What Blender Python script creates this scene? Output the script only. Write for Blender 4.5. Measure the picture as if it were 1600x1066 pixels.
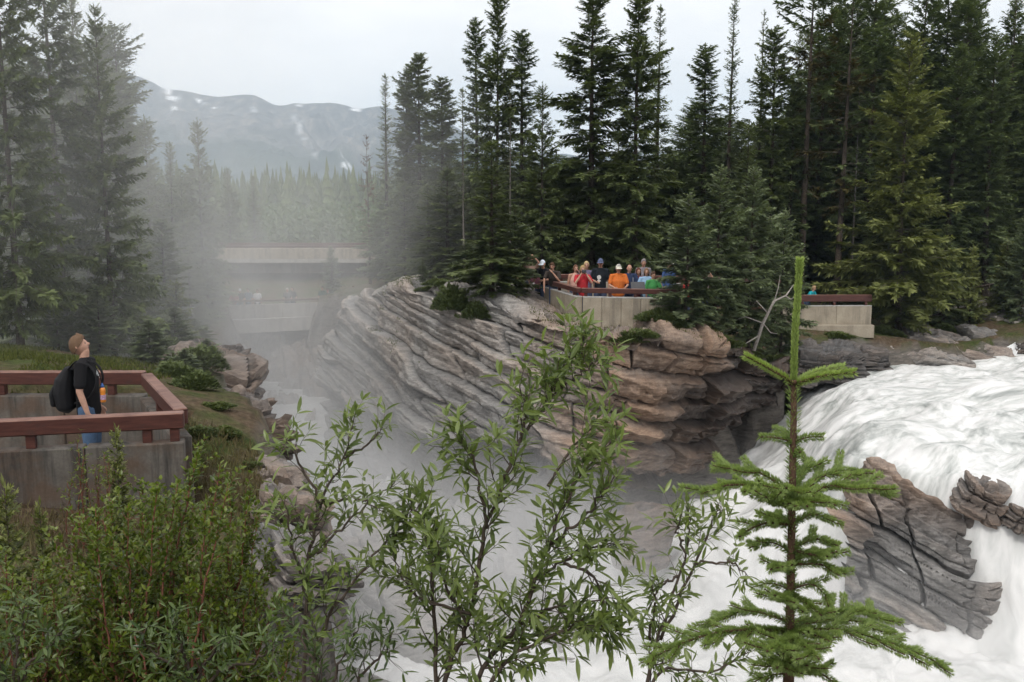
import bpy, math, random
import numpy as np
from mathutils import Vector, Matrix, Euler

for _o in list(bpy.data.objects):
    bpy.data.objects.remove(_o)
SC = bpy.context.scene
COL = SC.collection
R = math.radians

# ------------------------------------------------------------------ camera
FPX = 1555.0                       # focal length in photo pixels (35 mm on a 36 mm wide frame)
PITCH = math.atan((533 - 315) / FPX)
cam_d = bpy.data.cameras.new('camera')
cam_d.sensor_width = 36.0
cam_d.lens = 36.0 * FPX / 1600.0
cam_d.clip_start = 0.1
cam_d.clip_end = 20000
cam = bpy.data.objects.new('camera', cam_d)
COL.objects.link(cam)
cam.location = (0, 0, 0)
cam.rotation_euler = (math.pi / 2 - PITCH, 0, 0)
SC.camera = cam

# ------------------------------------------------------------------ sky
SUN_EL, SUN_ROT = R(52), R(200)
world = bpy.data.worlds.new('World')
SC.world = world
world.use_nodes = True
wn, wl = world.node_tree.nodes, world.node_tree.links
wn.clear()
w_out = wn.new('ShaderNodeOutputWorld')
w_bg = wn.new('ShaderNodeBackground')
w_bg.inputs['Strength'].default_value = 0.12
sky = wn.new('ShaderNodeTexSky')
sky.sky_type = 'NISHITA'
sky.sun_disc = False
sky.sun_elevation = SUN_EL
sky.sun_rotation = SUN_ROT
sky.air_density = 1.0
w_tc = wn.new('ShaderNodeTexCoord')
w_map = wn.new('ShaderNodeMapping')
w_map.inputs['Scale'].default_value = (1.0, 1.0, 2.8)
w_noise = wn.new('ShaderNodeTexNoise')
w_noise.inputs['Scale'].default_value = 2.6
w_noise.inputs['Detail'].default_value = 7
w_noise.inputs['Roughness'].default_value = 0.55
w_ramp = wn.new('ShaderNodeValToRGB')
w_ramp.color_ramp.elements[0].position = 0.36
w_ramp.color_ramp.elements[0].color = (7.3, 7.15, 7.1, 1)
w_ramp.color_ramp.elements[1].position = 0.62
w_ramp.color_ramp.elements[1].color = (9.45, 9.1, 8.8, 1)
w_mix = wn.new('ShaderNodeMix')
w_mix.data_type = 'RGBA'
w_mix.inputs['Factor'].default_value = 0.94       # overcast: thin breaks only
wl.new(w_tc.outputs['Generated'], w_map.inputs['Vector'])
wl.new(w_map.outputs['Vector'], w_noise.inputs['Vector'])
wl.new(w_noise.outputs['Fac'], w_ramp.inputs['Fac'])
wl.new(sky.outputs['Color'], w_mix.inputs['A'])
wl.new(w_ramp.outputs['Color'], w_mix.inputs['B'])
wl.new(w_mix.outputs['Result'], w_bg.inputs['Color'])
wl.new(w_bg.outputs['Background'], w_out.inputs['Surface'])

# ------------------------------------------------------------------ sun behind cloud
sun_d = bpy.data.lights.new('sun', 'SUN')
sun_d.energy = 1.2
sun_d.angle = R(14)
sun_d.color = (1.0, 0.96, 0.9)
sun = bpy.data.objects.new('sun', sun_d)
COL.objects.link(sun)
# Nishita: rotation 0 puts the sun towards +Y, growing clockwise seen from above
_sv = Vector((math.sin(SUN_ROT) * math.cos(SUN_EL), math.cos(SUN_ROT) * math.cos(SUN_EL), math.sin(SUN_EL)))
sun.rotation_euler = (-_sv).to_track_quat('-Z', 'Y').to_euler()

# ------------------------------------------------------------------ exposure and render
SC.view_settings.view_transform = 'Standard'
SC.view_settings.look = 'None'
SC.view_settings.exposure = 0.38
SC.view_settings.gamma = 1.0
SC.view_settings.use_curve_mapping = False
SC.render.engine = 'CYCLES'
cy = SC.cycles
cy.max_bounces = 6
cy.diffuse_bounces = 3
cy.glossy_bounces = 2
cy.transmission_bounces = 3
cy.transparent_max_bounces = 8
cy.volume_bounces = 3
cy.volume_step_rate = 2.5
cy.volume_max_steps = 256
cy.use_adaptive_sampling = True
cy.adaptive_threshold = 0.02
cy.use_denoising = True
cy.sample_clamp_indirect = 6.0
cy.caustics_reflective = False
cy.caustics_refractive = False

# ------------------------------------------------------------------ pixel + distance -> point of the place
_cp, _sp = math.cos(PITCH), math.sin(PITCH)


def at(px, py, d):
    u, v = (px - 800) / FPX, (533 - py) / FPX
    k = d / (_cp + v * _sp)
    return np.array((u * k, d, (-_sp + v * _cp) * k))


# ------------------------------------------------------------------ noise
def _hash(ix, iy, iz, seed):
    with np.errstate(over='ignore'):
        n = (ix.astype(np.uint64) * np.uint64(374761393) + iy.astype(np.uint64) * np.uint64(668265263)
             + iz.astype(np.uint64) * np.uint64(2147483647) + np.uint64(seed * 1274126177 + 12345))
        n = (n ^ (n >> np.uint64(13))) * np.uint64(1274126177)
        n = (n ^ (n >> np.uint64(16))) * np.uint64(2246822519)
        n = n ^ (n >> np.uint64(15))
    return (n & np.uint64(0xFFFFFF)).astype(np.float64) / float(0xFFFFFF)


def hash1(i, j=0, seed=0):
    i = np.asarray(np.floor(i)).astype(np.int64)
    j = np.broadcast_to(np.asarray(np.floor(j)).astype(np.int64), i.shape)
    return _hash(i, j, np.zeros_like(i), seed)


def vnoise(x, y, z=0.0, seed=0):
    x, y, z = np.broadcast_arrays(np.asarray(x, float), np.asarray(y, float), np.asarray(z, float))
    fx, fy, fz = np.floor(x), np.floor(y), np.floor(z)
    ix, iy, iz = fx.astype(np.int64), fy.astype(np.int64), fz.astype(np.int64)
    u, v, w = x - fx, y - fy, z - fz
    u, v, w = u * u * (3 - 2 * u), v * v * (3 - 2 * v), w * w * (3 - 2 * w)
    r = 0
    for a in (0, 1):
        for b in (0, 1):
            for c in (0, 1):
                r = r + _hash(ix + a, iy + b, iz + c, seed) * (u if a else 1 - u) * (v if b else 1 - v) * (w if c else 1 - w)
    return r * 2 - 1


def fbm(x, y, z=0.0, seed=0, oct=4, gain=0.5):
    r, amp, f = 0, 1.0, 1.0
    for k in range(oct):
        r = r + amp * vnoise(x * f + 13.7 * k, y * f - 7.1 * k, np.asarray(z) * f + 3.3 * k, seed + k)
        amp *= gain
        f *= 2.03
    return r


def sstep(a, b, x):
    t = np.clip((np.asarray(x, float) - a) / (b - a), 0, 1)
    return t * t * (3 - 2 * t)


# ------------------------------------------------------------------ mesh building
def mesh_np(name, verts, faces, mats=(), midx=None, smooth=False, attrs=None):
    """verts (n,3); faces: one (m,k) array or a list of such arrays with different k"""
    if isinstance(faces, np.ndarray):
        faces = [faces]
    faces = [np.asarray(f, dtype=np.int32) for f in faces if len(f)]
    me = bpy.data.meshes.new(name)
    verts = np.asarray(verts, dtype=np.float32)
    me.vertices.add(len(verts))
    me.vertices.foreach_set('co', verts.ravel())
    tot = sum(f.size for f in faces)
    npoly = sum(len(f) for f in faces)
    me.loops.add(tot)
    me.loops.foreach_set('vertex_index', np.concatenate([f.ravel() for f in faces]))
    me.polygons.add(npoly)
    cnt = np.concatenate([np.full(len(f), f.shape[1], np.int32) for f in faces])
    start = np.concatenate([[0], np.cumsum(cnt)[:-1]]).astype(np.int32)
    me.polygons.foreach_set('loop_start', start)
    for m in mats:
        me.materials.append(m)
    if midx is not None:
        me.polygons.foreach_set('material_index', np.asarray(midx, np.int32))
    me.polygons.foreach_set('use_smooth', np.full(npoly, bool(smooth)))
    if attrs:
        for k, a in attrs.items():
            a = np.asarray(a, np.float32)
            if a.ndim == 1:
                at_ = me.attributes.new(k, 'FLOAT', 'POINT')
                at_.data.foreach_set('value', a)
            else:
                at_ = me.attributes.new(k, 'FLOAT_VECTOR', 'POINT')
                at_.data.foreach_set('vector', a.ravel())
    me.update(calc_edges=True)
    return me


def grid_faces(nu, nv):
    """grid with nu columns (fast index) and nv rows"""
    i = np.arange(nv - 1)[:, None] * nu + np.arange(nu - 1)[None, :]
    i = i.ravel()
    return np.stack([i, i + 1, i + 1 + nu, i + nu], 1)


class MB:
    """collects plain shapes and links them as ONE mesh object"""

    def __init__(self):
        self.v, self.f, self.m = [], [], []

    def add(self, vs, fs, mi=0):
        o = len(self.v)
        self.v += [tuple(map(float, p)) for p in vs]
        for f in fs:
            self.f.append([o + i for i in f])
            self.m.append(mi)

    def box(self, c, s, rz=0.0, mi=0, bev=0.0, rot=None):
        """box by centre and full size; bev chamfers all edges"""
        hx, hy, hz = [a / 2 for a in s]
        M = (rot if rot is not None else Matrix.Rotation(rz, 3, 'Z'))
        c = Vector(c)
        if bev <= 0:
            vs = [c + M @ Vector((x, y, z)) for z in (-hz, hz) for x, y in ((-hx, -hy), (hx, -hy), (hx, hy), (-hx, hy))]
            self.add(vs, [(0, 3, 2, 1), (4, 5, 6, 7), (0, 1, 5, 4), (1, 2, 6, 5), (2, 3, 7, 6), (3, 0, 4, 7)], mi)
            return
        b = min(bev, hx * .9, hy * .9, hz * .9)
        vs, idx = [], {}
        for sx in (-1, 1):
            for sy in (-1, 1):
                for sz in (-1, 1):
                    for ax in range(3):
                        p = [sx * (hx - b), sy * (hy - b), sz * (hz - b)]
                        p[ax] = (sx * hx, sy * hy, sz * hz)[ax]
                        idx[(sx, sy, sz, ax)] = len(vs)
                        vs.append(c + M @ Vector(p))
        fs = []
        for ax in range(3):
            for s_ in (-1, 1):
                o = [a for a in range(3) if a != ax]
                q = []
                for a_, b_ in ((-1, -1), (1, -1), (1, 1), (-1, 1)):
                    k = [0, 0, 0]
                    k[ax], k[o[0]], k[o[1]] = s_, a_, b_
                    q.append(idx[(k[0], k[1], k[2], ax)])
                fs.append(q if (s_ > 0) == (ax != 1) else q[::-1])
        for ax in range(3):                       # edges along ax
            o = [a for a in range(3) if a != ax]
            for a_ in (-1, 1):
                for b_ in (-1, 1):
                    ks = []
                    for s_ in (-1, 1):
                        k = [0, 0, 0]
                        k[ax], k[o[0]], k[o[1]] = s_, a_, b_
                        ks.append(tuple(k))
                    fs.append((idx[ks[0] + (o[0],)], idx[ks[1] + (o[0],)], idx[ks[1] + (o[1],)], idx[ks[0] + (o[1],)]))
        for sx in (-1, 1):
            for sy in (-1, 1):
                for sz in (-1, 1):
                    fs.append([idx[(sx, sy, sz, a)] for a in range(3)])
        self.add(vs, fs, mi)

    def beam(self, a, b, w, h, mi=0, bev=0.0):
        """square beam from a to b (top-centre line given by its own centre), width w across, height h"""
        a, b = Vector(a), Vector(b)
        d = b - a
        x = d.normalized()
        y = Vector((0, 0, 1)).cross(x)
        if y.length < 1e-4:
            y = Vector((0, 1, 0))
        y.normalize()
        z = x.cross(y)
        M = Matrix((x, y, z)).transposed()
        self.box((a + b) / 2, (d.length, w, h), mi=mi, bev=bev, rot=M)

    def tube(self, pts, rads, n=6, mi=0, cap=True):
        pts = [Vector(p) for p in pts]
        if not hasattr(rads, '__len__'):
            rads = [rads] * len(pts)
        vs, fs = [], []
        ref = Vector((0.31, 0.17, 0.93))
        for i, p in enumerate(pts):
            t = (pts[min(i + 1, len(pts) - 1)] - pts[max(i - 1, 0)])
            t.normalize()
            if abs(t.dot(ref)) > 0.97:
                ref = Vector((1, 0.2, 0))
            u = t.cross(ref).normalized()
            w = t.cross(u)
            for k in range(n):
                a = 2 * math.pi * k / n
                vs.append(p + (u * math.cos(a) + w * math.sin(a)) * rads[i])
        for i in range(len(pts) - 1):
            for k in range(n):
                fs.append((i * n + k, i * n + (k + 1) % n, (i + 1) * n + (k + 1) % n, (i + 1) * n + k))
        if cap:
            fs.append(list(range(n))[::-1])
            fs.append([(len(pts) - 1) * n + k for k in range(n)])
        self.add(vs, fs, mi)

    def ball(self, c, r, nu=10, nv=7, mi=0, sc=(1, 1, 1)):
        c = Vector(c)
        vs, fs = [], []
        for j in range(nv + 1):
            th = math.pi * j / nv
            for i in range(nu):
                ph = 2 * math.pi * i / nu
                vs.append(c + Vector((r * sc[0] * math.sin(th) * math.cos(ph), r * sc[1] * math.sin(th) * math.sin(ph), r * sc[2] * math.cos(th))))
        for j in range(nv):
            for i in range(nu):
                fs.append((j * nu + i, (j + 1) * nu + i, (j + 1) * nu + (i + 1) % nu, j * nu + (i + 1) % nu))
        self.add(vs, fs, mi)

    def mesh(self, name, mats, smooth=False):
        me = bpy.data.meshes.new(name)
        me.from_pydata(self.v, [], self.f)
        for m in (mats if isinstance(mats, (list, tuple)) else [mats]):
            me.materials.append(m)
        me.polygons.foreach_set('material_index', self.m)
        me.polygons.foreach_set('use_smooth', [smooth] * len(self.f))
        me.update()
        return me

    def build(self, name, mats, parent=None, smooth=False):
        return link(name, self.mesh(name, mats, smooth), parent)


def link(name, me, parent=None, loc=None):
    o = bpy.data.objects.new(name, me)
    COL.objects.link(o)
    if parent is not None:
        o.parent = parent
        # parts are modelled in world coordinates unless the parent is at the origin
        if loc is None and not parent.get('_local'):
            o.matrix_parent_inverse = Matrix.Translation(-Vector(parent.location))
    if loc is not None:
        o.location = loc
    return o


def tag(o, label=None, cat=None, group=None, kind=None):
    if label:
        o['label'] = label
    if cat:
        o['category'] = cat
    if group:
        o['group'] = group
    if kind:
        o['kind'] = kind
    return o


def empty(name, loc, label=None, cat=None, group=None):
    o = bpy.data.objects.new(name, None)
    COL.objects.link(o)
    o.location = tuple(map(float, loc))
    o.empty_display_size = 0.2
    return tag(o, label, cat, group)


# ------------------------------------------------------------------ materials
def new_mat(name):
    m = bpy.data.materials.new(name)
    m.use_nodes = True
    nt = m.node_tree
    return m, nt, nt.nodes['Principled BSDF']


def nd(nt, kind, **kw):
    n = nt.nodes.new(kind)
    for k, v in kw.items():
        if k in n.inputs:
            n.inputs[k].default_value = v
        else:
            setattr(n, k, v)
    return n


def ramp(nt, fac, stops):
    r = nt.nodes.new('ShaderNodeValToRGB')
    el = r.color_ramp.elements
    while len(el) < len(stops):
        el.new(0.5)
    for e, (p, c) in zip(el, stops):
        e.position = p
        e.color = tuple(c) + (1,) if len(c) == 3 else c
    nt.links.new(fac, r.inputs['Fac'])
    return r.outputs['Color']


def noise(nt, vec, scale, detail=4, rough=0.55, dist=0.0):
    n = nd(nt, 'ShaderNodeTexNoise', Scale=scale, Detail=detail, Roughness=rough, Distortion=dist)
    if vec is not None:
        nt.links.new(vec, n.inputs['Vector'])
    return n.outputs['Fac']


def coords(nt, scale=(1, 1, 1), rot=(0, 0, 0), which='Object'):
    tc = nt.nodes.new('ShaderNodeTexCoord')
    mp = nt.nodes.new('ShaderNodeMapping')
    mp.inputs['Scale'].default_value = scale
    mp.inputs['Rotation'].default_value = rot
    nt.links.new(tc.outputs[which], mp.inputs['Vector'])
    return mp.outputs['Vector']


def mixc(nt, fac, a, b, mode='MIX'):
    m = nt.nodes.new('ShaderNodeMix')
    m.data_type = 'RGBA'
    m.blend_type = mode
    for k, v in (('Factor', fac), ('A', a), ('B', b)):
        s = [i for i in m.inputs if i.name == k and i.enabled][0]
        if isinstance(v, (int, float)):
            s.default_value = v
        elif isinstance(v, tuple):
            s.default_value = v + (1,) if len(v) == 3 else v
        else:
            nt.links.new(v, s)
    return [o for o in m.outputs if o.enabled][0]


def math_n(nt, op, a, b=0.0, c=None):
    m = nt.nodes.new('ShaderNodeMath')
    m.operation = op
    for i, v in enumerate((a, b) if c is None else (a, b, c)):
        if isinstance(v, (int, float)):
            m.inputs[i].default_value = v
        else:
            nt.links.new(v, m.inputs[i])
    return m.outputs[0]


def attr(nt, name, out='Fac'):
    a = nt.nodes.new('ShaderNodeAttribute')
    a.attribute_name = name
    return a.outputs[out]


def bump(nt, bsdf, h, strength=0.4, dist=0.02):
    b = nt.nodes.new('ShaderNodeBump')
    b.inputs['Strength'].default_value = strength
    b.inputs['Distance'].default_value = dist
    nt.links.new(h, b.inputs['Height'])
    nt.links.new(b.outputs['Normal'], bsdf.inputs['Normal'])


def simple_mat(name, col, rough=0.7, var=0.25, scale=6.0, spec=0.3, bumps=0.0):
    m, nt, b = new_mat(name)
    n = noise(nt, coords(nt), scale, 4)
    lo = tuple(c * (1 - var) for c in col)
    hi = tuple(min(1, c * (1 + var)) for c in col)
    nt.links.new(ramp(nt, n, [(0.3, lo), (0.7, hi)]), b.inputs['Base Color'])
    b.inputs['Roughness'].default_value = rough
    b.inputs['Specular IOR Level'].default_value = spec
    if bumps:
        bump(nt, b, n, 0.5, bumps)
    return m


def leaf_mat(name, dark, light, back=None, rough=0.45, trans=0.25, spec=0.4):
    """two-sided leaf; the point attribute 'tint' (0..1) mixes dark to light growth"""
    m, nt, b = new_mat(name)
    col = ramp(nt, attr(nt, 'tint'), [(0.0, dark), (1.0, light)])
    if back is not None:
        g = nt.nodes.new('ShaderNodeNewGeometry')
        col2 = mixc(nt, g.outputs['Backfacing'], col, back)
        nt.links.new(col2, b.inputs['Base Color'])
    else:
        nt.links.new(col, b.inputs['Base Color'])
    b.inputs['Roughness'].default_value = rough
    b.inputs['Specular IOR Level'].default_value = spec
    if trans > 0:
        t = nt.nodes.new('ShaderNodeBsdfTranslucent')
        br = mixc(nt, 1.0, col, (1.5, 1.6, 0.7), 'MULTIPLY')
        nt.links.new(br, t.inputs['Color'])
        ms = nt.nodes.new('ShaderNodeMixShader')
        ms.inputs['Fac'].default_value = trans
        nt.links.new(b.outputs['BSDF'], ms.inputs[1])
        nt.links.new(t.outputs['BSDF'], ms.inputs[2])
        nt.links.new(ms.outputs['Shader'], nt.nodes['Material Output'].inputs['Surface'])
    return m
# ================================================================== THE LAND
def P3(*a):
    return np.array(a, float)


_ctrl = [at(*p) for p in (
    (905, 492, 28.2), (820, 468, 29.8), (700, 440, 31), (600, 452, 36), (545, 475, 42), (1050, 500, 27.6), (1150, 522, 29.5),
    (1240, 565, 34), (1290, 520, 37.5), (1360, 522, 37.5), (1430, 528, 40.5), (1520, 500, 43), (1590, 480, 44), (1330, 470, 48),
    (1540, 440, 52), (1000, 428, 39), (1000, 420, 46), (770, 430, 36), (650, 440, 42), (560, 450, 58), (400, 485, 67), (330, 432, 76),
    (320, 410, 84), (600, 405, 84), (450, 420, 88), (75, 545, 15), (150, 572, 15.5), (60, 550, 19), (0, 540, 18), (240, 566, 25),
    (200, 545, 30), (300, 600, 16), (330, 640, 12.5), (330, 700, 11.2), (290, 810, 9.8), (370, 705, 12), (425, 770, 11), (100, 870, 8.9),
    (0, 860, 8.6), (300, 1180, 6), (0, 1180, 5), (470, 900, 8.3), (800, 1120, 5.6), (1300, 1120, 6), (300, 480, 60), (150, 470, 60))]
_ctrl += [P3(*p) for p in (
    (0, 0, -1.7), (6, 2, -1.9), (-10, 3, -1.7), (-16, 9, -2.0), (14, 6, -3), (-26, 30, -3.8), (-30, 60, -5), (-42, 15, -2.2), (30, 46, -4.2),
    (52, 62, -3.8), (64, 42, -4.6), (20, 62, -3.6), (2, 62, -3.4), (-4, 84, -5), (30, 10, -4), (60, 10, -4), (0, -20, -1.2), (-40, -20, -1.5),
    (40, -20, -2), (-60, 100, -6), (60, 110, -4), (0, 118, -6), (-30, 110, -6.5))]
_ctrl = np.array(_ctrl)


def _tps_fit(c):
    d = np.hypot(c[:, None, 0] - c[None, :, 0], c[:, None, 1] - c[None, :, 1])
    n = len(c)
    K = d * d * np.log(d + 1e-9)
    K[np.arange(n), np.arange(n)] = 2.0            # a little smoothing
    A = np.zeros((n + 3, n + 3))
    A[:n, :n] = K
    A[:n, n] = 1
    A[:n, n + 1:] = c[:, :2]
    A[n:, :n] = A[:n, n:].T
    return np.linalg.solve(A, np.concatenate([c[:, 2], np.zeros(3)]))


_tw = _tps_fit(_ctrl)


def plateau(x, y):
    x, y = np.asarray(x, float), np.asarray(y, float)
    xc, yc = np.clip(x, -60, 64), np.clip(y, -20, 118)
    r = _tw[-3] + _tw[-2] * xc + _tw[-1] * yc
    for c, w in zip(_ctrl, _tw):
        d2 = (xc - c[0]) ** 2 + (yc - c[1]) ** 2
        r = r + w * 0.5 * d2 * np.log(d2 + 1e-18)
    return np.clip(r, -9, -0.9)


GORGE = np.array([(-0.9, 5.3), (-1.9, 7.6), (-2.6, 10.4), (-3.1, 12.6), (-4.7, 17), (-7.2, 24), (-10.4, 34), (-13.8, 46), (-17.5, 61),
                  (-12, 62.5), (-8.2, 51), (-5.0, 41), (-2.3, 36.8), (-0.6, 34.2), (0.6, 31.8), (1.8, 30.6), (3.0, 30.2), (4.4, 30.2), (6.0, 31.4),
                  (7.6, 33.6), (9.6, 35.4), (11.8, 36.3), (15, 38.0), (17.2, 38.4), (20, 40), (40, 45), (70, 42), (70, 17), (25, 14), (12, 8),
                  (6, 5.0), (2, 4.6)])


def poly_sd(x, y, poly):
    """signed distance, positive inside"""
    x, y = np.asarray(x, float), np.asarray(y, float)
    best = np.full(x.shape, 1e9)
    inside = np.zeros(x.shape, bool)
    for a, b in zip(poly, np.roll(poly, -1, 0)):
        e = b - a
        t = np.clip(((x - a[0]) * e[0] + (y - a[1]) * e[1]) / (e @ e), 0, 1)
        best = np.minimum(best, np.hypot(x - a[0] - t * e[0], y - a[1] - t * e[1]))
        if abs(e[1]) > 1e-12:
            cross = ((a[1] > y) != (b[1] > y)) & (x < e[0] * (y - a[1]) / e[1] + a[0])
            inside ^= cross
    return np.where(inside, best, -best)


# platform footprints (floor is cut down into the ground there)
LP_FLOOR, MP_FLOOR, RP_FLOOR = -3.2, -3.5, -4.62
LP_POLY = np.array([(-12, 9.5), (-3.3, 9.9), (-4.45, 12.7), (-12, 12.7)])
_mpA, _mpC, _mpB = at(822, 440, 33.2), at(905, 463, 28), at(1062, 463, 28)
MP_POLY = np.array([_mpA[:2], _mpC[:2], (6.2, 28), (7.0, 33.6), (2.2, 34.4)])
RP_POLY = np.array([(11.0, 37.9), (13.6, 37.9), (13.6, 41), (11.0, 41)])


def ground_z(x, y):
    z = plateau(x, y)
    x, y = np.asarray(x, float), np.asarray(y, float)
    z = z + 0.10 * fbm(x * 0.5, y * 0.5, 0, 3, 4) * sstep(2, 6, np.abs(y))
    for poly, fl in ((LP_POLY, LP_FLOOR), (MP_POLY, MP_FLOOR), (RP_POLY, RP_FLOOR)):
        sd = poly_sd(x, y, poly)
        z = np.where(sd > 0, np.minimum(z, fl - 0.35), z)
    return z


def ground_full(x, y):
    z = ground_z(x, y)
    sd = poly_sd(x, y, GORGE) + (0.35 + 0.6 * sstep(13, 18, y)) * fbm(np.asarray(x) * 0.45, np.asarray(y) * 0.45, 0, 8, 4)
    k = sstep(-0.15, 1.5, sd)
    return z * (1 - k) + (-11.6) * k


def gz(x, y):
    return float(ground_z(np.array([x]), np.array([y]))[0])


# ---- materials of the land
def rock_mat(name, greys, browns, brown_x=None, wet=True, bscale=1.0):
    m, nt, b = new_mat(name)
    co = coords(nt)
    big = noise(nt, co, 0.5, 5, 0.6)
    fine = noise(nt, coords(nt, (2.0, 2.0, 9.0), (0, R(10), 0)), 1.6, 8, 0.62)
    grain = noise(nt, co, 22, 5, 0.7)
    tone = attr(nt, 'tone')
    cg = ramp(nt, fine, [(0.25, greys[0]), (0.5, greys[1]), (0.75, greys[2])])
    cb = ramp(nt, fine, [(0.25, browns[0]), (0.5, browns[1]), (0.75, browns[2])])
    mx = math_n(nt, 'ADD', attr(nt, 'brown'), math_n(nt, 'MULTIPLY', math_n(nt, 'SUBTRACT', big, 0.5), 1.3))
    mx = math_n(nt, 'ADD', mx, math_n(nt, 'MULTIPLY', math_n(nt, 'SUBTRACT', tone, 0.5), 0.5))
    cl = nd(nt, 'ShaderNodeClamp')
    nt.links.new(mx, cl.inputs['Value'])
    c = mixc(nt, cl.outputs[0], cg, cb)
    tv = ramp(nt, tone, [(0, (0.62, 0.62, 0.63)), (1, (1.22, 1.2, 1.17))])
    c = mixc(nt, 1.0, c, tv, 'MULTIPLY')
    gv = ramp(nt, grain, [(0.3, (0.72, 0.72, 0.72)), (0.7, (1.2, 1.2, 1.2))])
    c = mixc(nt, 1.0, c, gv, 'MULTIPLY')
    # lichen flecks
    sp = ramp(nt, noise(nt, co, 7, 6, 0.75), [(0.66, (0, 0, 0)), (0.74, (1, 1, 1))])
    c = mixc(nt, math_n(nt, 'MULTIPLY', sp, 0.35), c, (0.42, 0.41, 0.38))
    if wet:
        w = attr(nt, 'wet')
        c = mixc(nt, w, c, mixc(nt, 1.0, c, (0.2, 0.2, 0.215), 'MULTIPLY'))
        nt.links.new(math_n(nt, 'MULTIPLY_ADD', w, -0.45, 0.85), b.inputs['Roughness'])
    else:
        b.inputs['Roughness'].default_value = 0.85
    nt.links.new(c, b.inputs['Base Color'])
    b.inputs['Specular IOR Level'].default_value = 0.3
    h = math_n(nt, 'ADD', fine, math_n(nt, 'MULTIPLY', grain, 0.4))
    bump(nt, b, h, 0.7, 0.05 * bscale)
    return m


GREYS = [(0.17, 0.166, 0.163), (0.33, 0.322, 0.312), (0.47, 0.46, 0.44)]
BROWNS = [(0.13, 0.088, 0.064), (0.285, 0.195, 0.14), (0.45, 0.335, 0.25)]
M_ROCK = rock_mat('rock', GREYS, BROWNS)

M_GROUND, nt, b = new_mat('forest_floor')
co = coords(nt)
n1 = noise(nt, co, 0.8, 6, 0.65)
n2 = noise(nt, co, 9, 6, 0.7)
lit = ramp(nt, n2, [(0.3, (0.05, 0.036, 0.024)), (0.55, (0.12, 0.085, 0.055)), (0.8, (0.2, 0.155, 0.11))])
mos = ramp(nt, n2, [(0.3, (0.028, 0.042, 0.012)), (0.75, (0.09, 0.115, 0.03))])
c = mixc(nt, ramp(nt, n1, [(0.42, (0, 0, 0)), (0.6, (1, 1, 1))]), lit, mos)
geo = nt.nodes.new('ShaderNodeNewGeometry')
sx = nt.nodes.new('ShaderNodeSeparateXYZ')
nt.links.new(geo.outputs['Normal'], sx.inputs[0])
steep = ramp(nt, sx.outputs['Z'], [(0.5, (1, 1, 1)), (0.8, (0, 0, 0))])
fr = noise(nt, coords(nt, (1.5, 1.5, 7)), 1.5, 8, 0.65)
rk = ramp(nt, fr, [(0.25, (0.05, 0.045, 0.042)), (0.5, (0.15, 0.135, 0.12)), (0.75, (0.25, 0.22, 0.19))])
c = mixc(nt, steep, c, rk)
nt.links.new(c, b.inputs['Base Color'])
b.inputs['Roughness'].default_value = 0.95
b.inputs['Specular IOR Level'].default_value = 0.15
bump(nt, b, math_n(nt, 'ADD', n2, fr), 0.8, 0.08)

# ---- the ground sheet: fine near the gorge, then out to the mountains
gx = np.concatenate([np.arange(-60, -22, 1.5), np.arange(-22, 28, 0.28), np.arange(28, 66, 1.6)])
gy = np.concatenate([np.arange(-20, 2, 1.5), np.arange(2, 66, 0.28), np.arange(66, 119, 1.5)])
X, Y = np.meshgrid(gx, gy)
Z = ground_full(X, Y)
sdg = poly_sd(X, Y, GORGE)
wall = sstep(-0.5, 0.6, sdg) * (1 - sstep(1.5, 3.0, sdg))
nx_ = fbm(X * 0.7, Y * 0.7, Z * 0.9, 21, 5) * wall * 0.5
ny_ = fbm(X * 0.7, Y * 0.7, Z * 0.9, 31, 5) * wall * 0.5
V = np.stack([X + nx_, Y + ny_, Z], -1).reshape(-1, 3)
tag(link('ground', mesh_np('ground', V, grid_faces(len(gx), len(gy)), [M_GROUND], smooth=True)), kind='structure')

# outer valley floor
fx = np.concatenate([np.linspace(-4200, -60, 40), np.linspace(-60, 64, 6), np.linspace(64, 4200, 40)])
fy = np.concatenate([np.linspace(-2600, -20, 22), np.linspace(-20, 118, 5), np.linspace(118, 700, 40), np.linspace(740, 4600, 30)])
X, Y = np.meshgrid(np.unique(fx), np.unique(fy))
e = plateau(X, Y) - 0.4
far = sstep(150, 420, np.hypot(X, np.maximum(Y, 0)))
Z = e * (1 - far) + far * (-9 + 6 * fbm(X / 300, Y / 300, 0, 5, 3))
Z = np.where((X > -58) & (X < 62) & (Y > -18) & (Y < 116), -14.0, Z)
V = np.stack([X, Y, Z], -1).reshape(-1, 3)
M_VALLEY = simple_mat('valley_floor', (0.05, 0.06, 0.028), 0.95, 0.4, 0.02)
tag(link('valley_floor', mesh_np('valley_floor', V, grid_faces(X.shape[1], X.shape[0]), [M_VALLEY], smooth=True)), kind='structure')

# ---- mountain range
MD = 3000.0
prof = [(-1500, 150), (-600, 120), (-200, 100), (60, 108), (150, 116), (185, 121), (215, 121), (240, 129), (270, 143), (330, 154), (350, 158), (385, 153), (410, 154),
        (432, 166), (450, 170), (480, 167), (505, 165), (535, 169), (560, 173), (600, 170), (640, 178), (690, 192), (740, 215), (800, 235), (900, 245),
        (1100, 238), (1400, 225), (1800, 215), (2400, 205), (3200, 215)]
pxs = np.array([p[0] for p in prof], float)
pys = np.array([p[1] for p in prof], float)
nu, nv = 620, 130
uu = np.linspace(-1500, 3200, nu)
top = np.interp(uu, pxs, pys) + 2.0 * fbm(uu / 22, uu * 0, 0, 3, 5)
zt = (315 - top) / FPX * MD
s = np.linspace(0, 1, nv)
A_, S_ = np.meshgrid(uu, s)
ZT = np.broadcast_to(zt, A_.shape)
back = 1250 * (1 - S_)                                  # foot stands nearer than the crest
yw = MD - back
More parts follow.
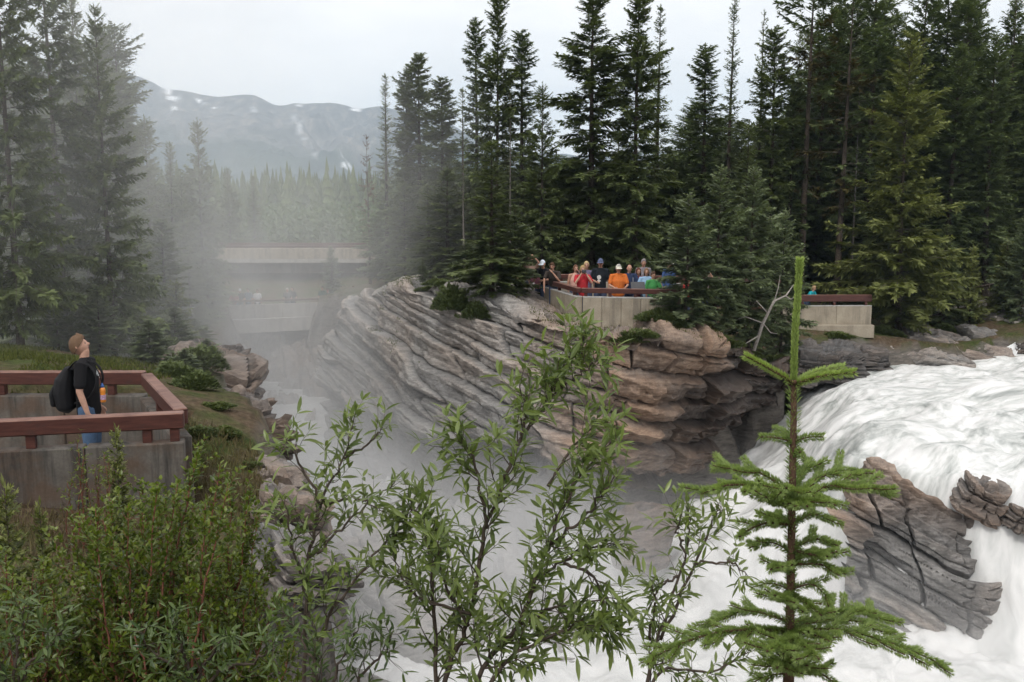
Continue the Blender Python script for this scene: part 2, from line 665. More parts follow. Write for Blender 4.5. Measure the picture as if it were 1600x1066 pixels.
xw = (A_ - 800) / FPX * yw
rid = 1 - np.abs(fbm(xw / 150 + 0.3 * fbm(xw / 90, yw / 90, 0, 13, 3), yw / 520, 0, 11, 7, 0.58))
h = S_ ** 1.25
Zm = ZT * h * (yw / MD) ** 0 + (rid - 0.75) * 150 * (S_ * (1 - S_)) * 2.2 + fbm(xw / 60, yw / 60, 0, 17, 5) * 10 * (S_ * (1 - S_)) * 2
bx, by, bz = xw[-1:], yw[-1:] + 500, np.full_like(Zm[-1:], -30)
xw, yw, Zm = np.vstack([xw, bx]), np.vstack([yw, by]), np.vstack([Zm, bz])
Zm[0] = -20
hh = np.vstack([h, h[-1:]])
M_MOUNT, nt, b = new_mat('mountain_rock')
co = coords(nt)
n1 = noise(nt, co, 0.006, 8, 0.65)
n2 = noise(nt, coords(nt, (1, 0.5, 0.3)), 0.035, 10, 0.75)
rockc = ramp(nt, n2, [(0.32, (0.05, 0.055, 0.065)), (0.52, (0.15, 0.15, 0.15)), (0.7, (0.36, 0.31, 0.27))])  # dark to pale contrast paints the gully relief that overcast shading leaves weak
fore = ramp(nt, n1, [(0.36, (0.015, 0.03, 0.032)), (0.62, (0.07, 0.095, 0.08))])  # blue of the distant haze is mixed into the forest colour
hgt = math_n(nt, 'ADD', attr(nt, 'height'), math_n(nt, 'MULTIPLY', math_n(nt, 'SUBTRACT', n1, 0.5), 0.9))
c = mixc(nt, ramp(nt, hgt, [(0.36, (0, 0, 0)), (0.56, (1, 1, 1))]), fore, rockc)
nt.links.new(mixc(nt, attr(nt, 'snow'), c, (0.85, 0.86, 0.88)), b.inputs['Base Color'])
b.inputs['Roughness'].default_value = 0.95
b.inputs['Specular IOR Level'].default_value = 0.1
# snow patches where the photograph has them
PXm = np.vstack([A_, A_[-1:]])
PYm = 315 - Zm / (yw / FPX)
sn = np.zeros_like(Zm)
for (sx_, sy_, rx, ry, rot_) in ((277, 145, 9, 8, 0.2), (283, 159, 10, 4.5, 0.0), (325, 164, 7, 3, 0.6), (286, 174, 5, 2.5, 0.4), (203, 154, 5, 3.5, 0), (408, 176, 3, 4, 0),
                                 (562, 176, 11, 2.5, 0.1), (477, 169, 4, 1.8, 0), (546, 260, 9, 4, 0.4), (217, 146, 4, 2, 0), (234, 152, 3, 2, 0), (344, 173, 3, 2, 0.5)):
    dx, dy = PXm - sx_, PYm - sy_
    dx, dy = dx * math.cos(rot_) + dy * math.sin(rot_), -dx * math.sin(rot_) + dy * math.cos(rot_)
    sn = np.maximum(sn, 1 - sstep(0.7, 1.15, np.hypot(dx / rx, dy / ry) + 0.25 * vnoise(PXm / 3, PYm / 3, 0, 5)))
# pale scree gully
gpx = np.interp(PYm, [185, 215, 225, 238, 250], [468, 478, 487, 494, 498])
gw = np.interp(PYm, [180, 215, 245, 252], [5, 2.0, 2.2, 1.0])
sn = np.maximum(sn, 0.45 * (1 - sstep(0.5, 1.2, np.abs(PXm - gpx) / gw)) * sstep(180, 190, PYm) * (1 - sstep(240, 252, PYm)))
V = np.stack([xw, yw, Zm], -1).reshape(-1, 3)
mm = mesh_np('mountain', V, grid_faces(nu, nv + 1), [M_MOUNT], smooth=True, attrs={'height': hh.ravel(), 'snow': sn.ravel()})
tag(link('mountain', mm), kind='structure')


# ================================================================== ROCK
def catmull(a, n):
    """a (k, m, 3) along axis 0 -> (n, m, 3)"""
    k = len(a)
    p = np.concatenate([2 * a[:1] - a[1:2], a, 2 * a[-1:] - a[-2:-1]])
    t = np.linspace(0, k - 1, n)
    i = np.minimum(t.astype(int), k - 2)
    f = (t - i)[:, None, None]
    p0, p1, p2, p3 = p[i], p[i + 1], p[i + 2], p[i + 3]
    return 0.5 * (2 * p1 + (p2 - p0) * f + (2 * p0 - 5 * p1 + 4 * p2 - p3) * f ** 2 + (3 * p1 - p0 - 3 * p2 + p3) * f ** 3)


def strata(Pp, dipf, T=0.5, A=0.16, joint=1.3, seed=0, ampf=None):
    """outset, tone for bedded rock at points Pp (...,3)"""
    x, y, z = Pp[..., 0], Pp[..., 1], Pp[..., 2]
    q = x + 0.35 * y
    L = z + dipf(x) + 0.11 * fbm(x * 0.3, y * 0.3, z * 0.5, seed + 5, 4)
    lw = L / T + 0.6 * vnoise(L / T * 0.55, q * 0.04, 0, seed + 9)
    l1 = np.floor(lw)
    f1 = lw - l1
    lw2 = L / (T * 0.38) + 0.4 * vnoise(L / T * 2, q * 0.3, 0, seed + 19)
    l2 = np.floor(lw2)
    f2 = lw2 - l2
    h1 = hash1(l1, 0, seed)
    jw = joint * (0.6 + 0.9 * hash1(l1, 7, seed))
    qq = q / jw + 9.7 * hash1(l1, 3, seed) + 0.18 * vnoise(q * 1.2, L * 2.0, 0, seed + 2)
    cidx = np.floor(qq)
    fq = qq - cidx
    hc = hash1(l1 * 131 + 7, cidx, seed + 1)
    h2 = hash1(l2, cidx * (hash1(l2, 5, seed) > 0.5), seed + 3)
    edge = np.minimum(f1, 1 - f1) * T
    seam = 1 - sstep(0.0, 0.045, edge)
    ej = np.minimum(fq, 1 - fq) * jw
    jseam = (1 - sstep(0.0, 0.05, ej)) * (hash1(l1, cidx, seed + 12) > 0.25)
    e2 = np.minimum(f2, 1 - f2) * T * 0.38
    seam2 = (1 - sstep(0, 0.022, e2)) * (hash1(l2, np.floor(q / 1.7 + 5 * hash1(l2, 2, seed)), seed + 4) > 0.5)
    rnd = 1 - (2 * f1 - 1) ** 6
    d = A * (1.1 * (h1 - 0.5) + 1.3 * (hc - 0.5) + 0.45 * (h2 - 0.5)) + 0.12 * A * rnd + 0.75 * A * (f1 - 0.5) * (0.4 + hc) + 0.3 * A * (f2 - 0.5) * hash1(l2, cidx, seed + 30)
    d -= A * (0.9 * seam + 1.15 * jseam + 0.5 * seam2)
    d += A * 0.35 * fbm(x * 2.2, y * 2.2, z * 3.0, seed + 6, 4)
    if ampf is not None:
        d = d * ampf(x, y, z)
    tone = np.clip(0.5 + 0.5 * (hc - 0.5) + 0.35 * (h2 - 0.5) - 0.45 * seam - 0.4 * jseam - 0.25 * seam2 + 0.12 * fbm(x * 0.8, y * 0.8, z * 1.5, seed + 8, 3), 0, 1)
    return d, tone


def sheet_normals(Pp):
    du = np.gradient(Pp, axis=1)
    dv = np.gradient(Pp, axis=0)
    n = np.cross(du, dv)
    return n / (np.linalg.norm(n, axis=-1, keepdims=True) + 1e-9)


def rock_sheet(name, rows, nu, nv, dipf, T=0.5, A=0.16, joint=1.3, seed=0, brownf=None, wetf=None, fade_top=0, mat=None, low=0.25, ampf=None):
    a = np.array(rows, float)                       # (rows, cols, 3)
    a = catmull(a, nv)
    a = catmull(a.transpose(1, 0, 2), nu).transpose(1, 0, 2)
    n = sheet_normals(a)
    tocam = -a
    sgn = np.sign((n * tocam).sum(-1).mean()) or 1
    n = n * sgn
    d, tone = strata(a, dipf, T, A, joint, seed, ampf)
    for _k in range(1):                              # weathered edges
        for ax in (0, 1):
            dp = np.pad(d, [(1, 1) if q == ax else (0, 0) for q in (0, 1)], mode='edge')
            d = (dp[:-2] + 2 * dp[1:-1] + dp[2:]) / 4 if ax == 0 else (dp[:, :-2] + 2 * dp[:, 1:-1] + dp[:, 2:]) / 4
    d = d + low * fbm(a[..., 0] * 0.45, a[..., 1] * 0.45, a[..., 2] * 0.45, seed + 40, 3)
    if fade_top:
        k = np.linspace(0, 1, nv)[:, None]
        d = d * sstep(0, fade_top, k)
    v = a + n * d[..., None]
    x, y, z = v[..., 0], v[..., 1], v[..., 2]
    br = np.clip(brownf(x, y, z), 0, 1) if brownf else np.zeros_like(x)
    wt = np.clip(wetf(x, y, z), 0, 1) if wetf else np.zeros_like(x)
    f = grid_faces(nu, nv)
    if sgn < 0:
        f = f[:, ::-1]
    me = mesh_np(name, v.reshape(-1, 3), f, [mat or M_ROCK], smooth=False,
                 attrs={'tone': tone.ravel(), 'brown': br.ravel(), 'wet': wt.ravel()})
    return link(name, me)


# ---- the central cliff under the middle platform
cpx = [498, 545, 590, 640, 720, 800, 880, 960, 1040, 1120, 1180, 1238]
rpy = [552, 482, 455, 446, 451, 480, 504, 519, 524, 535, 553, 594]
rd = [41, 38.5, 36, 33.2, 30.3, 28.2, 26.8, 26.0, 26.0, 27.3, 29.6, 33.6]
lpx = [494, 540, 585, 640, 720, 800, 880, 960, 1032, 1100, 1165, 1222]
lpy = [590, 625, 648, 668, 690, 702, 712, 738, 742, 692, 640, 614]
ld = [40.2, 36, 33.3, 30.8, 28.2, 26.8, 26.2, 26.9, 28.2, 30.0, 31.8, 34.0]
rows = []
rim = np.array([at(*p) for p in zip(cpx, rpy, rd)])
lip = np.array([at(*p) for p in zip(lpx, lpy, ld)])
dirb = np.array([(0.5, 1, 0)] * 5 + [(0.1, 1, 0)] * 5 + [(0.3, 1, 0)] * 2, float)
dirb /= np.linalg.norm(dirb, axis=1, keepdims=True)
for k_ in (5.5, 3.5, 1.6):
    c = rim + dirb * k_
    c[:, 2] = plateau(c[:, 0], c[:, 1]) + 0.04 + (rim[:, 2] - plateau(rim[:, 0], rim[:, 1])) * (1 - k_ / 5.5) - 0.12 * (k_ > 5)
    rows.append(c)
rows.append(rim + (0, 0, -0.02))
for f_, bul in ((0.1, -0.15), (0.4, -0.25), (0.75, -0.15)):
    c = rim * (1 - f_) + lip * f_
    c[:, 1] += bul
    rows.append(c)
rows.append(lip)
c = lip.copy(); c[:, 1] += 1.3; c[:, 0] += 0.1; c[:, 2] -= 0.35; rows.append(c)
c = lip.copy(); c[:, 1] += 2.2; c[:, 2] -= 1.6; rows.append(c)
c = lip.copy(); c[:, 1] += 1.6; c[:, 2] = np.minimum(c[:, 2] - 3.2, -11.2); rows.append(c)


def dip_main(x):
    return 0.30 * x * (x < 0.8) + (0.24 + 0.26 * (x - 0.8)) * (x >= 0.8)


def cliff_wet_dark(x, y, z):
    # spray wets the rock beside the fall; rock under the overhang is darkened too
    lipz = np.interp(x, lip[:, 0], lip[:, 2])
    a_ = sstep(3.4, 6.0, x + 0.9 * fbm(x, y, z, 3, 3)) * sstep(0.1, 1.0, -(z + 3.9 + 0.17 * (x - 6) * -1.6 + 0.6 * fbm(x * 0.8, y * 0.8, z, 4, 3)))
    b_ = sstep(-0.1, 0.5, lipz - z)
    return np.maximum(a_ * 0.95, 0.75 * b_)


rock_sheet('cliff', rows, 860, 420, dip_main, T=0.72, A=0.30, joint=1.6, seed=4, low=0.2,
           ampf=lambda x, y, z: 0.72 + 0.45 * sstep(-1.5, 2.0, x + 0.8 * fbm(x * 0.5, y * 0.5, z * 0.5, 9, 3)) + 0.25 * fbm(x * 0.6, y * 0.6, z, 19, 3),
           brownf=lambda x, y, z: 0.14 + 0.75 * sstep(-0.6, 3.0, x), wetf=cliff_wet_dark, fade_top=0.22)['kind'] = 'structure'

# ---- far gorge wall below the far platform, and the left wall
rows = [[at(px_, 520, 60.5) for px_ in (270, 330, 400, 470, 540)],
        [at(px_, 560, 57) + P3(0.6 * k, 0, 0) for k, px_ in enumerate((285, 340, 405, 465, 520))],
        [at(px_, 625, 52) for px_ in (300, 350, 405, 460, 505)],
        [at(px_, 700, 46) for px_ in (310, 355, 405, 455, 495)]]
rock_sheet('gorge_back_wall', rows, 240, 160, lambda x: 0.3 * x, T=0.9, A=0.6, joint=2.5, seed=14,
           brownf=lambda x, y, z: 0.35 + 0 * x, wetf=lambda x, y, z: 0.45 + 0 * x, low=1.4)['kind'] = 'structure'
rows = [[at(285, 640, 14), at(300, 606, 19), at(300, 585, 26), at(300, 570, 35), at(290, 550, 46)],
        [at(335, 690, 13.6), at(325, 640, 19), at(318, 608, 26), at(318, 590, 35), at(310, 560, 46)],
        [at(375, 760, 13.6), at(350, 690, 19), at(338, 650, 26), at(330, 625, 35), at(325, 580, 46)],
        [at(400, 900, 14), at(375, 800, 19), at(360, 720, 26), at(345, 680, 35), at(335, 620, 46)],
        [at(405, 1080, 14), at(385, 960, 19), at(370, 830, 26), at(350, 740, 35), at(340, 680, 46)]]
rock_sheet('gorge_left_wall', rows, 300, 200, lambda x: 0.2 * x, T=0.6, A=0.4, joint=1.8, seed=24,
           brownf=lambda x, y, z: 0.45 + 0 * x, wetf=lambda x, y, z: 0.3 + 0 * x, low=0.7)['kind'] = 'structure'

# ---- broken ledges low in the gorge
rows = [[at(px_, py_, d_) for px_, py_, d_ in ((430, 760, 29), (540, 742, 29), (640, 760, 29), (740, 800, 29), (840, 850, 28), (950, 905, 27))],
        [at(px_, py_, d_) for px_, py_, d_ in ((425, 820, 25.5), (540, 800, 26), (650, 822, 26), (760, 862, 25.5), (850, 905, 25), (945, 950, 24.5))],
        [at(px_, py_, d_) for px_, py_, d_ in ((420, 890, 22.5), (540, 872, 23), (660, 890, 23), (770, 930, 22.5), (860, 965, 22.5), (940, 1000, 22.5))],
        [at(px_, py_, d_) for px_, py_, d_ in ((410, 980, 20.5), (540, 960, 21), (660, 970, 21), (770, 1005, 21), (860, 1040, 21), (930, 1055, 21.5))],
        [at(px_, py_, d_) for px_, py_, d_ in ((400, 1150, 18.5), (540, 1150, 18.5), (660, 1150, 18.5), (770, 1170, 18.5), (860, 1190, 19), (925, 1180, 19.5))]]
rock_sheet('gorge_ledges', rows, 380, 260, lambda x: 0.28 * x, T=0.5, A=0.3, joint=2.2, seed=34,
           brownf=lambda x, y, z: 0.0 * x, wetf=lambda x, y, z: 0.1 + 0 * x, low=0.35)['kind'] = 'structure'

# ---- rock island parting the fall
cols = [(1322, 800, 22.3), (1336, 756, 22.5), (1358, 728, 22.6), (1395, 742, 22.5), (1435, 768, 22.3), (1475, 790, 22.1), (1506, 818, 21.9), (1514, 868, 21.7), (1524, 915, 21.5), (1552, 972, 21.2)]
mid1 = [(1324, 836, 21.9), (1336, 812, 21.9), (1360, 792, 21.9), (1400, 800, 21.8), (1438, 822, 21.7), (1472, 846, 21.5), (1500, 866, 21.5), (1508, 900, 21.3), (1518, 940, 21.2), (1552, 985, 21.0)]
mid2 = [(1322, 905, 21.9), (1336, 895, 21.9), (1362, 890, 21.9), (1402, 888, 21.7), (1438, 892, 21.5), (1470, 902, 21.3), (1494, 915, 21.2), (1506, 945, 21.1), (1518, 970, 21.0), (1546, 1002, 20.9)]
low_ = [(1318, 1010, 21.3), (1336, 1010, 21.2), (1365, 1012, 21.2), (1405, 1012, 21.1), (1440, 1012, 21.0), (1468, 1012, 20.9), (1490, 1008, 20.9), (1506, 1006, 20.8), (1522, 1008, 20.8), (1548, 1020, 20.7)]
base = [(p[0], 1120, 20.4) for p in low_]
rows = [[at(*p) + P3(0.5, 1.8, -0.9) for p in cols], [at(*p) + P3(0.2, 0.7, -0.1) for p in cols]] + [[at(*p) for p in r_] for r_ in (cols, mid1, mid2, low_, base)]
rock_sheet('rock_outcrop', rows, 400, 380, lambda x: 0.52 * x, T=0.62, A=0.34, joint=1.2, seed=56,
           brownf=lambda x, y, z: 0.05 + 0.75 * sstep(-8.0, -6.4, z), wetf=lambda x, y, z: 0.45 * sstep(0.0, 0.8, fbm(x * 0.9, y * 0.9, z * 0.7, 77, 3) + 0.45 - 0.5 * (z > -6.9)),
           low=0.22)['kind'] = 'structure'


def boulder(name, label, loc, size, seed, rz=0.0, tilt=(0, 0), brown=0.3, wet=0.0, T=0.3, group=None, n=26, box=0.75):
    """bedded block: a rounded box, displaced by its own strata"""
    vs, fs = [], []
    g = np.linspace(-1, 1, n)
    base_ = 0
    allp = []
    for ax in range(3):
        for sg in (-1, 1):
            u, v = np.meshgrid(g, g)
            p = np.zeros((n, n, 3))
            p[..., ax] = sg
            p[..., (ax + 1) % 3] = u
            p[..., (ax + 2) % 3] = v
            f = grid_faces(n, n) + base_
            fs.append(f if sg > 0 else f[:, ::-1])
            base_ += n * n
            allp.append(p.reshape(-1, 3))
    p = np.concatenate(allp)
    sph = p / np.linalg.norm(p, axis=1, keepdims=True)
    p = p * box + sph * (1 - box) * 1.15
    nrm = sph / np.array(size)
    nrm /= np.linalg.norm(nrm, axis=1, keepdims=True)
    p = p * np.array(size) * 0.5
    k = min(size)
    off = seed * 3.7
    p = p + nrm * (0.32 * k * fbm(p[:, 0] / k * 0.6 + off, p[:, 1] / k * 0.6, p[:, 2] / k * 0.9, seed, 3))[:, None]
    d, tone = strata(p + off, lambda x: 0.06 * x, T, min(0.16, 0.22 * k), max(size) * 0.45, seed)
    p = p + nrm * d[:, None]
    M = np.array(Euler((tilt[0], tilt[1], rz)).to_matrix())
    p = p @ M.T
    me = mesh_np(name, p, fs, [M_ROCK], attrs={'tone': tone, 'brown': np.full(len(p), brown), 'wet': np.full(len(p), wet)})
    # weld the six faces
    o = link(name, me, loc=tuple(loc))
    return tag(o, label, 'boulder', group)


for i, (px_, py_, d_, sz, lab) in enumerate((
        (335, 600, 19.5, (1.6, 1.4, 0.9), 'misty pale rock at the gorge brink behind the end rail'), (352, 640, 17, (1.3, 1.2, 0.8), 'misty brown rock lower at the gorge brink right of the end rail'),
        (322, 575, 24, (1.9, 1.6, 1.0), 'faint grey rock in the mist above the other rocks of the gorge brink'), (385, 690, 14.2, (1.2, 1.1, 0.7), 'grey rock at the brink right behind the grassy knob'),
        (345, 670, 14.8, (1.0, 1.1, 0.5), 'half sunk rock on the grassy slope right of the end rail'))):
    boulder('boulder', lab, at(px_, py_, d_), sz, 140 + i, i * 0.7, (0.1, 0.25), brown=0.6, wet=0.5, T=0.25)
boulder('boulder', 'smooth brown boulder half veiled by spray at the foot of the waterfall', at(1002, 848, 25.0), (1.5, 1.3, 1.6), 3, 0.3, brown=0.6, wet=0.5, T=1.2, box=0.2)
boulder('boulder', 'small brown rock breaking the white water right of the rock outcrop', at(1532, 778, 21.9), (0.82, 0.75, 0.62), 5, -0.25, (0.1, 0.35), brown=0.55, wet=0.3, T=0.25)
boulder('boulder', 'low brown rock half washed over at the right edge of the waterfall', at(1598, 812, 21.4), (0.6, 0.6, 0.5), 6, -0.2, (0, 0.3), brown=0.5, wet=0.4, T=0.25)
boulder('boulder', 'dark wet rock under a thin veil of water above the outcrop', at(1488, 752, 23.4), (0.8, 0.6, 0.4), 7, 0, (0, 0.2), brown=0.2, wet=0.95, T=0.2)
for i, (px_, py_, d_, sz, tl, rz_, br, lab) in enumerate((
        (432, 742, 11.8, (0.8, 0.9, 0.35), (0.1, 0.3), 0.4, 0.3, 'pale flat rock on the near gorge edge right of the grassy knob'),
        (452, 800, 10.4, (0.7, 0.9, 0.5), (0.0, 0.4), 0.2, 0.35, 'rounded grey brown rock jutting over the near gorge edge'),
        (468, 880, 9.2, (0.8, 1.0, 0.6), (0.2, 0.2), 0.6, 0.1, 'pale rock low on the near gorge edge behind the leafy shrub'),
        (450, 845, 9.8, (0.6, 0.8, 0.35), (0.0, 0.2), 0.1, 0.1, 'thin pale ledge rock between two rocks of the near gorge edge'))):
    boulder('boulder', lab, at(px_, py_ + 8, d_), sz, 60 + i, rz_, tl, brown=br + 0.2, wet=0.3, T=0.14)
for i, (px_, py_, d_, sz, tl, rz_, br, wt, lab) in enumerate((
        (1395, 556, 38.8, (5.6, 2.4, 0.8), (0.12, 0.10), -0.1, 0.15, 0.0, 'long grey rock shelf at the water edge below the bright spruce'),
        (1330, 566, 37.6, (2.4, 2.0, 1.0), (0.1, 0.0), 0.1, 0.2, 0.7, 'dark wet rock where the river meets the bare bank'),
        (1270, 575, 35.5, (2.6, 2.0, 1.4), (0.0, 0.1), 0.3, 0.2, 0.7, 'dark wet rock at the lip of the fall beside the cliff'),
        (1495, 545, 39.6, (4.4, 2.4, 0.7), (0.15, 0.22), -0.2, 0.35, 0.2, 'tilted brown grey slab sloping into the river'),
        (1548, 530, 41, (2.6, 2.0, 0.5), (0.1, 0.15), 0.0, 0.1, 0.5, 'dark slab between the trickle and the tilted slab'),
        (1528, 518, 42, (1.3, 1.0, 0.3), (0.05, 0.0), 0.1, 0.0, 0.0, 'small pale flat slab on the right bank'),
        (1570, 505, 43, (1.8, 1.2, 0.6), (0.0, 0.1), 0.2, 0.2, 0.1, 'brown topped slab in the stack above the trickle'),
        (1597, 512, 42.4, (1.6, 1.2, 0.5), (0.0, 0.1), 0.1, 0.0, 0.0, 'pale slab at the right edge of the stack above the trickle'),
        (1602, 545, 40.2, (1.5, 1.4, 1.0), (0.1, -0.1), 0.1, 0.3, 0.6, 'dark rock to the right of the trickle'),
        (1450, 553, 39.0, (2.6, 1.6, 0.5), (0.12, 0.25), -0.1, 0.4, 0.3, 'narrow rusty slab wedged between the long shelf and the tilted slab'),
        (1600, 490, 43.5, (1.8, 1.4, 0.5), (0.0, 0.0), 0.3, 0.0, 0.0, 'topmost grey slab of the stack above the trickle'))):
    boulder('boulder', lab, at(px_, py_, d_), sz, 90 + i, rz_, tl, brown=br, wet=wt, T=0.22, n=34)

# ================================================================== WATER
LIP = catmull(np.array([(10.9, 37.5, 0), (9.9, 35.2, 0), (9.2, 32.5, 0), (8.7, 30, 0), (8.2, 27, 0), (7.75, 25, 0), (7.95, 23.9, 0), (8.9, 23.2, 0), (10.0, 22.6, 0), (10.9, 21.9, 0),
                        (13, 21.4, 0), (15, 20.8, 0), (20, 20, 0), (30, 19, 0)], float)[:, None, :], 160)[:, 0, :2]
_arc = np.concatenate([[0], np.cumsum(np.hypot(*np.diff(LIP, axis=0).T))])


def lip_coords(x, y):
    best = np.full(x.shape, 1e9)
    ss, tt = np.zeros(x.shape), np.zeros(x.shape)
    for i in range(len(LIP) - 1):
        a, bb = LIP[i], LIP[i + 1]
        e = bb - a
        l = np.hypot(*e)
        t = np.clip(((x - a[0]) * e[0] + (y - a[1]) * e[1]) / l ** 2, 0, 1)
        dx, dy = x - a[0] - t * e[0], y - a[1] - t * e[1]
        d = np.hypot(dx, dy)
        up = np.where(e[0] * dy - e[1] * dx > 0, 1.0, -1.0)
        k = d < best
        best = np.where(k, d, best)
        ss = np.where(k, d * up, ss)
        tt = np.where(k, _arc[i] + t * l, tt)
    return tt, ss


wx, wy = np.arange(-4.5, 27, 0.062), np.arange(16.5, 41.5, 0.062)
X, Y = np.meshgrid(wx, wy)
# coarse distance, then interpolate (cheap)
cx, cyy = np.arange(-5, 27.6, 0.25), np.arange(16, 42.1, 0.25)
CX, CY = np.meshgrid(cx, cyy)
Tt, Ss = lip_coords(CX, CY)


def bil(F):
    fx_, fy_ = (X - cx[0]) / 0.25, (Y - cyy[0]) / 0.25
    ix, iy = fx_.astype(int), fy_.astype(int)
    fx_, fy_ = fx_ - ix, fy_ - iy
    return (F[iy, ix] * (1 - fx_) * (1 - fy_) + F[iy, ix + 1] * fx_ * (1 - fy_) + F[iy + 1, ix] * (1 - fx_) * fy_ + F[iy + 1, ix + 1] * fx_ * fy_)


S = bil(Ss)
T_ = bil(Tt)
ZR = -6.35
ext = 4.6 - 3.1 * sstep(11.5, 15.5, T_)
lead_ = 2.6 - 2.1 * sstep(10.5, 14.5, T_)
a = np.clip((lead_ * 0.75 - S + 0.5 * fbm(X * 0.4, Y * 0.4, 0, 55, 3)) / (ext + lead_ * 0.75), 0, 1)
fall = 0.45 * a + 0.55 * sstep(0, 1, a)
up = np.clip(S, 0, 30)
Z = ZR + 0.028 * up - (ZR + 10.05) * fall
for mx, my, mh, mr in ((10.2, 26.2, 0.55, 1.4), (12.6, 28.5, 0.4, 1.6), (11.4, 31.5, 0.35, 1.8), (14.2, 25.4, 0.35, 1.2), (10.9, 23.6, 0.45, 0.8), (13, 23.4, 0.3, 0.9), (16, 31, 0.4, 2.2), (9.6, 29.6, 0.25, 1.2)):
    r2 = ((X - mx) ** 2 + (Y - my) ** 2) / mr ** 2
    Z += mh * np.exp(-r2) - 0.35 * mh * np.exp(-(((X - mx + 1.1 * mr) ** 2 + (Y - my + 0.6 * mr) ** 2) / (0.8 * mr) ** 2))
fl = np.array([-0.8, -0.6])
al = X * fl[0] + Y * fl[1]
ac = -X * fl[1] + Y * fl[0]
al = al + 0.9 * fbm(X * 0.22, Y * 0.22, 0, 61, 3)
ac = ac + 0.9 * fbm(X * 0.22, Y * 0.22, 0, 71, 3)
wf = sstep(0.15, -1.2, S)                           # 1 on the falling sheet
wf = 1 - sstep(-1.2, 0.3, S)
wb = sstep(0.82, 1.0, a)                            # 1 at the foot
dr = 0.20 * fbm(ac * 0.7, al * 0.34, 0, 81, 5) + 0.05 * fbm(ac * 1.9, al * 1.0, 0, 91, 3)
Tw_ = T_ + 0.35 * fbm(X * 0.5, Y * 0.5, Z * 0.3, 131, 4)
df = 0.34 * fbm(Tw_ * 0.75, S * 0.42, 0, 101, 5) + 0.06 * fbm(Tw_ * 2.0, S * 0.9, 0, 111, 3)
db = 0.34 * fbm(X * 0.7, Y * 0.7, 0, 121, 5)
Z += dr * (1 - wf) + (df * (1 - wb) + db * wb) * wf
for mx, my, mh, mr in ((9.3, 20.2, 0.55, 1.5), (11.2, 19.6, 0.5, 1.6), (7.2, 21.2, 0.4, 1.3)):
    Z += mh * np.exp(-((X - mx) ** 2 + (Y - my) ** 2) / mr ** 2)
side = df * wf * (1 - wb) * 0.8
V = np.stack([X - side * 0.8, Y - side * 0.6, Z], -1).reshape(-1, 3)
M_WATER, nt, b = new_mat('white_water')
riv = nt.nodes.new('ShaderNodeAttribute'); riv.attribute_name = 'river_uv'
fal = nt.nodes.new('ShaderNodeAttribute'); fal.attribute_name = 'fall_uv'


def streaks(vec, s1, s2):
    o = []
    for sc_, det in ((s1, 5), (s2, 6)):
        mp = nt.nodes.new('ShaderNodeMapping')
        mp.inputs['Scale'].default_value = sc_
        nt.links.new(vec, mp.inputs['Vector'])
        o.append(noise(nt, mp.outputs['Vector'], 1.0, det, 0.64, 0.9))
    return math_n(nt, 'MULTIPLY_ADD', o[0], 0.6, math_n(nt, 'MULTIPLY', o[1], 0.4))


nr = streaks(riv.outputs['Vector'], (1.0, 0.5, 1), (3, 1.3, 1))
nf = streaks(fal.outputs['Vector'], (1.3, 0.5, 1), (3.4, 1.1, 1))
wfa = attr(nt, 'fallw')
mxv = nt.nodes.new('ShaderNodeMix')
mxv.data_type = 'FLOAT'
nt.links.new(wfa, mxv.inputs[0]); nt.links.new(nr, mxv.inputs[2]); nt.links.new(nf, mxv.inputs[3])
stv = mxv.outputs[0]
cr = ramp(nt, nr, [(0.36, (0.30, 0.32, 0.31)), (0.47, (0.60, 0.615, 0.60)), (0.54, (0.78, 0.78, 0.775))])
cf = ramp(nt, nf, [(0.34, (0.52, 0.53, 0.52)), (0.48, (0.72, 0.725, 0.72)), (0.57, (0.81, 0.81, 0.805))])
nt.links.new(mixc(nt, wfa, cr, cf), b.inputs['Base Color'])
b.inputs['Roughness'].default_value = 0.55
b.inputs['Specular IOR Level'].default_value = 0.25
bump(nt, b, stv, 0.25, 0.12)
uvr = np.stack([ac, al, 0 * al], -1).reshape(-1, 3)
uvf = np.stack([Tw_, S, 0 * S], -1).reshape(-1, 3)
me = mesh_np('river_water', V, grid_faces(len(wx), len(wy)), [M_WATER], smooth=True, attrs={'river_uv': uvr, 'fall_uv': uvf, 'fallw': wf.ravel()})
tag(link('river_water', me), kind='structure')

# upstream river beyond the fine sheet and gorge water beyond it
wb_ = MB()
wb_.add([(26.9, 16, -5.9), (75, 14, -5.5), (75, 47, -5.5), (26.9, 44, -5.9)], [(0, 1, 2, 3)])
tag(wb_.build('river_upstream', simple_mat('river_foam', (0.7, 0.71, 0.7), 0.5, 0.2, 0.6)), kind='structure')
wb_ = MB()
wb_.add([(-4.4, 7, -10.2), (27, 7, -10.2), (27, 16.8, -10.0), (-4.4, 16.8, -10.0)], [(0, 1, 2, 3)])
wb_.add([(-20, 16.8, -10.4), (-4.4, 16.8, -10.2), (-4.4, 50, -10.2), (-20, 62, -10.4)], [(0, 1, 2, 3)])
tag(wb_.build('gorge_water', simple_mat('churned_water', (0.36, 0.365, 0.36), 0.4, 0.35, 0.8)), kind='structure')


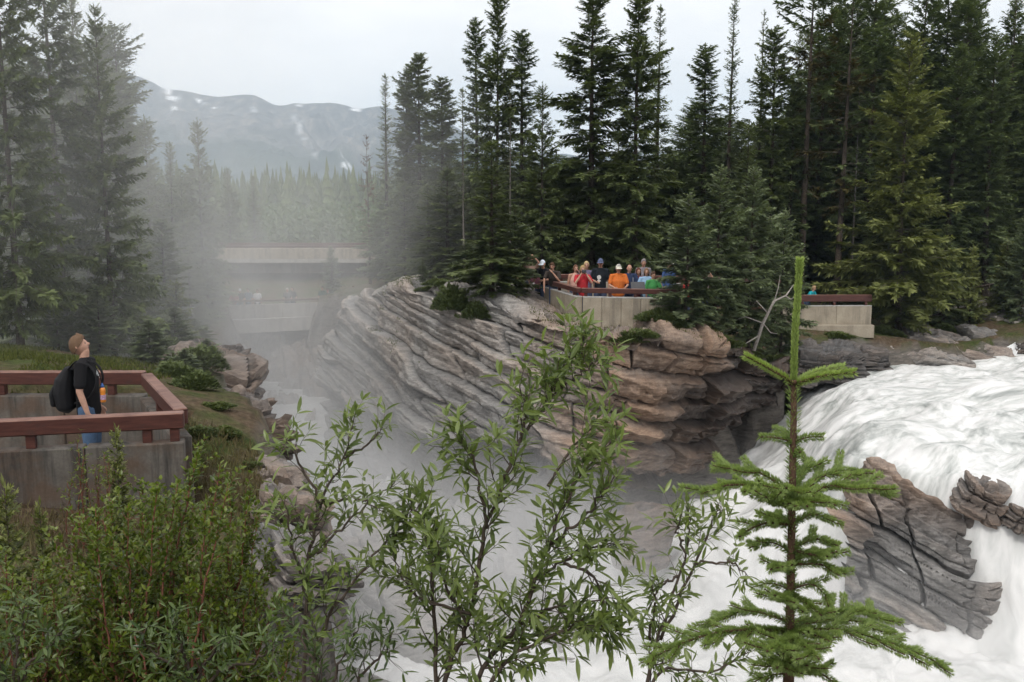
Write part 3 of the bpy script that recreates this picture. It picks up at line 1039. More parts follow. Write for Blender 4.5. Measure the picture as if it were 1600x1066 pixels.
# thin falling strands over the rock and the little trickle on the right bank: ribbons
def strands(name, spec, seed):
    rng = np.random.default_rng(seed)
    vs, fs = [], []
    for (p0, p1, p2, n, w, spread) in spec:
        p0, p1, p2 = map(np.asarray, (p0, p1, p2))
        for k in range(n):
            o = rng.normal(0, 1, 3) * np.array((spread, spread * 0.4, spread * 0.15))
            o2 = rng.normal(0, 1, 3) * np.array((spread, spread * 0.5, spread * 0.2)) * 1.2
            t1 = rng.uniform(0.6, 1.0)
            pts = []
            for t in np.linspace(0, t1, 9):
                q = (1 - t) ** 2 * p0 + 2 * t * (1 - t) * p1 + t * t * p2 + o * (1 - t) + o2 * t
                q = q + rng.normal(0, 0.008, 3)
                pts.append(q)
            pts = np.array(pts)
            ww = w * rng.uniform(0.3, 1.0) * np.sin(np.linspace(0.35, 2.9, 9))
            for j, q in enumerate(pts):
                vs += [q + (-ww[j], 0, 0), q + (0, -ww[j] * 0.8, 0), q + (ww[j], 0, 0)]
            b0 = len(vs) - 27
            for j in range(8):
                for h_ in (0, 1):
                    fs.append((b0 + j * 3 + h_, b0 + j * 3 + h_ + 1, b0 + j * 3 + h_ + 4, b0 + j * 3 + h_ + 3))
    return link(name, mesh_np(name, vs, np.array(fs), [M_STRAND], smooth=True))


M_STRAND = simple_mat('water_strand', (0.82, 0.83, 0.83), 0.5, 0.1, 5.0)
tag(strands('trickle_water', [(at(1596, 535, 40.0), at(1570, 545, 39.6), at(1572, 575, 38.9), 110, 0.035, 0.16)], 6), kind='stuff')
# ================================================================== CONIFERS
M_BARK = simple_mat('bark', (0.085, 0.068, 0.056), 0.95, 0.45, 14.0, 0.1, 0.03)
M_BARK_PALE = simple_mat('bark_pale', (0.17, 0.155, 0.14), 0.95, 0.4, 14.0, 0.1, 0.03)
M_DEAD = simple_mat('dead_twig', (0.13, 0.115, 0.1), 0.95, 0.4, 10.0, 0.1)
M_RED_DEAD = simple_mat('dead_needles', (0.13, 0.07, 0.04), 0.95, 0.4, 8.0, 0.1)
M_NEEDLE = leaf_mat('spruce_needles', (0.048, 0.069, 0.029), (0.155, 0.19, 0.073), rough=0.6, trans=0.16, spec=0.25)
M_NEEDLE_BLUE = leaf_mat('fir_needles', (0.062, 0.086, 0.048), (0.185, 0.225, 0.12), rough=0.6, trans=0.16, spec=0.25)
M_NEEDLE_BRIGHT = leaf_mat('young_needles', (0.070, 0.090, 0.030), (0.215, 0.235, 0.08), rough=0.6, trans=0.18, spec=0.25)
M_NEEDLE_DARK = leaf_mat('dark_spruce_needles', (0.046, 0.070, 0.034), (0.155, 0.196, 0.08), rough=0.6, trans=0.14, spec=0.25)  # needle colour of the dark spruces and the far wood
M_NEEDLE_BROWN = leaf_mat('browning_needles', (0.05, 0.042, 0.016), (0.12, 0.10, 0.035), rough=0.65, trans=0.1, spec=0.2)


class Quads:
    def __init__(self):
        self.v, self.t, self.n = [], [], 0

    def kites(self, p, d, side, L, W, tint):
        """leaf-like kites: base p, direction d, half-width axis side"""
        n = len(p)
        L, W = np.broadcast_to(L, (n,))[:, None], np.broadcast_to(W, (n,))[:, None]
        v = np.stack([p, p + d * L * 0.4 + side * W, p + d * L, p + d * L * 0.4 - side * W], 1)
        self.v.append(v.reshape(-1, 3))
        self.t.append(np.repeat(np.broadcast_to(tint, (n,)), 4))
        self.n += n

    def data(self):
        v = np.concatenate(self.v)
        return v, np.arange(len(v)).reshape(-1, 4), np.concatenate(self.t)


def unit(a):
    return a / (np.linalg.norm(a, axis=-1, keepdims=True) + 1e-9)


def conifer_meshes(name, h, cw, seed, mat, rb=None, clear=0.05, dens=1.0, droop=0.25, prof=1.0, twig=0.075, tuft=0.32, gap=0.0, dead=0.0, bark=None, spire=0.0, ragged=0.25, brown=None, tipdroop=0.2):
    """one tree, base at the origin, height h, crown radius cw. Returns trunk mesh and crown mesh."""
    rng = np.random.default_rng(seed)
    rb = rb or h * 0.011
    tm = MB()
    n = 10
    sway = rng.normal(0, 0.006 * h, 2)
    zs = np.linspace(-0.5, h, n)
    axis = lambda z: np.array((sway[0] * math.sin(z / h * 2.6), sway[1] * math.sin(z / h * 2.1 + 0.5), z))
    tm.tube([axis(z) for z in zs], [max(0.012, rb * (1 - max(z, 0) / h) ** 0.85 + (0.25 * rb if z < 0.1 else 0)) for z in zs], 8)
    Q = Quads()
    wv, wf = [], []
    z = clear * h
    lowz = z
    ang = rng.uniform(0, 6.28)
    whorl = 0.235 / dens
    while z < h - 0.12:
        t = (z - lowz) / (h - lowz)
        nb = int(rng.integers(4, 7)) if t < 0.93 else 4
        lenf = ((1 - t) ** prof) * (0.55 + 0.45 * min(1, t / 0.12)) * (0.8 + 0.4 * vnoise(z * 0.9, 0.0, 0.0, seed)) + 0.05
        if spire:
            lenf = (1 - spire) * lenf + spire * (0.30 * (1 - t) ** 0.5 + 0.7 * max(0, 1 - t * 2.2))
        for k in range(nb):
            ang += 2.39996 + rng.normal(0, 0.25)
            if rng.random() < gap:
                continue
            L = cw * lenf * (1 + rng.normal(0, ragged)) + 0.10
            L = max(0.1, min(L, cw * 1.5))
            zb = z + rng.uniform(-0.5, 0.5) * whorl
            a0 = 0.75 * t ** 1.5 - droop * (1 - t) + rng.normal(0, 0.12)       # start slope
            curl = -tipdroop * (1 - t) * 0.6 + rng.uniform(0.05, 0.3) * 0.5
            ns = max(3, int(L / twig))
            s = (np.arange(ns) + rng.uniform(0.2, 0.8)) / ns
            ca, sa = math.cos(ang), math.sin(ang)
            bx = axis(zb)

            def pt(s_):
                r_ = L * s_
                return np.stack([bx[0] + r_ * ca, bx[1] + r_ * sa, zb + L * (a0 * s_ + curl * s_ * s_)], -1)

            P = pt(s)
            tan = unit(np.stack([np.full(ns, ca), np.full(ns, sa), a0 + 2 * curl * s], -1))
            side0 = np.array((-sa, ca, 0.0))
            # wood
            wp = pt(np.array((0, 0.5, 1.0)))
            r0 = 0.010 + 0.006 * L
            b0 = len(wv)
            for j, rr in enumerate((r0, r0 * 0.6, 0.004)):
                for q in ((0, 0, rr), tuple(side0 * rr), tuple(-side0 * rr)):
                    wv.append(wp[j] + np.array(q))
            for j in (0, 1):
                for q in range(3):
                    wf.append((b0 + j * 3 + q, b0 + j * 3 + (q + 1) % 3, b0 + j * 3 + 3 + (q + 1) % 3, b0 + j * 3 + 3 + q))
            if rng.random() < dead:
                continue
            br_t = rng.normal(0, 0.16)
            for sg in (-1, 1, 0):
                keep = s > (0.22 if L > 0.6 else 0.05)
                if sg == 0:
                    keep &= rng.random(ns) < 0.95
                pp = P[keep]
                m = len(pp)
                if not m:
                    continue
                tl = (tuft * L * (1 - 0.72 * s[keep]) + 0.10) * rng.uniform(0.65, 1.25, m)
                tl = np.minimum(tl, 0.62)
                d = tan[keep] * rng.uniform(0.55, 1.0, m)[:, None] + side0 * (sg * rng.uniform(0.5, 1.0, m))[:, None]
                d[:, 2] += rng.normal(-0.18 * (1 - t), 0.16, m) + (0.1 if sg else 0.0) - (0.75 * (1 - 0.5 * t) if sg == 0 else 0)
                d = unit(d)
                up = rng.normal(0, 0.25, (m, 3)) + (0, 0, 1)
                sd = unit(np.cross(d, up))
                w = np.clip(tl * 0.17, 0.02, 0.06) * rng.uniform(0.8, 1.2, m)
                tint = np.clip(0.34 + 0.42 * s[keep] + 0.2 * t + br_t + rng.normal(0, 0.14, m), 0, 1)
                Q.kites(pp, d, sd, tl, w, tint)
                # sub-sprigs that break the outline
                q = pp + d * (tl * 0.35)[:, None]
                for s2 in (-1, 1):
                    d2 = unit(d + sd * (s2 * rng.uniform(0.5, 0.95, m))[:, None] + rng.normal(0, 0.16, (m, 3)))
                    Q.kites(q, d2, unit(np.cross(d2, up)), tl * rng.uniform(0.4, 0.62, m), w * 0.85, np.clip(tint + 0.08, 0, 1))
            # end shoot
            Q.kites(P[-1:], tan[-1:], side0[None], 0.16, 0.025, 0.9)
        z += whorl * (0.8 + 0.4 * rng.random()) * (1.0 if t < 0.9 else 0.7)
    # leader
    tp = axis(h - 0.25)[None]
    for k in range(10):
        a_ = rng.uniform(0, 6.28)
        d = unit(np.array([[0.45 * math.cos(a_), 0.45 * math.sin(a_), 1.0]]))
        Q.kites(tp + (0, 0, 0.04 * k - 0.05), d, unit(np.cross(d, (math.cos(a_), math.sin(a_), 0.1))), 0.2, 0.025, 0.7)
    v, f, tint = Q.data()
    nv = len(v)
    wv, wf = np.array(wv), np.array(wf) + nv
    midx = np.concatenate([np.zeros(len(f), int), np.ones(len(wf), int)])
    if brown is not None:
        zz = v[f[:, 0], 2] / h
        nz = vnoise(v[f[:, 0], 0] * 1.1, v[f[:, 0], 1] * 1.1, v[f[:, 0], 2] * 1.1, seed)
        midx[:len(f)][(nz > 0.1) & (zz > brown[0]) & (zz < brown[1])] = 2
    crown = mesh_np(name + '_crown', np.concatenate([v, wv]), np.concatenate([f, wf]), [mat, M_DEAD, M_NEEDLE_BROWN], midx,
                    attrs={'tint': np.concatenate([tint, np.zeros(len(wv))])})
    trunk = tm.mesh(name + '_trunk', [bark or M_BARK], smooth=True)
    return dict(h=h, trunk=trunk, crown=crown, cw=cw)


KIND = {
    'bushy': conifer_meshes('bushy_spruce', 12, 2.4, 1, M_NEEDLE, clear=0.03, droop=0.22, prof=0.85, twig=0.085, tuft=0.34),
    'bushy2': conifer_meshes('bushy_spruce', 13, 2.2, 2, M_NEEDLE, clear=0.05, droop=0.28, prof=0.95, twig=0.085, tuft=0.33, ragged=0.3),
    'bright': conifer_meshes('bright_spruce', 12, 2.3, 3, M_NEEDLE_BRIGHT, clear=0.02, droop=0.12, prof=0.8, twig=0.08, tuft=0.36, dens=1.1),
    'soft': conifer_meshes('soft_fir', 8, 1.9, 4, M_NEEDLE_BLUE, clear=0.02, droop=0.05, prof=0.85, twig=0.07, tuft=0.36, dens=1.15, tipdroop=0.3),
    'narrow': conifer_meshes('narrow_spruce', 16, 1.45, 5, M_NEEDLE, clear=0.06, droop=0.5, prof=0.48, twig=0.07, tuft=0.46, dens=1.2, ragged=0.42, gap=0.04),
    'column': conifer_meshes('column_spruce', 16, 1.8, 17, M_NEEDLE, clear=0.05, droop=0.42, prof=0.42, twig=0.07, tuft=0.40, dens=1.25, ragged=0.38, gap=0.05),
    'narrow2': conifer_meshes('narrow_spruce', 16, 1.3, 6, M_NEEDLE_DARK, clear=0.08, droop=0.45, prof=0.55, twig=0.07, tuft=0.46, ragged=0.45, gap=0.08, dens=1.1),
    'spire': conifer_meshes('spire_fir', 15, 1.7, 7, M_NEEDLE_BLUE, clear=0.04, droop=0.08, prof=1.1, twig=0.08, tuft=0.30, spire=0.5, dens=0.95, gap=0.05),
    'dark': conifer_meshes('dark_spruce', 18, 2.5, 8, M_NEEDLE_DARK, clear=0.12, droop=0.3, prof=0.6, twig=0.09, tuft=0.36, dens=1.0, gap=0.03),
    'dark2': conifer_meshes('dark_spruce', 18, 2.2, 9, M_NEEDLE_DARK, clear=0.2, droop=0.25, prof=0.6, twig=0.09, tuft=0.38, dens=0.95, gap=0.06, dead=0.05, ragged=0.35),
    'sparse': conifer_meshes('sparse_spruce', 14, 1.6, 10, M_NEEDLE, clear=0.10, droop=0.1, prof=0.9, twig=0.08, tuft=0.30, dens=0.62, gap=0.22, ragged=0.4),
    'brown': conifer_meshes('browning_pine', 18, 1.9, 11, M_NEEDLE_DARK, clear=0.34, droop=0.15, prof=0.55, twig=0.10, tuft=0.36, dens=0.7, gap=0.2, dead=0.15, ragged=0.4, brown=(0.3, 0.85)),
    'near': conifer_meshes('near_spruce', 14, 2.1, 12, M_NEEDLE, clear=0.05, droop=0.18, prof=0.75, twig=0.06, tuft=0.30, dens=1.0, gap=0.08, ragged=0.35, tipdroop=0.1),
    'neardark': conifer_meshes('near_dark_spruce', 17, 2.2, 13, M_NEEDLE_DARK, clear=0.22, droop=0.3, prof=0.5, twig=0.07, tuft=0.30, dens=0.95, gap=0.08, dead=0.1, bark=M_BARK_PALE),
    'sapling': conifer_meshes('young_spruce', 3.5, 0.8, 14, M_NEEDLE_BRIGHT, clear=0.02, droop=-0.05, prof=0.85, twig=0.06, tuft=0.4, dens=1.5),
    'snag': conifer_meshes('dead_snag', 12, 0.8, 15, M_NEEDLE_BROWN, clear=0.25, droop=0.1, prof=0.5, twig=0.1, tuft=0.3, dens=0.6, gap=0.3, dead=1.0, bark=M_BARK_PALE),
    'reddead': conifer_meshes('red_dead_spruce', 12, 1.0, 16, M_RED_DEAD, clear=0.2, droop=0.1, prof=0.7, twig=0.12, tuft=0.28, dens=0.7, gap=0.2, dead=0.4),
}
_trng = random.Random(7)


def tree(kind, px, py_top, d, width=None, base_z=None, label=None, name='spruce_tree', group=None, cat='tree', dz=0.0, x=None):
    """tree standing on the ground at distance d under photo column px, its tip as high as the photo shows"""
    K = KIND[kind]
    p = at(px, py_top, d)
    xx = p[0] if x is None else x
    bz = gz(xx, d) if base_z is None else base_z
    if poly_sd(np.array([xx]), np.array([float(d)]), GORGE)[0] > 0 and base_z is None:
        bz = plateau(np.array([xx]), np.array([float(d)]))[0]
    H = float(p[2] - bz)
    s = H / K['h']
    w = s if width is None else (1.12 * width / FPX * d * 0.5) / K['cw']
    e = empty(name, (xx, d, bz), label, cat, group)
    e['_local'] = 1
    e.rotation_euler = (_trng.gauss(0, 0.008), _trng.gauss(0, 0.008), _trng.uniform(0, 6.28))
    e.scale = (w, w, s)
    link('trunk', K['trunk'], e)
    link('crown', K['crown'], e)
    return e


# ---- right of the middle: the trees one can tell apart (photo column, photo row of the tip, distance, crown width in px)
for t in (
    # behind the middle platform
    ('column', 928, -45, 37.5, 118, 'tallest ragged spruce rising straight behind the left part of the middle platform'),
    ('column', 1000, -30, 36.8, 98, 'tall dense column shaped spruce behind the man in the orange shirt'),
    ('spire', 1030, 12, 44, 92, 'slim fir with tiered open branches peeking out right of the column shaped spruce'),
    ('bushy', 848, 132, 36.5, 96, 'light green cone shaped spruce behind the left wing of the middle platform'),
    ('narrow2', 818, 48, 41, 72, 'slim dark spruce behind the light green cone shaped one'),
    ('column', 772, -4, 39, 74, 'tallest dark narrow spruce of the clump left of the middle platform'),
    ('narrow2', 741, 30, 42, 60, 'thin leaning spruce just left of the tallest dark narrow one'),
    ('sparse', 718, 140, 43, 66, 'short sparse spruce at the left side of the thin leaning one'),
    ('narrow', 686, 124, 46, 74, 'slim spruce standing alone against the mountain end right of the twin tipped one'),
    ('narrow', 652, 86, 48, 72, 'tall misty spruce with a twin tip against the mountain'),
    ('narrow2', 634, 112, 49, 60, 'lower tip beside the tall misty spruce against the mountain'),
    ('spire', 601, 118, 52, 76, 'misty open branched fir leftmost of the tall clump before the mountain'),
    ('bushy', 700, 262, 38.5, 120, 'bushy spruce low in the clump behind the grassy rock hump'),
    ('bushy2', 668, 290, 41, 110, 'wide misty spruce low behind the left end of the rock hump'),
    ('bushy', 632, 285, 46, 84, 'pale misty spruce at the left end of the clump above the far platform'),
    ('bushy2', 768, 222, 29.6, 132, 'mid green spruce standing at the cliff edge left of the middle platform'),
    ('soft', 806, 322, 30.6, 92, 'small spruce touching the left wing of the middle platform'),
    ('soft', 730, 380, 31.5, 92, 'low spruce bush like tree on the grassy rock hump'),
    ('soft', 885, 250, 39.5, 90, 'spruce filling the gap between the cone shaped one and the tallest ragged one'),
    ('bushy2', 965, 205, 40, 110, 'shaded spruce between the tallest ragged one and the column shaped one'),
    ('dark', 1047, 232, 47, 66, 'short dark spruce showing its tip at the right of the tiered fir'),
    # in front of and around the right part of the middle platform
    ('soft', 1075, 305, 27.2, 128, 'soft green spruce hiding the right end of the middle platform'),
    ('soft', 1122, 262, 28.6, 128, 'tall soft green spruce in front of the walkway right of the middle platform'),
    ('soft', 1178, 265, 30.8, 140, 'broad soft green spruce beside the bleached dead branch'),
    ('soft', 1228, 330, 33, 104, 'soft green spruce just left of the right platform wall'),
    ('narrow2', 1100, 74, 42, 78, 'grey green spruce with a rounded slope left of the sharp tiered one'),
    ('spire', 1145, -12, 45, 84, 'dark sharp fir with even tiers between the grey green spruce and the thin pines'),
    ('sparse', 1196, 20, 46, 60, 'thin topped pine to the right of the dark sharp fir'),
    ('narrow', 1210, 46, 43, 76, 'deep green spruce directly behind the thin topped pine'),
    ('bushy2', 1170, 195, 40, 110, 'shaded spruce below the thin topped pine'),
    ('narrow2', 1235, 130, 44, 60, 'small pointed spruce left of the browning pines'),
    # the tall dark stand on the right
    ('brown', 1272, -70, 44, 110, 'lichen hung pine with bare grey trunk left of the two browning ones'),
    ('brown', 1328, -20, 42.5, 104, 'browning pine with a bare black trunk above the red rail'),
    ('dark2', 1302, -60, 50, 120, 'dark spruce filling the gap behind the two browning pines'),
    ('dark', 1378, -120, 47, 150, 'tallest dark spruce behind the bright pyramid shaped one'),
    ('bright', 1428, 55, 40.2, 168, 'bright olive pyramid shaped spruce growing from the bank beside the right platform'),
    ('dark', 1452, -60, 49, 120, 'dark spruce just right of the tip of the bright pyramid shaped one'),
    ('dark', 1500, 70, 45.5, 135, 'deep green spruce between the bright pyramid shaped one and the open crowned pine'),
    ('sparse', 1532, -110, 50, 120, 'open crowned pine with sky showing between its branches at the right'),
    ('dark', 1568, 52, 46, 118, 'deep green spruce at the right edge with its tip just under the sky'),
    ('sparse', 1594, -60, 52, 80, 'thin dead looking pine at the right edge of the photo'),
    ('bushy2', 1480, 352, 42.5, 70, 'young spruce leaning against the right flank of the bright pyramid shaped one'),
    ('sapling', 1522, 386, 42.5, 46, 'knee high looking young spruce with one stem beside the path on the right bank'),
    ('sapling', 1574, 378, 42.8, 64, 'rounder young spruce beside the path near the right edge'),
    ('soft', 1606, 330, 42, 80, 'young spruce cut by the right edge of the photo above the slabs'),
    # left side
    ('near', 150, 14, 20, 116, 'tall misty spruce with separate drooping boughs behind the man with the backpack'),
    ('neardark', 52, -160, 20, 130, 'big dark spruce with a pale bare lower trunk at the left'),
    ('near', 104, -60, 27, 96, 'dark spruce between the pale trunked one and the misty one with drooping boughs'),
    ('near', -18, -190, 18, 140, 'dark spruce cut by the left edge of the photo'),
    ('near', 196, 250, 26, 100, 'dense young spruce tight against the right of the misty one with drooping boughs'),
    ('bushy', 226, 184, 40, 112, 'misty grey spruce right of the boughs with its tip below the mountain crest'),
    ('bushy', 307, 188, 56, 92, 'single cone shaped spruce standing clear before the mountain'),
    ('bushy2', 282, 270, 54, 80, 'hazy shorter spruce left of the single cone shaped one'),
    ('bushy', 356, 262, 88, 52, 'small far spruce just right of the single cone shaped one'),
    ('bushy2', 394, 276, 92, 50, 'small far spruce over the left half of the bridge'),
    ('soft', 323, 410, 44, 70, 'pale spruce standing before the left end of the far platform'),
    ('soft', 240, 385, 30, 70, 'thin misty young spruce in front of the pointing visitor'),
    ('soft', 518, 385, 68, 40, 'little misty spruce before the right half of the bridge'),
    ('soft', 190, 395, 24, 100, 'low misty spruce behind the back rail of the near platform'),
    ('soft', 105, 400, 21, 110, 'low shaded spruce left of the misty one with drooping boughs'),
    ('narrow', 175, 120, 33, 90, 'grey misty slim spruce just behind the boughs of the tall misty one'),
    ('bushy2', 262, 225, 47, 84, 'faint slim spruce in the mist between the grey one and the single cone shaped one'),
    ('bushy', 215, 330, 24, 100, 'mid sized misty spruce on the rim right behind the man'),
    ('narrow', 250, 345, 27, 70, 'thin misty spruce on the gorge rim beside the pointing visitor'),
    ('bushy2', 295, 400, 36, 90, 'pale green spruce on the gorge rim left of the far platform'),
    ('soft', 270, 480, 21, 80, 'low young spruce on the gorge rim behind the end rail'),
    ('soft', 305, 500, 28, 70, 'small hazy spruce at the brink of the gorge left of the far wall'),
    ('soft', 322, 530, 19, 60, 'small misty spruce on the brink above the brown rocks'),
    ('soft', 288, 545, 16.5, 56, 'dark little spruce on the slope just behind the end rail'),
    ('soft', 232, 500, 17.5, 80, 'low spruce on the bank behind the back rail right of the man'),
    ('soft', 150, 450, 19, 90, 'low spruce right behind the head of the man'),
    ('bushy2', 20, 330, 24, 130, 'shaded spruce behind the pale bare trunk at the left'),
    ('soft', 85, 440, 19, 80, 'young spruce on the mossy bank left of the man'),
    ('sapling', 275, 440, 26, 66, 'yellowish young spruce on the slope right of the near platform'),
    ('soft', 660, 408, 33.5, 24, 'tiny spruce seedling on top of the bare rock hump'),
):
    kind, px_, pt_, d_, w_, lab = t
    tree(kind, px_, pt_, d_, w_, label=lab, name={'brown': 'pine_tree', 'sparse': 'pine_tree', 'spire': 'fir_tree', 'sapling': 'young_spruce', 'soft': 'young_spruce'}.get(kind, 'spruce_tree'))

for px_, pt_, d_, w_, kind, lab in (
    (725, 262, 33.5, 22, 'snag', 'bare grey snag pole left of the spruce at the cliff edge'),
    (796, 150, 38, 20, 'snag', 'pale leaning dead pole between the dark narrow spruces'),
    (574, 214, 60, 34, 'reddead', 'reddish dead spruce left of the misty open branched fir'),
    (1190, 50, 50, 20, 'snag', 'thin bare snag beside the dark sharp fir'),
    (1345, 120, 43.5, 24, 'snag', 'grey dead stem beside the black trunk of the browning pine')):
    tree(kind, px_, pt_, d_, w_, label=lab, name='dead_tree')

# ---- the forest behind, tree by tree
_fr = random.Random(11)
nfill = 0
zones = [(690, 1075, 42, 62, 235, 330, 26, 'behind the middle platform'), (1060, 1260, 46, 66, 150, 260, 20, 'behind the soft green spruces'), (1240, 1660, 48, 72, -30, 190, 44, 'behind the right platform and river bank'),
         (-60, 190, 26, 60, 30, 260, 26, 'at the left behind the near platform'), (170, 300, 60, 84, 255, 300, 10, 'left of the bridge'), (625, 725, 54, 75, 230, 300, 10, 'at the right end of the bridge')]
for (x0, x1, d0, d1, t0, t1, n, where_) in zones:
    for i in range(n):
        px_ = x0 + (x1 - x0) * (i + _fr.uniform(0.1, 0.9)) / n
        d_ = _fr.uniform(d0, d1)
        tree(_fr.choice(('dark', 'dark2', 'dark', 'bushy2')), px_, _fr.uniform(t0, t1), d_, _fr.uniform(110, 170) * 45 / d_,
             label='dark spruce in the shaded stand ' + where_, group='dark spruces ' + where_)
        nfill += 1
for (x0, x1, d0, d1, t0, t1, n, where_) in ((700, 1080, 39, 48, 330, 400, 16, 'behind the middle platform'), (1240, 1640, 46, 60, 300, 400, 22, 'behind the right platform'), (20, 210, 22, 40, 380, 470, 12, 'behind the near platform'), (200, 320, 56, 75, 330, 380, 7, 'left of the bridge')):
    for i in range(n):
        px_ = x0 + (x1 - x0) * (i + _fr.uniform(0.1, 0.9)) / n
        d_ = _fr.uniform(d0, d1)
        tree(_fr.choice(('bushy2', 'soft', 'dark')), px_, _fr.uniform(t0, t1), d_, _fr.uniform(80, 130) * 45 / d_,
             label='low understorey spruce between the trunks ' + where_, name='young_spruce', group='understorey spruces ' + where_)

# ---- far wood over the bridge: one mass
rng = np.random.default_rng(3)


def low_conifers(N, xr, yr, hr, seed):
    rng = np.random.default_rng(seed)
    vs, fs, tn = [], [], []
    b0 = 0
    yy = rng.uniform(yr[0] ** 2, yr[1] ** 2, N) ** 0.5
    px_ = rng.uniform(xr[0], xr[1], N)
    xx = (px_ - 800) / FPX * yy
    for x_, y_ in zip(xx, yy):
        z0 = -9.5
        h = rng.uniform(*hr)
        r = h * rng.uniform(0.13, 0.20)
        nl = 9
        th = rng.uniform(0.2, 0.8)
        for l in range(nl):
            t = l / nl
            zl = z0 + h * (0.12 + 0.88 * t)
            rr = r * (1 - t) ** 0.85 * rng.uniform(0.75, 1.25) + 0.1
            a = rng.uniform(0, 6.28) + np.arange(7) * 6.283 / 7
            rad = rr * rng.uniform(0.55, 1.25, 7)
            ring = np.stack([x_ + rad * np.cos(a), y_ + rad * np.sin(a), np.full(7, zl) - rad * rng.uniform(0.1, 0.5, 7)], 1)
            apex = np.array([[x_, y_, zl + h * 0.17]])
            vs.append(np.concatenate([ring, apex]))
            fs.append(np.array([(b0 + k, b0 + (k + 1) % 7, b0 + 7) for k in range(7)]))
            tn.append(np.clip(np.full(8, th + rng.normal(0, 0.1)), 0, 1))
            b0 += 8
    return np.concatenate(vs), np.concatenate(fs), np.concatenate(tn)


v, f, tn = low_conifers(2400, (60, 900), (230, 620), (12, 19), 4)
tag(link('far_forest', mesh_np('far_forest', v, f, [M_NEEDLE_DARK], attrs={'tint': tn})), kind='stuff')
v, f, tn = low_conifers(420, (-100, 1750), (110, 215), (6.5, 9.5), 5)
tag(link('mid_forest', mesh_np('mid_forest', v, f, [M_NEEDLE], attrs={'tint': tn})), kind='stuff')
# pale broadleaf thicket behind the bridge
N = 26000
cc = rng.integers(0, 150, N)
cpos = np.stack([rng.uniform(420, 620, 150), rng.uniform(100, 190, 150)], 1)
ch = rng.uniform(3.5, 7.5, 150)
cr = rng.uniform(2.0, 4.0, 150)
dv = unit(rng.normal(0, 1, (N, 3))) * (rng.uniform(0.35, 1, N) ** 0.5)[:, None]
ctr = np.stack([(cpos[:, 0] - 800) / FPX * cpos[:, 1], cpos[:, 1], -7.5 + ch * 0.5], 1)
p = ctr[cc] + dv * np.stack([cr[cc], cr[cc], ch[cc] * 0.55], 1)
d = unit(rng.normal(0, 1, (N, 3)) + (0, 0, 0.6))
Q = Quads()
Q.kites(p, d, unit(np.cross(d, rng.normal(0, 1, (N, 3)))), rng.uniform(0.4, 0.8, N), 0.22, np.clip(rng.normal(0.5, 0.2, N), 0, 1))
v, f, tn = Q.data()
M_ASPEN = leaf_mat('aspen_leaves', (0.045, 0.08, 0.025), (0.10, 0.15, 0.05), trans=0.25)
tag(link('aspen_thicket', mesh_np('aspen_thicket', v, f, [M_ASPEN], attrs={'tint': tn})), kind='stuff')
# ================================================================== BUILT THINGS
def concrete(name, c0, c1, streak, stain=(0.04, 0.036, 0.032), amount=0.6, low=None):
    m, nt, b = new_mat(name)
    co = coords(nt)
    n1 = noise(nt, co, 3.0, 6, 0.6)
    n2 = noise(nt, co, 40, 4, 0.6)
    st = noise(nt, coords(nt, (streak, streak, 0.35)), 1.0, 5, 0.7)
    c = ramp(nt, n1, [(0.3, c0), (0.7, c1)])
    k = ramp(nt, st, [(0.46, (0, 0, 0)), (0.64, (1, 1, 1))])
    c = mixc(nt, math_n(nt, 'MULTIPLY', k, amount), c, stain)
    if low:
        k2 = ramp(nt, noise(nt, coords(nt, (2, 2, 2)), 1.3, 5, 0.6), [(0.45, (0, 0, 0)), (0.62, (1, 1, 1))])
        c = mixc(nt, math_n(nt, 'MULTIPLY', k2, 0.7), c, low)
    g = ramp(nt, n2, [(0.3, (0.85, 0.85, 0.85)), (0.7, (1.1, 1.1, 1.1))])
    nt.links.new(mixc(nt, 1.0, c, g, 'MULTIPLY'), b.inputs['Base Color'])
    b.inputs['Roughness'].default_value = 0.9
    bump(nt, b, math_n(nt, 'ADD', n1, math_n(nt, 'MULTIPLY', n2, 0.4)), 0.35, 0.01)
    return m


M_CONC_DARK = concrete('stained_concrete', (0.075, 0.066, 0.058), (0.15, 0.135, 0.118), 5.0, (0.02, 0.018, 0.017), 0.9, (0.10, 0.06, 0.038))
M_CONC = concrete('tan_concrete', (0.30, 0.255, 0.195), (0.42, 0.365, 0.285), 3.0, (0.15, 0.13, 0.105), 0.65)
M_CONC_GREY = concrete('grey_concrete', (0.36, 0.34, 0.31), (0.46, 0.44, 0.41), 2.5, (0.2, 0.19, 0.18), 0.5)
M_CAP = concrete('concrete_cap', (0.42, 0.41, 0.39), (0.56, 0.55, 0.53), 4.0, (0.2, 0.19, 0.18), 0.4)

M_WOOD, nt, b = new_mat('red_brown_wood')
co = coords(nt)
n1 = noise(nt, co, 2.5, 6, 0.65)
n2 = noise(nt, coords(nt, (3, 3, 30)), 1.5, 6, 0.65)
c = ramp(nt, n2, [(0.3, (0.05, 0.017, 0.014)), (0.6, (0.095, 0.034, 0.026)), (0.85, (0.15, 0.062, 0.046))])
wn_ = ramp(nt, noise(nt, coords(nt, (4, 4, 9)), 2.0, 6, 0.7), [(0.56, (0, 0, 0)), (0.68, (1, 1, 1))])
c = mixc(nt, math_n(nt, 'MULTIPLY', wn_, 0.55), c, (0.045, 0.03, 0.028))
geo = nt.nodes.new('ShaderNodeNewGeometry')
sx = nt.nodes.new('ShaderNodeSeparateXYZ')
nt.links.new(geo.outputs['Normal'], sx.inputs[0])
topm = math_n(nt, 'MULTIPLY', ramp(nt, sx.outputs['Z'], [(0.4, (0, 0, 0)), (0.7, (1, 1, 1))]), ramp(nt, n1, [(0.36, (0.25, 0.25, 0.25)), (0.56, (1, 1, 1))]))
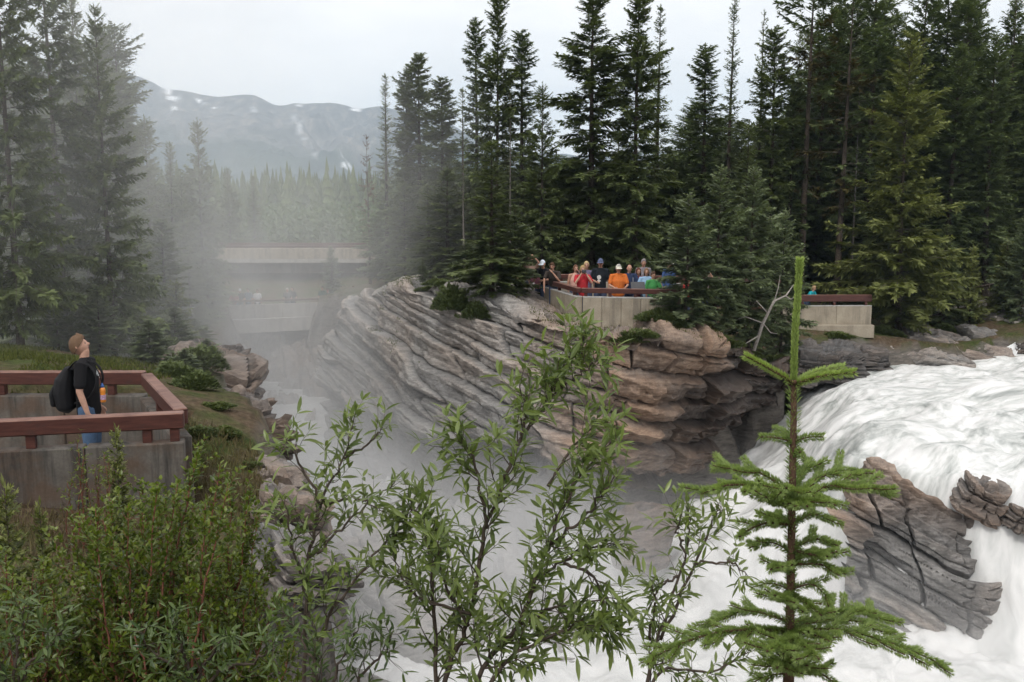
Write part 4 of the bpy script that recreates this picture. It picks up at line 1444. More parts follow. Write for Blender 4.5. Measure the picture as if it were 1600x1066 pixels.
c = mixc(nt, math_n(nt, 'MULTIPLY', topm, 0.8), c, (0.27, 0.15, 0.115))       # worn bare on top
nt.links.new(c, b.inputs['Base Color'])
b.inputs['Roughness'].default_value = 0.5
b.inputs['Specular IOR Level'].default_value = 0.35
bump(nt, b, n2, 0.3, 0.006)
M_PLAQUE = simple_mat('plaque_metal', (0.05, 0.05, 0.055), 0.35, 0.15, 6, 0.5)


def at_z(px, py, z):
    p = at(px, py, 1.0)
    return p * (z / p[2])


def lerp(a, b, t):
    return np.asarray(a) * (1 - t) + np.asarray(b) * t


def flat(p, z):
    return np.array((p[0], p[1], z))


def railing_wall(root, a, b, rail_z, beam_h, wall_z, base_z, thick, wall_mat, npan, posts, beam_w=0.14, cap=True, beam_ext=0.0, post_w=0.09, beam_cut=(0, 0)):
    """concrete parapet in panels with short posts carrying a heavy timber beam; a, b give the plan line"""
    a, b = np.asarray(a, float)[:2], np.asarray(b, float)[:2]
    L = np.linalg.norm(b - a)
    e = (b - a) / L
    ang = math.atan2(e[1], e[0])
    w = L / npan
    for k in range(npan):
        m = a + e * (w * (k + 0.5))
        mb = MB()
        mb.box((m[0], m[1], (wall_z - (0.03 if cap else 0) + base_z) / 2), (w - 0.012, thick, wall_z - base_z - (0.03 if cap else 0)), ang, bev=0.012)
        mb.build('wall_panel', wall_mat, root)
    mb = MB()
    mb.box(((a[0] + b[0]) / 2, (a[1] + b[1]) / 2, (wall_z - 0.05 + base_z) / 2), (L - 0.02, thick - 0.06, wall_z - base_z - 0.06), ang)
    mb.build('wall_core', wall_mat, root)
    if cap:
        mb = MB()
        mb.box(((a[0] + b[0]) / 2, (a[1] + b[1]) / 2, wall_z - 0.015), (L - 0.004, thick + 0.008, 0.028), ang, bev=0.006)
        mb.build('wall_cap', M_CAP, root)
    a2, b2 = a + e * (beam_cut[0] - beam_ext), b - e * (beam_cut[1] - beam_ext)
    mb = MB()
    mb.beam((a2[0], a2[1], rail_z - beam_h / 2), (b2[0], b2[1], rail_z - beam_h / 2), beam_w, beam_h, bev=0.012)
    mb.build('rail_beam', M_WOOD, root)
    for t in posts:
        m = a + e * (L * t)
        mb = MB()
        mb.box((m[0], m[1], (wall_z + rail_z - beam_h) / 2), (post_w, post_w, rail_z - beam_h - wall_z + 0.004), ang, bev=0.006)
        mb.build('post', M_WOOD, root)


# ---- near platform at the left
RZ = at(289, 642, 10.0)[2]
pFR = at_z(287, 643, RZ)
pFL = at_z(0, 656, RZ)
pFL = pFR + (pFL - pFR) * 2.2
pBR = at_z(226, 580, RZ)
pBL = at_z(0, 580, RZ)
pBL = pBR + (pBL - pBR) * 2.2
WZ = RZ - 0.165 - 0.135
near_pf = empty('viewing_platform', (-6, 11, LP_FLOOR), 'near viewing platform of stained concrete with heavy red brown beam rails around one man', 'viewing platform')
railing_wall(near_pf, pFL, pFR, RZ, 0.165, WZ, -4.4, 0.2, M_CONC_DARK, 4, (0.18, 0.40, 0.617, 0.905, 0.975), cap=False)
railing_wall(near_pf, pBL, pBR, RZ, 0.165, WZ, -4.2, 0.2, M_CONC_DARK, 4, (0.2, 0.55, 0.895), cap=False)
eA, eB = lerp(pBR, pFR, 0.06), lerp(pBR, pFR, 0.94)
railing_wall(near_pf, eA, eB, RZ, 0.165, WZ, -4.8, 0.2, M_CONC_DARK, 1, (0.42,), cap=False)
mb = MB()
fq = [pFL[:2], pFR[:2], pBR[:2], pBL[:2]]
mb.add([(p[0], p[1], LP_FLOOR) for p in fq] + [(p[0], p[1], LP_FLOOR - 0.2) for p in fq], [(0, 1, 2, 3), (7, 6, 5, 4)])
mb.build('floor_slab', M_CONC_GREY, near_pf)

# ---- middle platform over the cliff
RZ2 = at(905, 450, 28)[2]
WZ2 = at(905, 463, 28)[2]
c0 = at_z(822, 427.5, RZ2)
c1 = at_z(905, 450, RZ2)
c2 = at_z(1064, 452.5, RZ2)
b0_ = at_z(872, 428.5, RZ2)
b1_ = at_z(1064, 431.5, RZ2)
mid_pf = empty('viewing_platform', (4, 30, MP_FLOOR), 'middle viewing platform with tan concrete walls on top of the cliff, crowded with visitors', 'viewing platform')
railing_wall(mid_pf, c0, c1, RZ2, 0.14, WZ2, MP_FLOOR - 0.6, 0.2, M_CONC, 3, (0.04, 0.35, 0.67, 0.93), cap=True)
railing_wall(mid_pf, c1 + (0.11, 0, 0), c2, RZ2, 0.14, WZ2, MP_FLOOR - 0.6, 0.2, M_CONC, 5, (0.03, 0.28, 0.54, 0.8, 0.97), beam_cut=(-0.04, 0))
railing_wall(mid_pf, b0_, b1_, RZ2, 0.14, WZ2, MP_FLOOR - 0.4, 0.2, M_CONC, 4, (0.03, 0.35, 0.68, 0.97))
mb = MB()
fq = [c0[:2], c1[:2], c2[:2], b1_[:2], b0_[:2]]
mb.add([(p[0], p[1], MP_FLOOR) for p in fq] + [(p[0], p[1], MP_FLOOR - 0.2) for p in fq], [(0, 1, 2, 3, 4), (9, 8, 7, 6, 5)])
mb.build('floor_slab', M_CONC_GREY, mid_pf)
# the walkway rail that leads off to the right of it
wk = empty('walkway_railing', at(1130, 445, 36), 'dark red walkway railing leading right from the middle platform behind the soft green spruces', 'railing')
w0, w1 = b1_, at_z(1235, 436, RZ2 - 0.5)
mb = MB(); mb.beam(w0 + (0.1, 0, -0.07), w1 + (0, 0, -0.07), 0.12, 0.14, bev=0.01); mb.build('rail_beam', M_WOOD, wk)
for t in (0.1, 0.3, 0.5, 0.7, 0.9):
    p = lerp(w0, w1, t)
    mb = MB(); mb.box((p[0], p[1], p[2] - 0.65), (0.1, 0.1, 1.0), bev=0.01); mb.build('post', M_WOOD, wk)
# sloping information board on the front rail
sg = empty('information_board', at(995, 452, 27.8), 'dark sloping information board fixed to the middle platform front rail', 'sign')
p = at_z(996, 449, RZ2)
mb = MB(); mb.box((p[0], p[1] - 0.12, RZ2 + 0.05), (0.42 * 0.95, 0.32, 0.025), rot=Matrix.Rotation(R(38), 3, 'X'), bev=0.006); mb.build('board', M_PLAQUE, sg)
mb = MB(); mb.box((p[0], p[1] - 0.09, RZ2 - 0.05), (0.08, 0.06, 0.14)); mb.build('bracket', M_PLAQUE, sg)

# ---- right platform beside the river
RZ3 = at(1300, 460.5, 38)[2]
r0, r1 = at_z(1196, 461, RZ3), at_z(1362, 460.5, RZ3)
WZ3 = at(1300, 477, 38)[2]
right_pf = empty('viewing_platform', (12, 38, RP_FLOOR), 'right viewing platform with straight pale wall and dark red rail by the bright pyramid spruce', 'viewing platform')
railing_wall(right_pf, r0, r1, RZ3, 0.26, WZ3, -5.0, 0.2, M_CONC, 3, (0.05, 0.35, 0.65, 0.95))
mb = MB()
mb.box(((r0[0] + r1[0]) / 2, r0[1] - 0.03, WZ3 - 0.98), (r1[0] - r0[0] + 0.1, 0.34, 0.5), bev=0.02)
mb.build('wall_footing', M_CONC, right_pf)
mb = MB()
mb.add([(r0[0], r0[1] + 0.1, RP_FLOOR), (r1[0], r1[1] + 0.1, RP_FLOOR), (r1[0], r1[1] + 3, RP_FLOOR), (r0[0], r0[1] + 3, RP_FLOOR)], [(0, 1, 2, 3)])
mb.build('floor_slab', M_CONC_GREY, right_pf)

# ---- path with a light fence on the right bank
pf = empty('path_fence', at(1500, 470, 43), 'thin dark fence climbing along the path on the right bank', 'fence')
f0, f1 = at(1440, 497, 42), at(1568, 466, 45)
u0, u1 = f0 + (0, 0, 0.95), f1 + (0, 0, 0.75)
for (p, q, w_) in ((f0, f1, 0.07), (u0, u1, 0.05)):
    mb = MB(); mb.tube([p, lerp(p, q, 0.5) + (0, 0, -0.02), q], w_ * 0.5, 8); mb.build('rail', M_BARK, pf)
for t in (0.04, 0.27, 0.43, 0.62, 0.8, 0.97):
    p, q = lerp(f0, f1, t), lerp(u0, u1, t)
    mb = MB(); mb.box(((p[0], p[1], (p[2] + q[2]) / 2 - 0.12)), (0.07, 0.07, q[2] - p[2] + 0.35), bev=0.01); mb.build('post', M_BARK, pf)
pw = MB()
pa, pb_ = at(1430, 497, 43), at(1620, 452, 47)
pw.add([pa, pb_, pb_ + (0, 1.6, 0.05), pa + (0, 1.6, 0.05), pa - (0, 0, 0.3), pb_ - (0, 0, 0.3)], [(0, 1, 2, 3), (4, 5, 1, 0)])
tag(pw.build('footpath', simple_mat('gravel_path', (0.26, 0.235, 0.2), 0.95, 0.3, 12)), kind='structure')

# ---- far platform at the head of the gorge
FZ = at(480, 466, 60)[2]
g0, g1, g2, g3 = at_z(224, 477.5, FZ), at_z(300, 475, FZ), at_z(352, 470, FZ), at_z(566, 463.5, FZ)
far_pf = empty('viewing_platform', (-14, 60, -7.3), 'far viewing platform with grey wall and thin rail, dim in mist below the bridge', 'viewing platform')
for a_, b_, n_ in ((g0, g1, 2), (g1, g2, 2), (g2, g3, 5)):
    railing_wall(far_pf, a_, b_, FZ, 0.12, FZ - 0.28, FZ - 1.55, 0.22, M_CONC_GREY, n_, (0.06, 0.5, 0.94), cap=False)
mb = MB()
mb.add([(g0[0], g0[1] + .1, FZ - 1.1), (g3[0], g3[1] + .1, FZ - 1.1), (g3[0], g3[1] + 5, FZ - 1.1), (g0[0], g0[1] + 9, FZ - 1.1),
        (g0[0], g0[1] + .1, FZ - 1.9), (g3[0], g3[1] + .1, FZ - 1.9), (g3[0], g3[1] + 5, FZ - 1.9), (g0[0], g0[1] + 9, FZ - 1.9)], [(0, 1, 2, 3), (7, 6, 5, 4), (0, 4, 5, 1), (1, 5, 6, 2)])
mb.build('floor_slab', M_CONC_GREY, far_pf)

# ---- bridge
BZ = at(455, 383, 76)[2]
br0, br1 = at_z(300, 383.5, BZ), at_z(610, 383, BZ)
bridge = empty('bridge', (0.5 * (br0[0] + br1[0]), 78, BZ - 1.2), 'tan concrete bridge with a dark red rail crossing behind the far platform', 'bridge')
xm, ym, Lb = (br0[0] + br1[0]) / 2, br0[1], br1[0] - br0[0]
mb = MB(); mb.box((xm, ym, BZ - 0.62), (Lb, 0.28, 0.76), bev=0.02); mb.build('front_parapet', M_CONC, bridge)
mb = MB(); mb.box((xm, ym + 4.5, BZ - 0.62), (Lb, 0.28, 0.76), bev=0.02); mb.build('rear_parapet', M_CONC, bridge)
mb = MB(); mb.box((xm, ym + 2.25, BZ - 1.15), (Lb, 4.9, 0.3)); mb.build('deck', M_CONC_GREY, bridge)
for yy in (0.7, 3.8):
    mb = MB(); mb.box((xm, ym + yy, BZ - 1.72), (Lb, 0.45, 0.84)); mb.build('girder', M_CONC_DARK, bridge)  # girders under the deck are coloured darker than the parapets
for yy in (0, 4.5):
    mb = MB(); mb.beam((br0[0], ym + yy, BZ - 0.09), (br1[0], ym + yy, BZ - 0.09), 0.16, 0.18, bev=0.01); mb.build('rail_beam', M_WOOD, bridge)
    for k in range(9):
        mb = MB(); mb.box((br0[0] + Lb * (k + 0.5) / 9, ym + yy, BZ - 0.21), (0.12, 0.12, 0.08)); mb.build('post', M_WOOD, bridge)
for xx in (br0[0] + 0.8, br1[0] - 0.8):
    mb = MB(); mb.box((xx, ym + 2.25, BZ - 2.6), (1.8, 4.6, 2.6), bev=0.03); mb.build('abutment', M_CONC_GREY, bridge)
# ================================================================== PEOPLE
_mats = {}


def cloth(col, rough=0.85):
    k = tuple(round(c, 3) for c in col)
    if k not in _mats:
        _mats[k] = simple_mat('cloth', col, rough, 0.12, 30, 0.2)
    return _mats[k]


def skin_mat(col):
    k = ('skin',) + col
    if k not in _mats:
        m, nt, b = new_mat('skin')
        n = noise(nt, coords(nt), 25, 4)
        nt.links.new(ramp(nt, n, [(0.3, tuple(c * 0.9 for c in col)), (0.7, tuple(c * 1.08 for c in col))]), b.inputs['Base Color'])
        b.inputs['Roughness'].default_value = 0.55
        b.inputs['Subsurface Weight'].default_value = 0.08
        b.inputs['Subsurface Radius'].default_value = (0.01, 0.004, 0.002)
        _mats[k] = m
    return _mats[k]


M_EYE = simple_mat('eye_dark', (0.05, 0.035, 0.03), 0.4, 0.1)
M_LIP = simple_mat('lips', (0.36, 0.14, 0.12), 0.5, 0.1)
SKIN = (0.48, 0.27, 0.19)


def chain(mb, pts, rad, side=(0, 1, 0), n=12):
    """closed tapering limb with elliptic sections; rad entries are r or (r along side, r across)"""
    pts = [Vector(p) for p in pts]
    side = Vector(side)
    rr = [(r, r) if not hasattr(r, '__len__') else r for r in rad]
    P, Rr = [], []
    t0 = (pts[1] - pts[0]).normalized()
    t1 = (pts[-1] - pts[-2]).normalized()
    for k in (0.0, 0.5, 0.87):
        f = math.sqrt(max(0, 1 - (1 - k) ** 2)) if k else 0.05
        m_ = min(rr[0])
        P.append(pts[0] - t0 * m_ * (1 - k)); Rr.append((rr[0][0] * max(f, 0.05), rr[0][1] * max(f, 0.05)))
    P += pts; Rr += rr
    for k in (0.13, 0.5, 1.0):
        f = math.sqrt(max(0, 1 - k * k))
        m_ = min(rr[-1])
        P.append(pts[-1] + t1 * m_ * k); Rr.append((rr[-1][0] * max(f, 0.05), rr[-1][1] * max(f, 0.05)))
    vs, fs = [], []
    for i, p in enumerate(P):
        t = (P[min(i + 1, len(P) - 1)] - P[max(0, i - 1)]).normalized()
        u = (side - t * side.dot(t))
        if u.length < 0.05:
            u = Vector((1, 0, 0)) - t * t.x
        u.normalize()
        w = t.cross(u)
        for k in range(n):
            a = 2 * math.pi * k / n
            vs.append(p + u * (Rr[i][0] * math.cos(a)) + w * (Rr[i][1] * math.sin(a)))
    for i in range(len(P) - 1):
        for k in range(n):
            fs.append((i * n + k, i * n + (k + 1) % n, (i + 1) * n + (k + 1) % n, (i + 1) * n + k))
    fs.append(list(range(n))[::-1])
    fs.append([(len(P) - 1) * n + k for k in range(n)])
    mb.add(vs, fs)


_pending = []


def fuse(name, mb, mats, parent, voxel, smooth_it=2):
    """one continuous surface out of overlapping limbs"""
    o = mb.build(name, mats, parent, smooth=True)
    r = o.modifiers.new('fuse', 'REMESH')
    r.mode = 'VOXEL'
    r.voxel_size = voxel
    r.use_smooth_shade = True
    s = o.modifiers.new('soft', 'SMOOTH')
    s.factor = 0.5
    s.iterations = smooth_it
    _pending.append(o)
    return o


def head_mesh(nu=28, nv=22, female=False):
    """head centred at the origin looking along +X"""
    vs, fs, mi = [], [], []
    for j in range(nv + 1):
        th = math.pi * j / nv
        for i in range(nu):
            ph = 2 * math.pi * i / nu - math.pi
            x, y, z = math.sin(th) * math.cos(ph), math.sin(th) * math.sin(ph), math.cos(th)
            g = lambda pc, zc, sp, sz: math.exp(-(ph - pc) ** 2 / sp ** 2 - (z - zc) ** 2 / sz ** 2)
            X, Y, Zz = 0.098 * x, 0.076 * y, 0.118 * z
            if z < 0:
                Y *= 1 + 0.30 * z                       # jaw narrows
                X = X * (1 + 0.10 * z) + (0.016 * (-z) if x > 0 else 0.012 * (-z))
            if x > 0:
                X *= 0.94 + 0.06 * abs(y)
            X += 0.026 * g(0, -0.16, 0.17, 0.13) + 0.012 * g(0, -0.02, 0.13, 0.16)   # nose
            X += 0.007 * g(0, 0.22, 0.7, 0.09)                                      # brow
            X -= 0.009 * (g(0.42, 0.08, 0.17, 0.08) + g(-0.42, 0.08, 0.17, 0.08))   # eye sockets
            X += 0.007 * g(0, -0.46, 0.28, 0.07)                                    # lips
            X += 0.012 * g(0, -0.80, 0.45, 0.16)                                    # chin
            ear = g(math.pi / 2 + 0.15, -0.02, 0.16, 0.2) + g(-math.pi / 2 - 0.15, -0.02, 0.16, 0.2)
            Y += math.copysign(0.020, Y) * ear
            vs.append((X, Y, Zz))
    for j in range(nv):
        for i in range(nu):
            fs.append((j * nu + i, (j + 1) * nu + i, (j + 1) * nu + (i + 1) % nu, j * nu + (i + 1) % nu))
            ph = 2 * math.pi * (i + 0.5) / nu - math.pi
            z = math.cos(math.pi * (j + 0.5) / nv)
            m = 0
            if abs(abs(ph) - 0.40) < 0.13 and abs(z - 0.07) < 0.075:
                m = 1
            if abs(ph) < 0.26 and abs(z + 0.46) < 0.075:
                m = 2
            mi.append(m)
    return vs, fs, mi


def hair_cap(kind, nu=24, nv=12):
    vs, fs = [], []
    for j in range(nv + 1):
        for i in range(nu):
            ph = 2 * math.pi * i / nu - math.pi
            back = 0.5 - 0.5 * math.cos(ph)
            if kind == 'long':
                end = 0.95 + 1.55 * min(1, back * 1.6) if abs(ph) > 0.75 else 0.95
            elif kind == 'short':
                end = 1.02 + 1.12 * back ** 0.8
            else:
                end = 1.25
            th = end * j / nv
            k = 1.10 + (0.02 * math.sin(ph * 5 + j) + 0.035 * math.sin(ph * 23 + j * 1.7) * math.sin(j * 2.3 + ph * 7)) * (kind != 'cap')
            x, y, z = math.sin(th) * math.cos(ph), math.sin(th) * math.sin(ph), math.cos(th)
            X, Y, Z = 0.098 * k * x, 0.076 * k * 1.03 * y, 0.118 * (k + 0.02) * z
            if kind == 'long' and th > 1.7:
                Z = 0.118 * 1.1 * math.cos(1.7) - (th - 1.7) * 0.17
                X, Y = 0.098 * 1.08 * math.cos(ph), 0.076 * 1.15 * math.sin(ph)
            if kind == 'short' and x > 0.2 and z > 0.55:
                Z += 0.012 + 0.010 * math.sin(ph * 19)
                X += 0.012
            vs.append((X, Y, Z))
    for j in range(nv):
        for i in range(nu):
            fs.append((j * nu + i, (j + 1) * nu + i, (j + 1) * nu + (i + 1) % nu, j * nu + (i + 1) % nu))
    if kind == 'cap':                                   # peak
        b0 = len(vs)
        n = 9
        for r_, dz in ((0.095, 0.036), (0.185, 0.014)):
            for k in range(n):
                a = -0.95 + 1.9 * k / (n - 1)
                vs.append((r_ * math.cos(a * (0.75 if r_ > 0.1 else 1)), (0.082 if r_ < 0.1 else 0.105) * math.sin(a), dz))
        for k in range(n - 1):
            fs.append((b0 + k, b0 + k + 1, b0 + n + k + 1, b0 + n + k))
        m = len(vs)
        for k in range(2 * n):
            v = vs[b0 + k]
            vs.append((v[0], v[1], v[2] - 0.008))
        for k in range(n - 1):
            fs.append((m + k + 1, m + k, m + n + k, m + n + k + 1))
            fs.append((b0 + n + k, b0 + n + k + 1, m + n + k + 1, m + n + k))
    return vs, fs


def person(label, loc, rz, H=1.72, skin=SKIN, top=(0.1, 0.1, 0.1), legs=(0.06, 0.08, 0.14), hair=('short', (0.06, 0.04, 0.025)), lean=0.0, arms=('down', 'down'),
           sleeves='short', pitch=0.0, yaw=0.0, girth=1.0, group=None, voxel=0.02, fingers=False, cap=None, shoes=(0.05, 0.05, 0.05), print_col=None):
    root = empty('person', loc, label, 'person', group)
    root['_local'] = 1
    root.rotation_euler = (0, 0, rz)
    s = H / 1.75
    root.scale = (s, s, s)
    rot = Matrix.Rotation(lean, 3, 'Y')                 # lean forward (+X) about the hips
    hipc = Vector((0, 0, 0.95))
    L = lambda x, y, z: hipc + rot @ (Vector((x, y, z)) - hipc)
    g = girth
    sh = {1: L(0.0, 0.185 * g ** 0.5, 1.43), -1: L(0.0, -0.185 * g ** 0.5, 1.43)}
    pose = {
        'down': lambda q: (L(-0.02, 0.235 * q, 1.14), L(0.05, 0.245 * q, 0.89)),
        'rail': lambda q: (Vector((sh[q].x + 0.10, 0.27 * q, sh[q].z - 0.27)), Vector((sh[q].x + 0.36, 0.15 * q, 1.10))),
        'hang': lambda q: (Vector((sh[q].x + 0.20, 0.22 * q, sh[q].z - 0.22)), Vector((sh[q].x + 0.26, 0.20 * q, sh[q].z - 0.48))),
        'camera': lambda q: (L(0.22, 0.25 * q, 1.25), L(0.20, 0.075 * q, 1.52)),
        'up': lambda q: (L(0.16, 0.26 * q, 1.55), L(0.22, 0.10 * q, 1.74)),
        'point': lambda q: (sh[q] + Vector((0.28, 0.05 * q, -0.05)), sh[q] + Vector((0.55, 0.02 * q, -0.14))),
        'hold': lambda q: (L(0.02, 0.25 * q, 1.16), L(0.26, 0.10 * q, 1.12)),
    }
    aj = {q: pose[arms[0 if q > 0 else 1]](q) for q in (1, -1)}
    body = MB()
    chain(body, [L(0, 0, 0.92), L(0, 0, 1.08), L(0.0, 0, 1.28), L(-0.005, 0, 1.42)], [(0.155 * g, 0.105 * g), (0.14 * g, 0.10 * g), (0.165 * g, 0.115 * g), (0.13, 0.085)])
    nk = L(0.0, 0, 1.45)
    hd = L(0.035, 0, 1.635)
    chain(body, [nk, L(0.0, 0, 1.50), L(0.012, 0, 1.575)], [0.064, 0.055, 0.05])
    for q in (1, -1):
        el, wr = aj[q]
        chain(body, [lerp(nk, sh[q], 0.5), sh[q], lerp(sh[q], el, 0.5), el, lerp(el, wr, 0.4), wr], [0.05, 0.058, 0.047, 0.038, 0.037, 0.026])
        d = (wr - el).normalized()
        sidev = Vector((0, 1, 0)) if abs(d.y) < 0.8 else Vector((0, 0, 1))
        inw = Vector((0, -q, 0))
        if fingers:
            pm = wr + d * 0.05
            chain(body, [wr, pm, wr + d * 0.09], [(0.026, 0.018), (0.040, 0.017), (0.042, 0.014)], side=(1, 0, 0))
            fw = Vector((1, 0, 0)) - d * d.x
            fw.normalize()
            for k, (off, ln) in enumerate(((0.030, 0.072), (0.011, 0.082), (-0.009, 0.076), (-0.028, 0.060))):
                b_ = wr + d * 0.085 + fw * off
                m_ = b_ + d * ln * 0.5 + inw * 0.006
                chain(body, [b_, m_, m_ + d * ln * 0.42 + inw * 0.022], [0.0095, 0.009, 0.0075], n=8)
            tb = wr + d * 0.03 + fw * 0.032
            chain(body, [tb, tb + d * 0.032 + fw * 0.022 + inw * 0.008, tb + d * 0.062 + fw * 0.024 + inw * 0.016], [0.012, 0.011, 0.0085], n=8)
        else:
            chain(body, [wr, wr + d * 0.05, wr + d * 0.095 + inw * 0.01, wr + d * 0.15 + inw * 0.03], [(0.026, 0.02), (0.040, 0.02), (0.04, 0.018), (0.028, 0.013)], side=(1, 0, 0) if abs(d.x) < 0.8 else (0, 0, 1))
            tb = wr + d * 0.04
            sdx = d.cross(inw).normalized() * 0.03
            chain(body, [tb + sdx * 0.6, tb + sdx * 1.6 + d * 0.03, tb + sdx * 1.7 + d * 0.06], [0.015, 0.014, 0.011], n=8)
        kx = 0.02
        chain(body, [(0, 0.085 * q, 0.92), (0.015, 0.10 * q, 0.70), (kx, 0.105 * q, 0.50), (-0.01, 0.105 * q, 0.33), (-0.02, 0.105 * q, 0.09)], [0.088, 0.076, 0.055, 0.052, 0.036])
        chain(body, [(-0.05, 0.105 * q, 0.045), (0.05, 0.11 * q, 0.042), (0.13, 0.115 * q, 0.03)], [(0.034, 0.034), (0.042, 0.034), (0.038, 0.024)])
    bo = fuse('body', body, [skin_mat(skin), M_EYE, M_LIP], root, voxel * (0.42 if fingers else 1))
    HM = Matrix.Rotation(yaw, 3, 'Z') @ Matrix.Rotation(lean * 0.45 - pitch, 3, 'Y')
    hd = lerp(nk, hd, 1.0)
    hd = Vector(nk) + (Vector(hd) - Vector(nk)).length * (HM @ Vector((0.12, 0, 0.99))).normalized()
    hv, hf, hm = head_mesh(*((40, 32) if fingers else (22, 18)))
    bo['_head'] = len(_heads)
    _heads.append((bo, [hd + HM @ Vector(v) for v in hv], hf, hm))
    # clothes
    st = MB()
    e = 0.016
    chain(st, [L(0, 0, 0.88), L(0, 0, 1.06), L(0.0, 0, 1.28), L(-0.005, 0, 1.41)], [((0.155 + e) * g, (0.118 + e) * g), ((0.148 + e) * g, (0.112 + e) * g), ((0.165 + e) * g, (0.118 + e) * g), (0.13 + e, 0.08 + e)])
    chain(st, [L(0, 0, 1.40), L(0.005, 0, 1.47)], [(0.09, 0.075), (0.07, 0.066)])
    for q in (1, -1):
        el, wr = aj[q]
        if sleeves == 'short':
            chain(st, [lerp(nk, sh[q], 0.4), sh[q], lerp(sh[q], el, 0.45), lerp(sh[q], el, 0.74)], [0.06, 0.072, 0.066, 0.066])
        elif sleeves == 'long':
            chain(st, [lerp(nk, sh[q], 0.4), sh[q], lerp(sh[q], el, 0.5), el, lerp(el, wr, 0.5), lerp(el, wr, 0.92)], [0.06, 0.072, 0.062, 0.055, 0.048, 0.042])
    fuse('shirt', st, [cloth(top)], root, voxel * (0.5 if fingers else 1))
    tr = MB()
    chain(tr, [(0, 0, 0.86), (0, 0, 0.98)], [(0.17 * g, 0.122 * g), (0.16 * g, 0.118 * g)])
    for q in (1, -1):
        chain(tr, [(0, 0.085 * q, 0.90), (0.015, 0.10 * q, 0.70), (0.02, 0.105 * q, 0.50), (-0.005, 0.105 * q, 0.30), (-0.015, 0.105 * q, 0.10)], [0.102, 0.092, 0.074, 0.068, 0.062])
    fuse('trousers', tr, [cloth(legs)], root, voxel)
    so = MB()
    for q in (1, -1):
        chain(so, [(-0.065, 0.105 * q, 0.045), (0.05, 0.11 * q, 0.045), (0.15, 0.115 * q, 0.032)], [(0.042, 0.045), (0.05, 0.044), (0.045, 0.032)])
    so.build('shoes', cloth(shoes), root, smooth=True)
    if hair:
        mb = MB()
        v, f = hair_cap(hair[0])
        mb.add([hd + HM @ Vector(p) for p in v], f)
        mb.build('hair', cloth(hair[1], 0.7), root, smooth=True)
    if cap:
        mb = MB()
        v, f = hair_cap('cap')
        mb.add([hd + HM @ (Vector(p) * 1.05) for p in v], f)
        mb.build('cap', cloth(cap), root, smooth=True)
    if print_col:                                        # pale picture printed on the chest
        mb = MB()
        rngp = random.Random(hash(label) % 999)
        for (y0, z0, w, h_) in print_col[1]:
            vs = []
            n = 9
            for k in range(n):
                a = 2 * math.pi * k / n
                rr = rngp.uniform(0.7, 1.15)
                yy, zz = y0 + w * rr * math.cos(a), z0 + h_ * rr * math.sin(a)
                xx = 0.142 * g * math.sqrt(max(0.05, 1 - (yy / (0.21 * g)) ** 2)) + 0.004
                vs.append(L(xx, yy, zz))
            vs.append(sum(vs, Vector()) / n + rot @ Vector((0.006, 0, 0)))
            mb.add(vs, [(k, (k + 1) % n, n) for k in range(n)])
        mb.build('shirt_print', cloth(print_col[0]), root)
    return root, hd, HM, aj, L


_heads = []
MF, GR = MP_FLOOR, 'visitors on the middle platform'
W2 = lambda px, d: (at(px, 440, d)[0], d, MF)
FACE = -math.pi / 2                                     # towards the camera
BLOND, BROWN, DARK, GREYH = (0.38, 0.26, 0.12), (0.09, 0.05, 0.03), (0.025, 0.02, 0.018), (0.4, 0.39, 0.37)
JEANS = (0.10, 0.16, 0.27)

# ---- the man with the backpack on the near platform
mx, my = at(139, 640, 11.05)[0], 11.05
man, hd, HM, aj, Lm = person('man in black print t-shirt and jeans tilting his head back on the near platform', (mx, my, LP_FLOOR), R(8), 1.71, top=(0.012, 0.012, 0.014), legs=(0.08, 0.135, 0.23),
                             hair=('short', (0.14, 0.085, 0.052)), lean=-0.03, arms=('down', 'down'), pitch=0.38, yaw=R(4), voxel=0.016, fingers=True, skin=(0.5, 0.285, 0.205),
                             print_col=((0.62, 0.66, 0.68), [(-0.05, 1.33, 0.022, 0.035), (-0.085, 1.26, 0.016, 0.03), (-0.03, 1.29, 0.02, 0.012), (0.03, 1.27, 0.03, 0.03), (-0.07, 1.30, 0.01, 0.04)]))
mM = Matrix.Translation((mx, my, LP_FLOOR)) @ Matrix.Rotation(R(8), 4, 'Z') @ Matrix.Scale(1.71 / 1.75, 4)
T = lambda *p: mM @ Vector(p)
bp = empty('backpack', T(-0.25, 0, 1.1), 'black rounded backpack worn on the back of the man on the near platform', 'backpack')
M_PACK = cloth((0.014, 0.014, 0.016), 0.75)
mb = MB(); chain(mb, [T(-0.24, 0, 0.96), T(-0.255, 0, 1.10), T(-0.235, 0, 1.24), T(-0.19, 0, 1.35)], [(0.15, 0.11), (0.16, 0.125), (0.145, 0.11), (0.10, 0.06)]); fuse('pack_body', mb, [M_PACK], bp, 0.012)
mb = MB(); chain(mb, [T(-0.355, 0, 0.97), T(-0.36, 0, 1.09), T(-0.34, 0, 1.16)], [(0.11, 0.045), (0.12, 0.05), (0.1, 0.035)]); fuse('front_pocket', mb, [M_PACK], bp, 0.012)
for q in (1, -1):
    mb = MB()
    pts = [T(-0.17, 0.10 * q, 1.38), T(-0.07, 0.115 * q, 1.475), T(0.035, 0.12 * q, 1.445), T(0.125, 0.125 * q, 1.33), T(0.13, 0.15 * q, 1.19), T(0.05, 0.185 * q, 1.06), T(-0.10, 0.16 * q, 1.0)]
    cp_ = catmull(np.array([tuple(p) for p in pts])[:, None, :], 25)[:, 0]
    chain(mb, cp_, [(0.026, 0.008)] * 25, n=8); mb.build('shoulder_strap', M_PACK, bp, smooth=True)
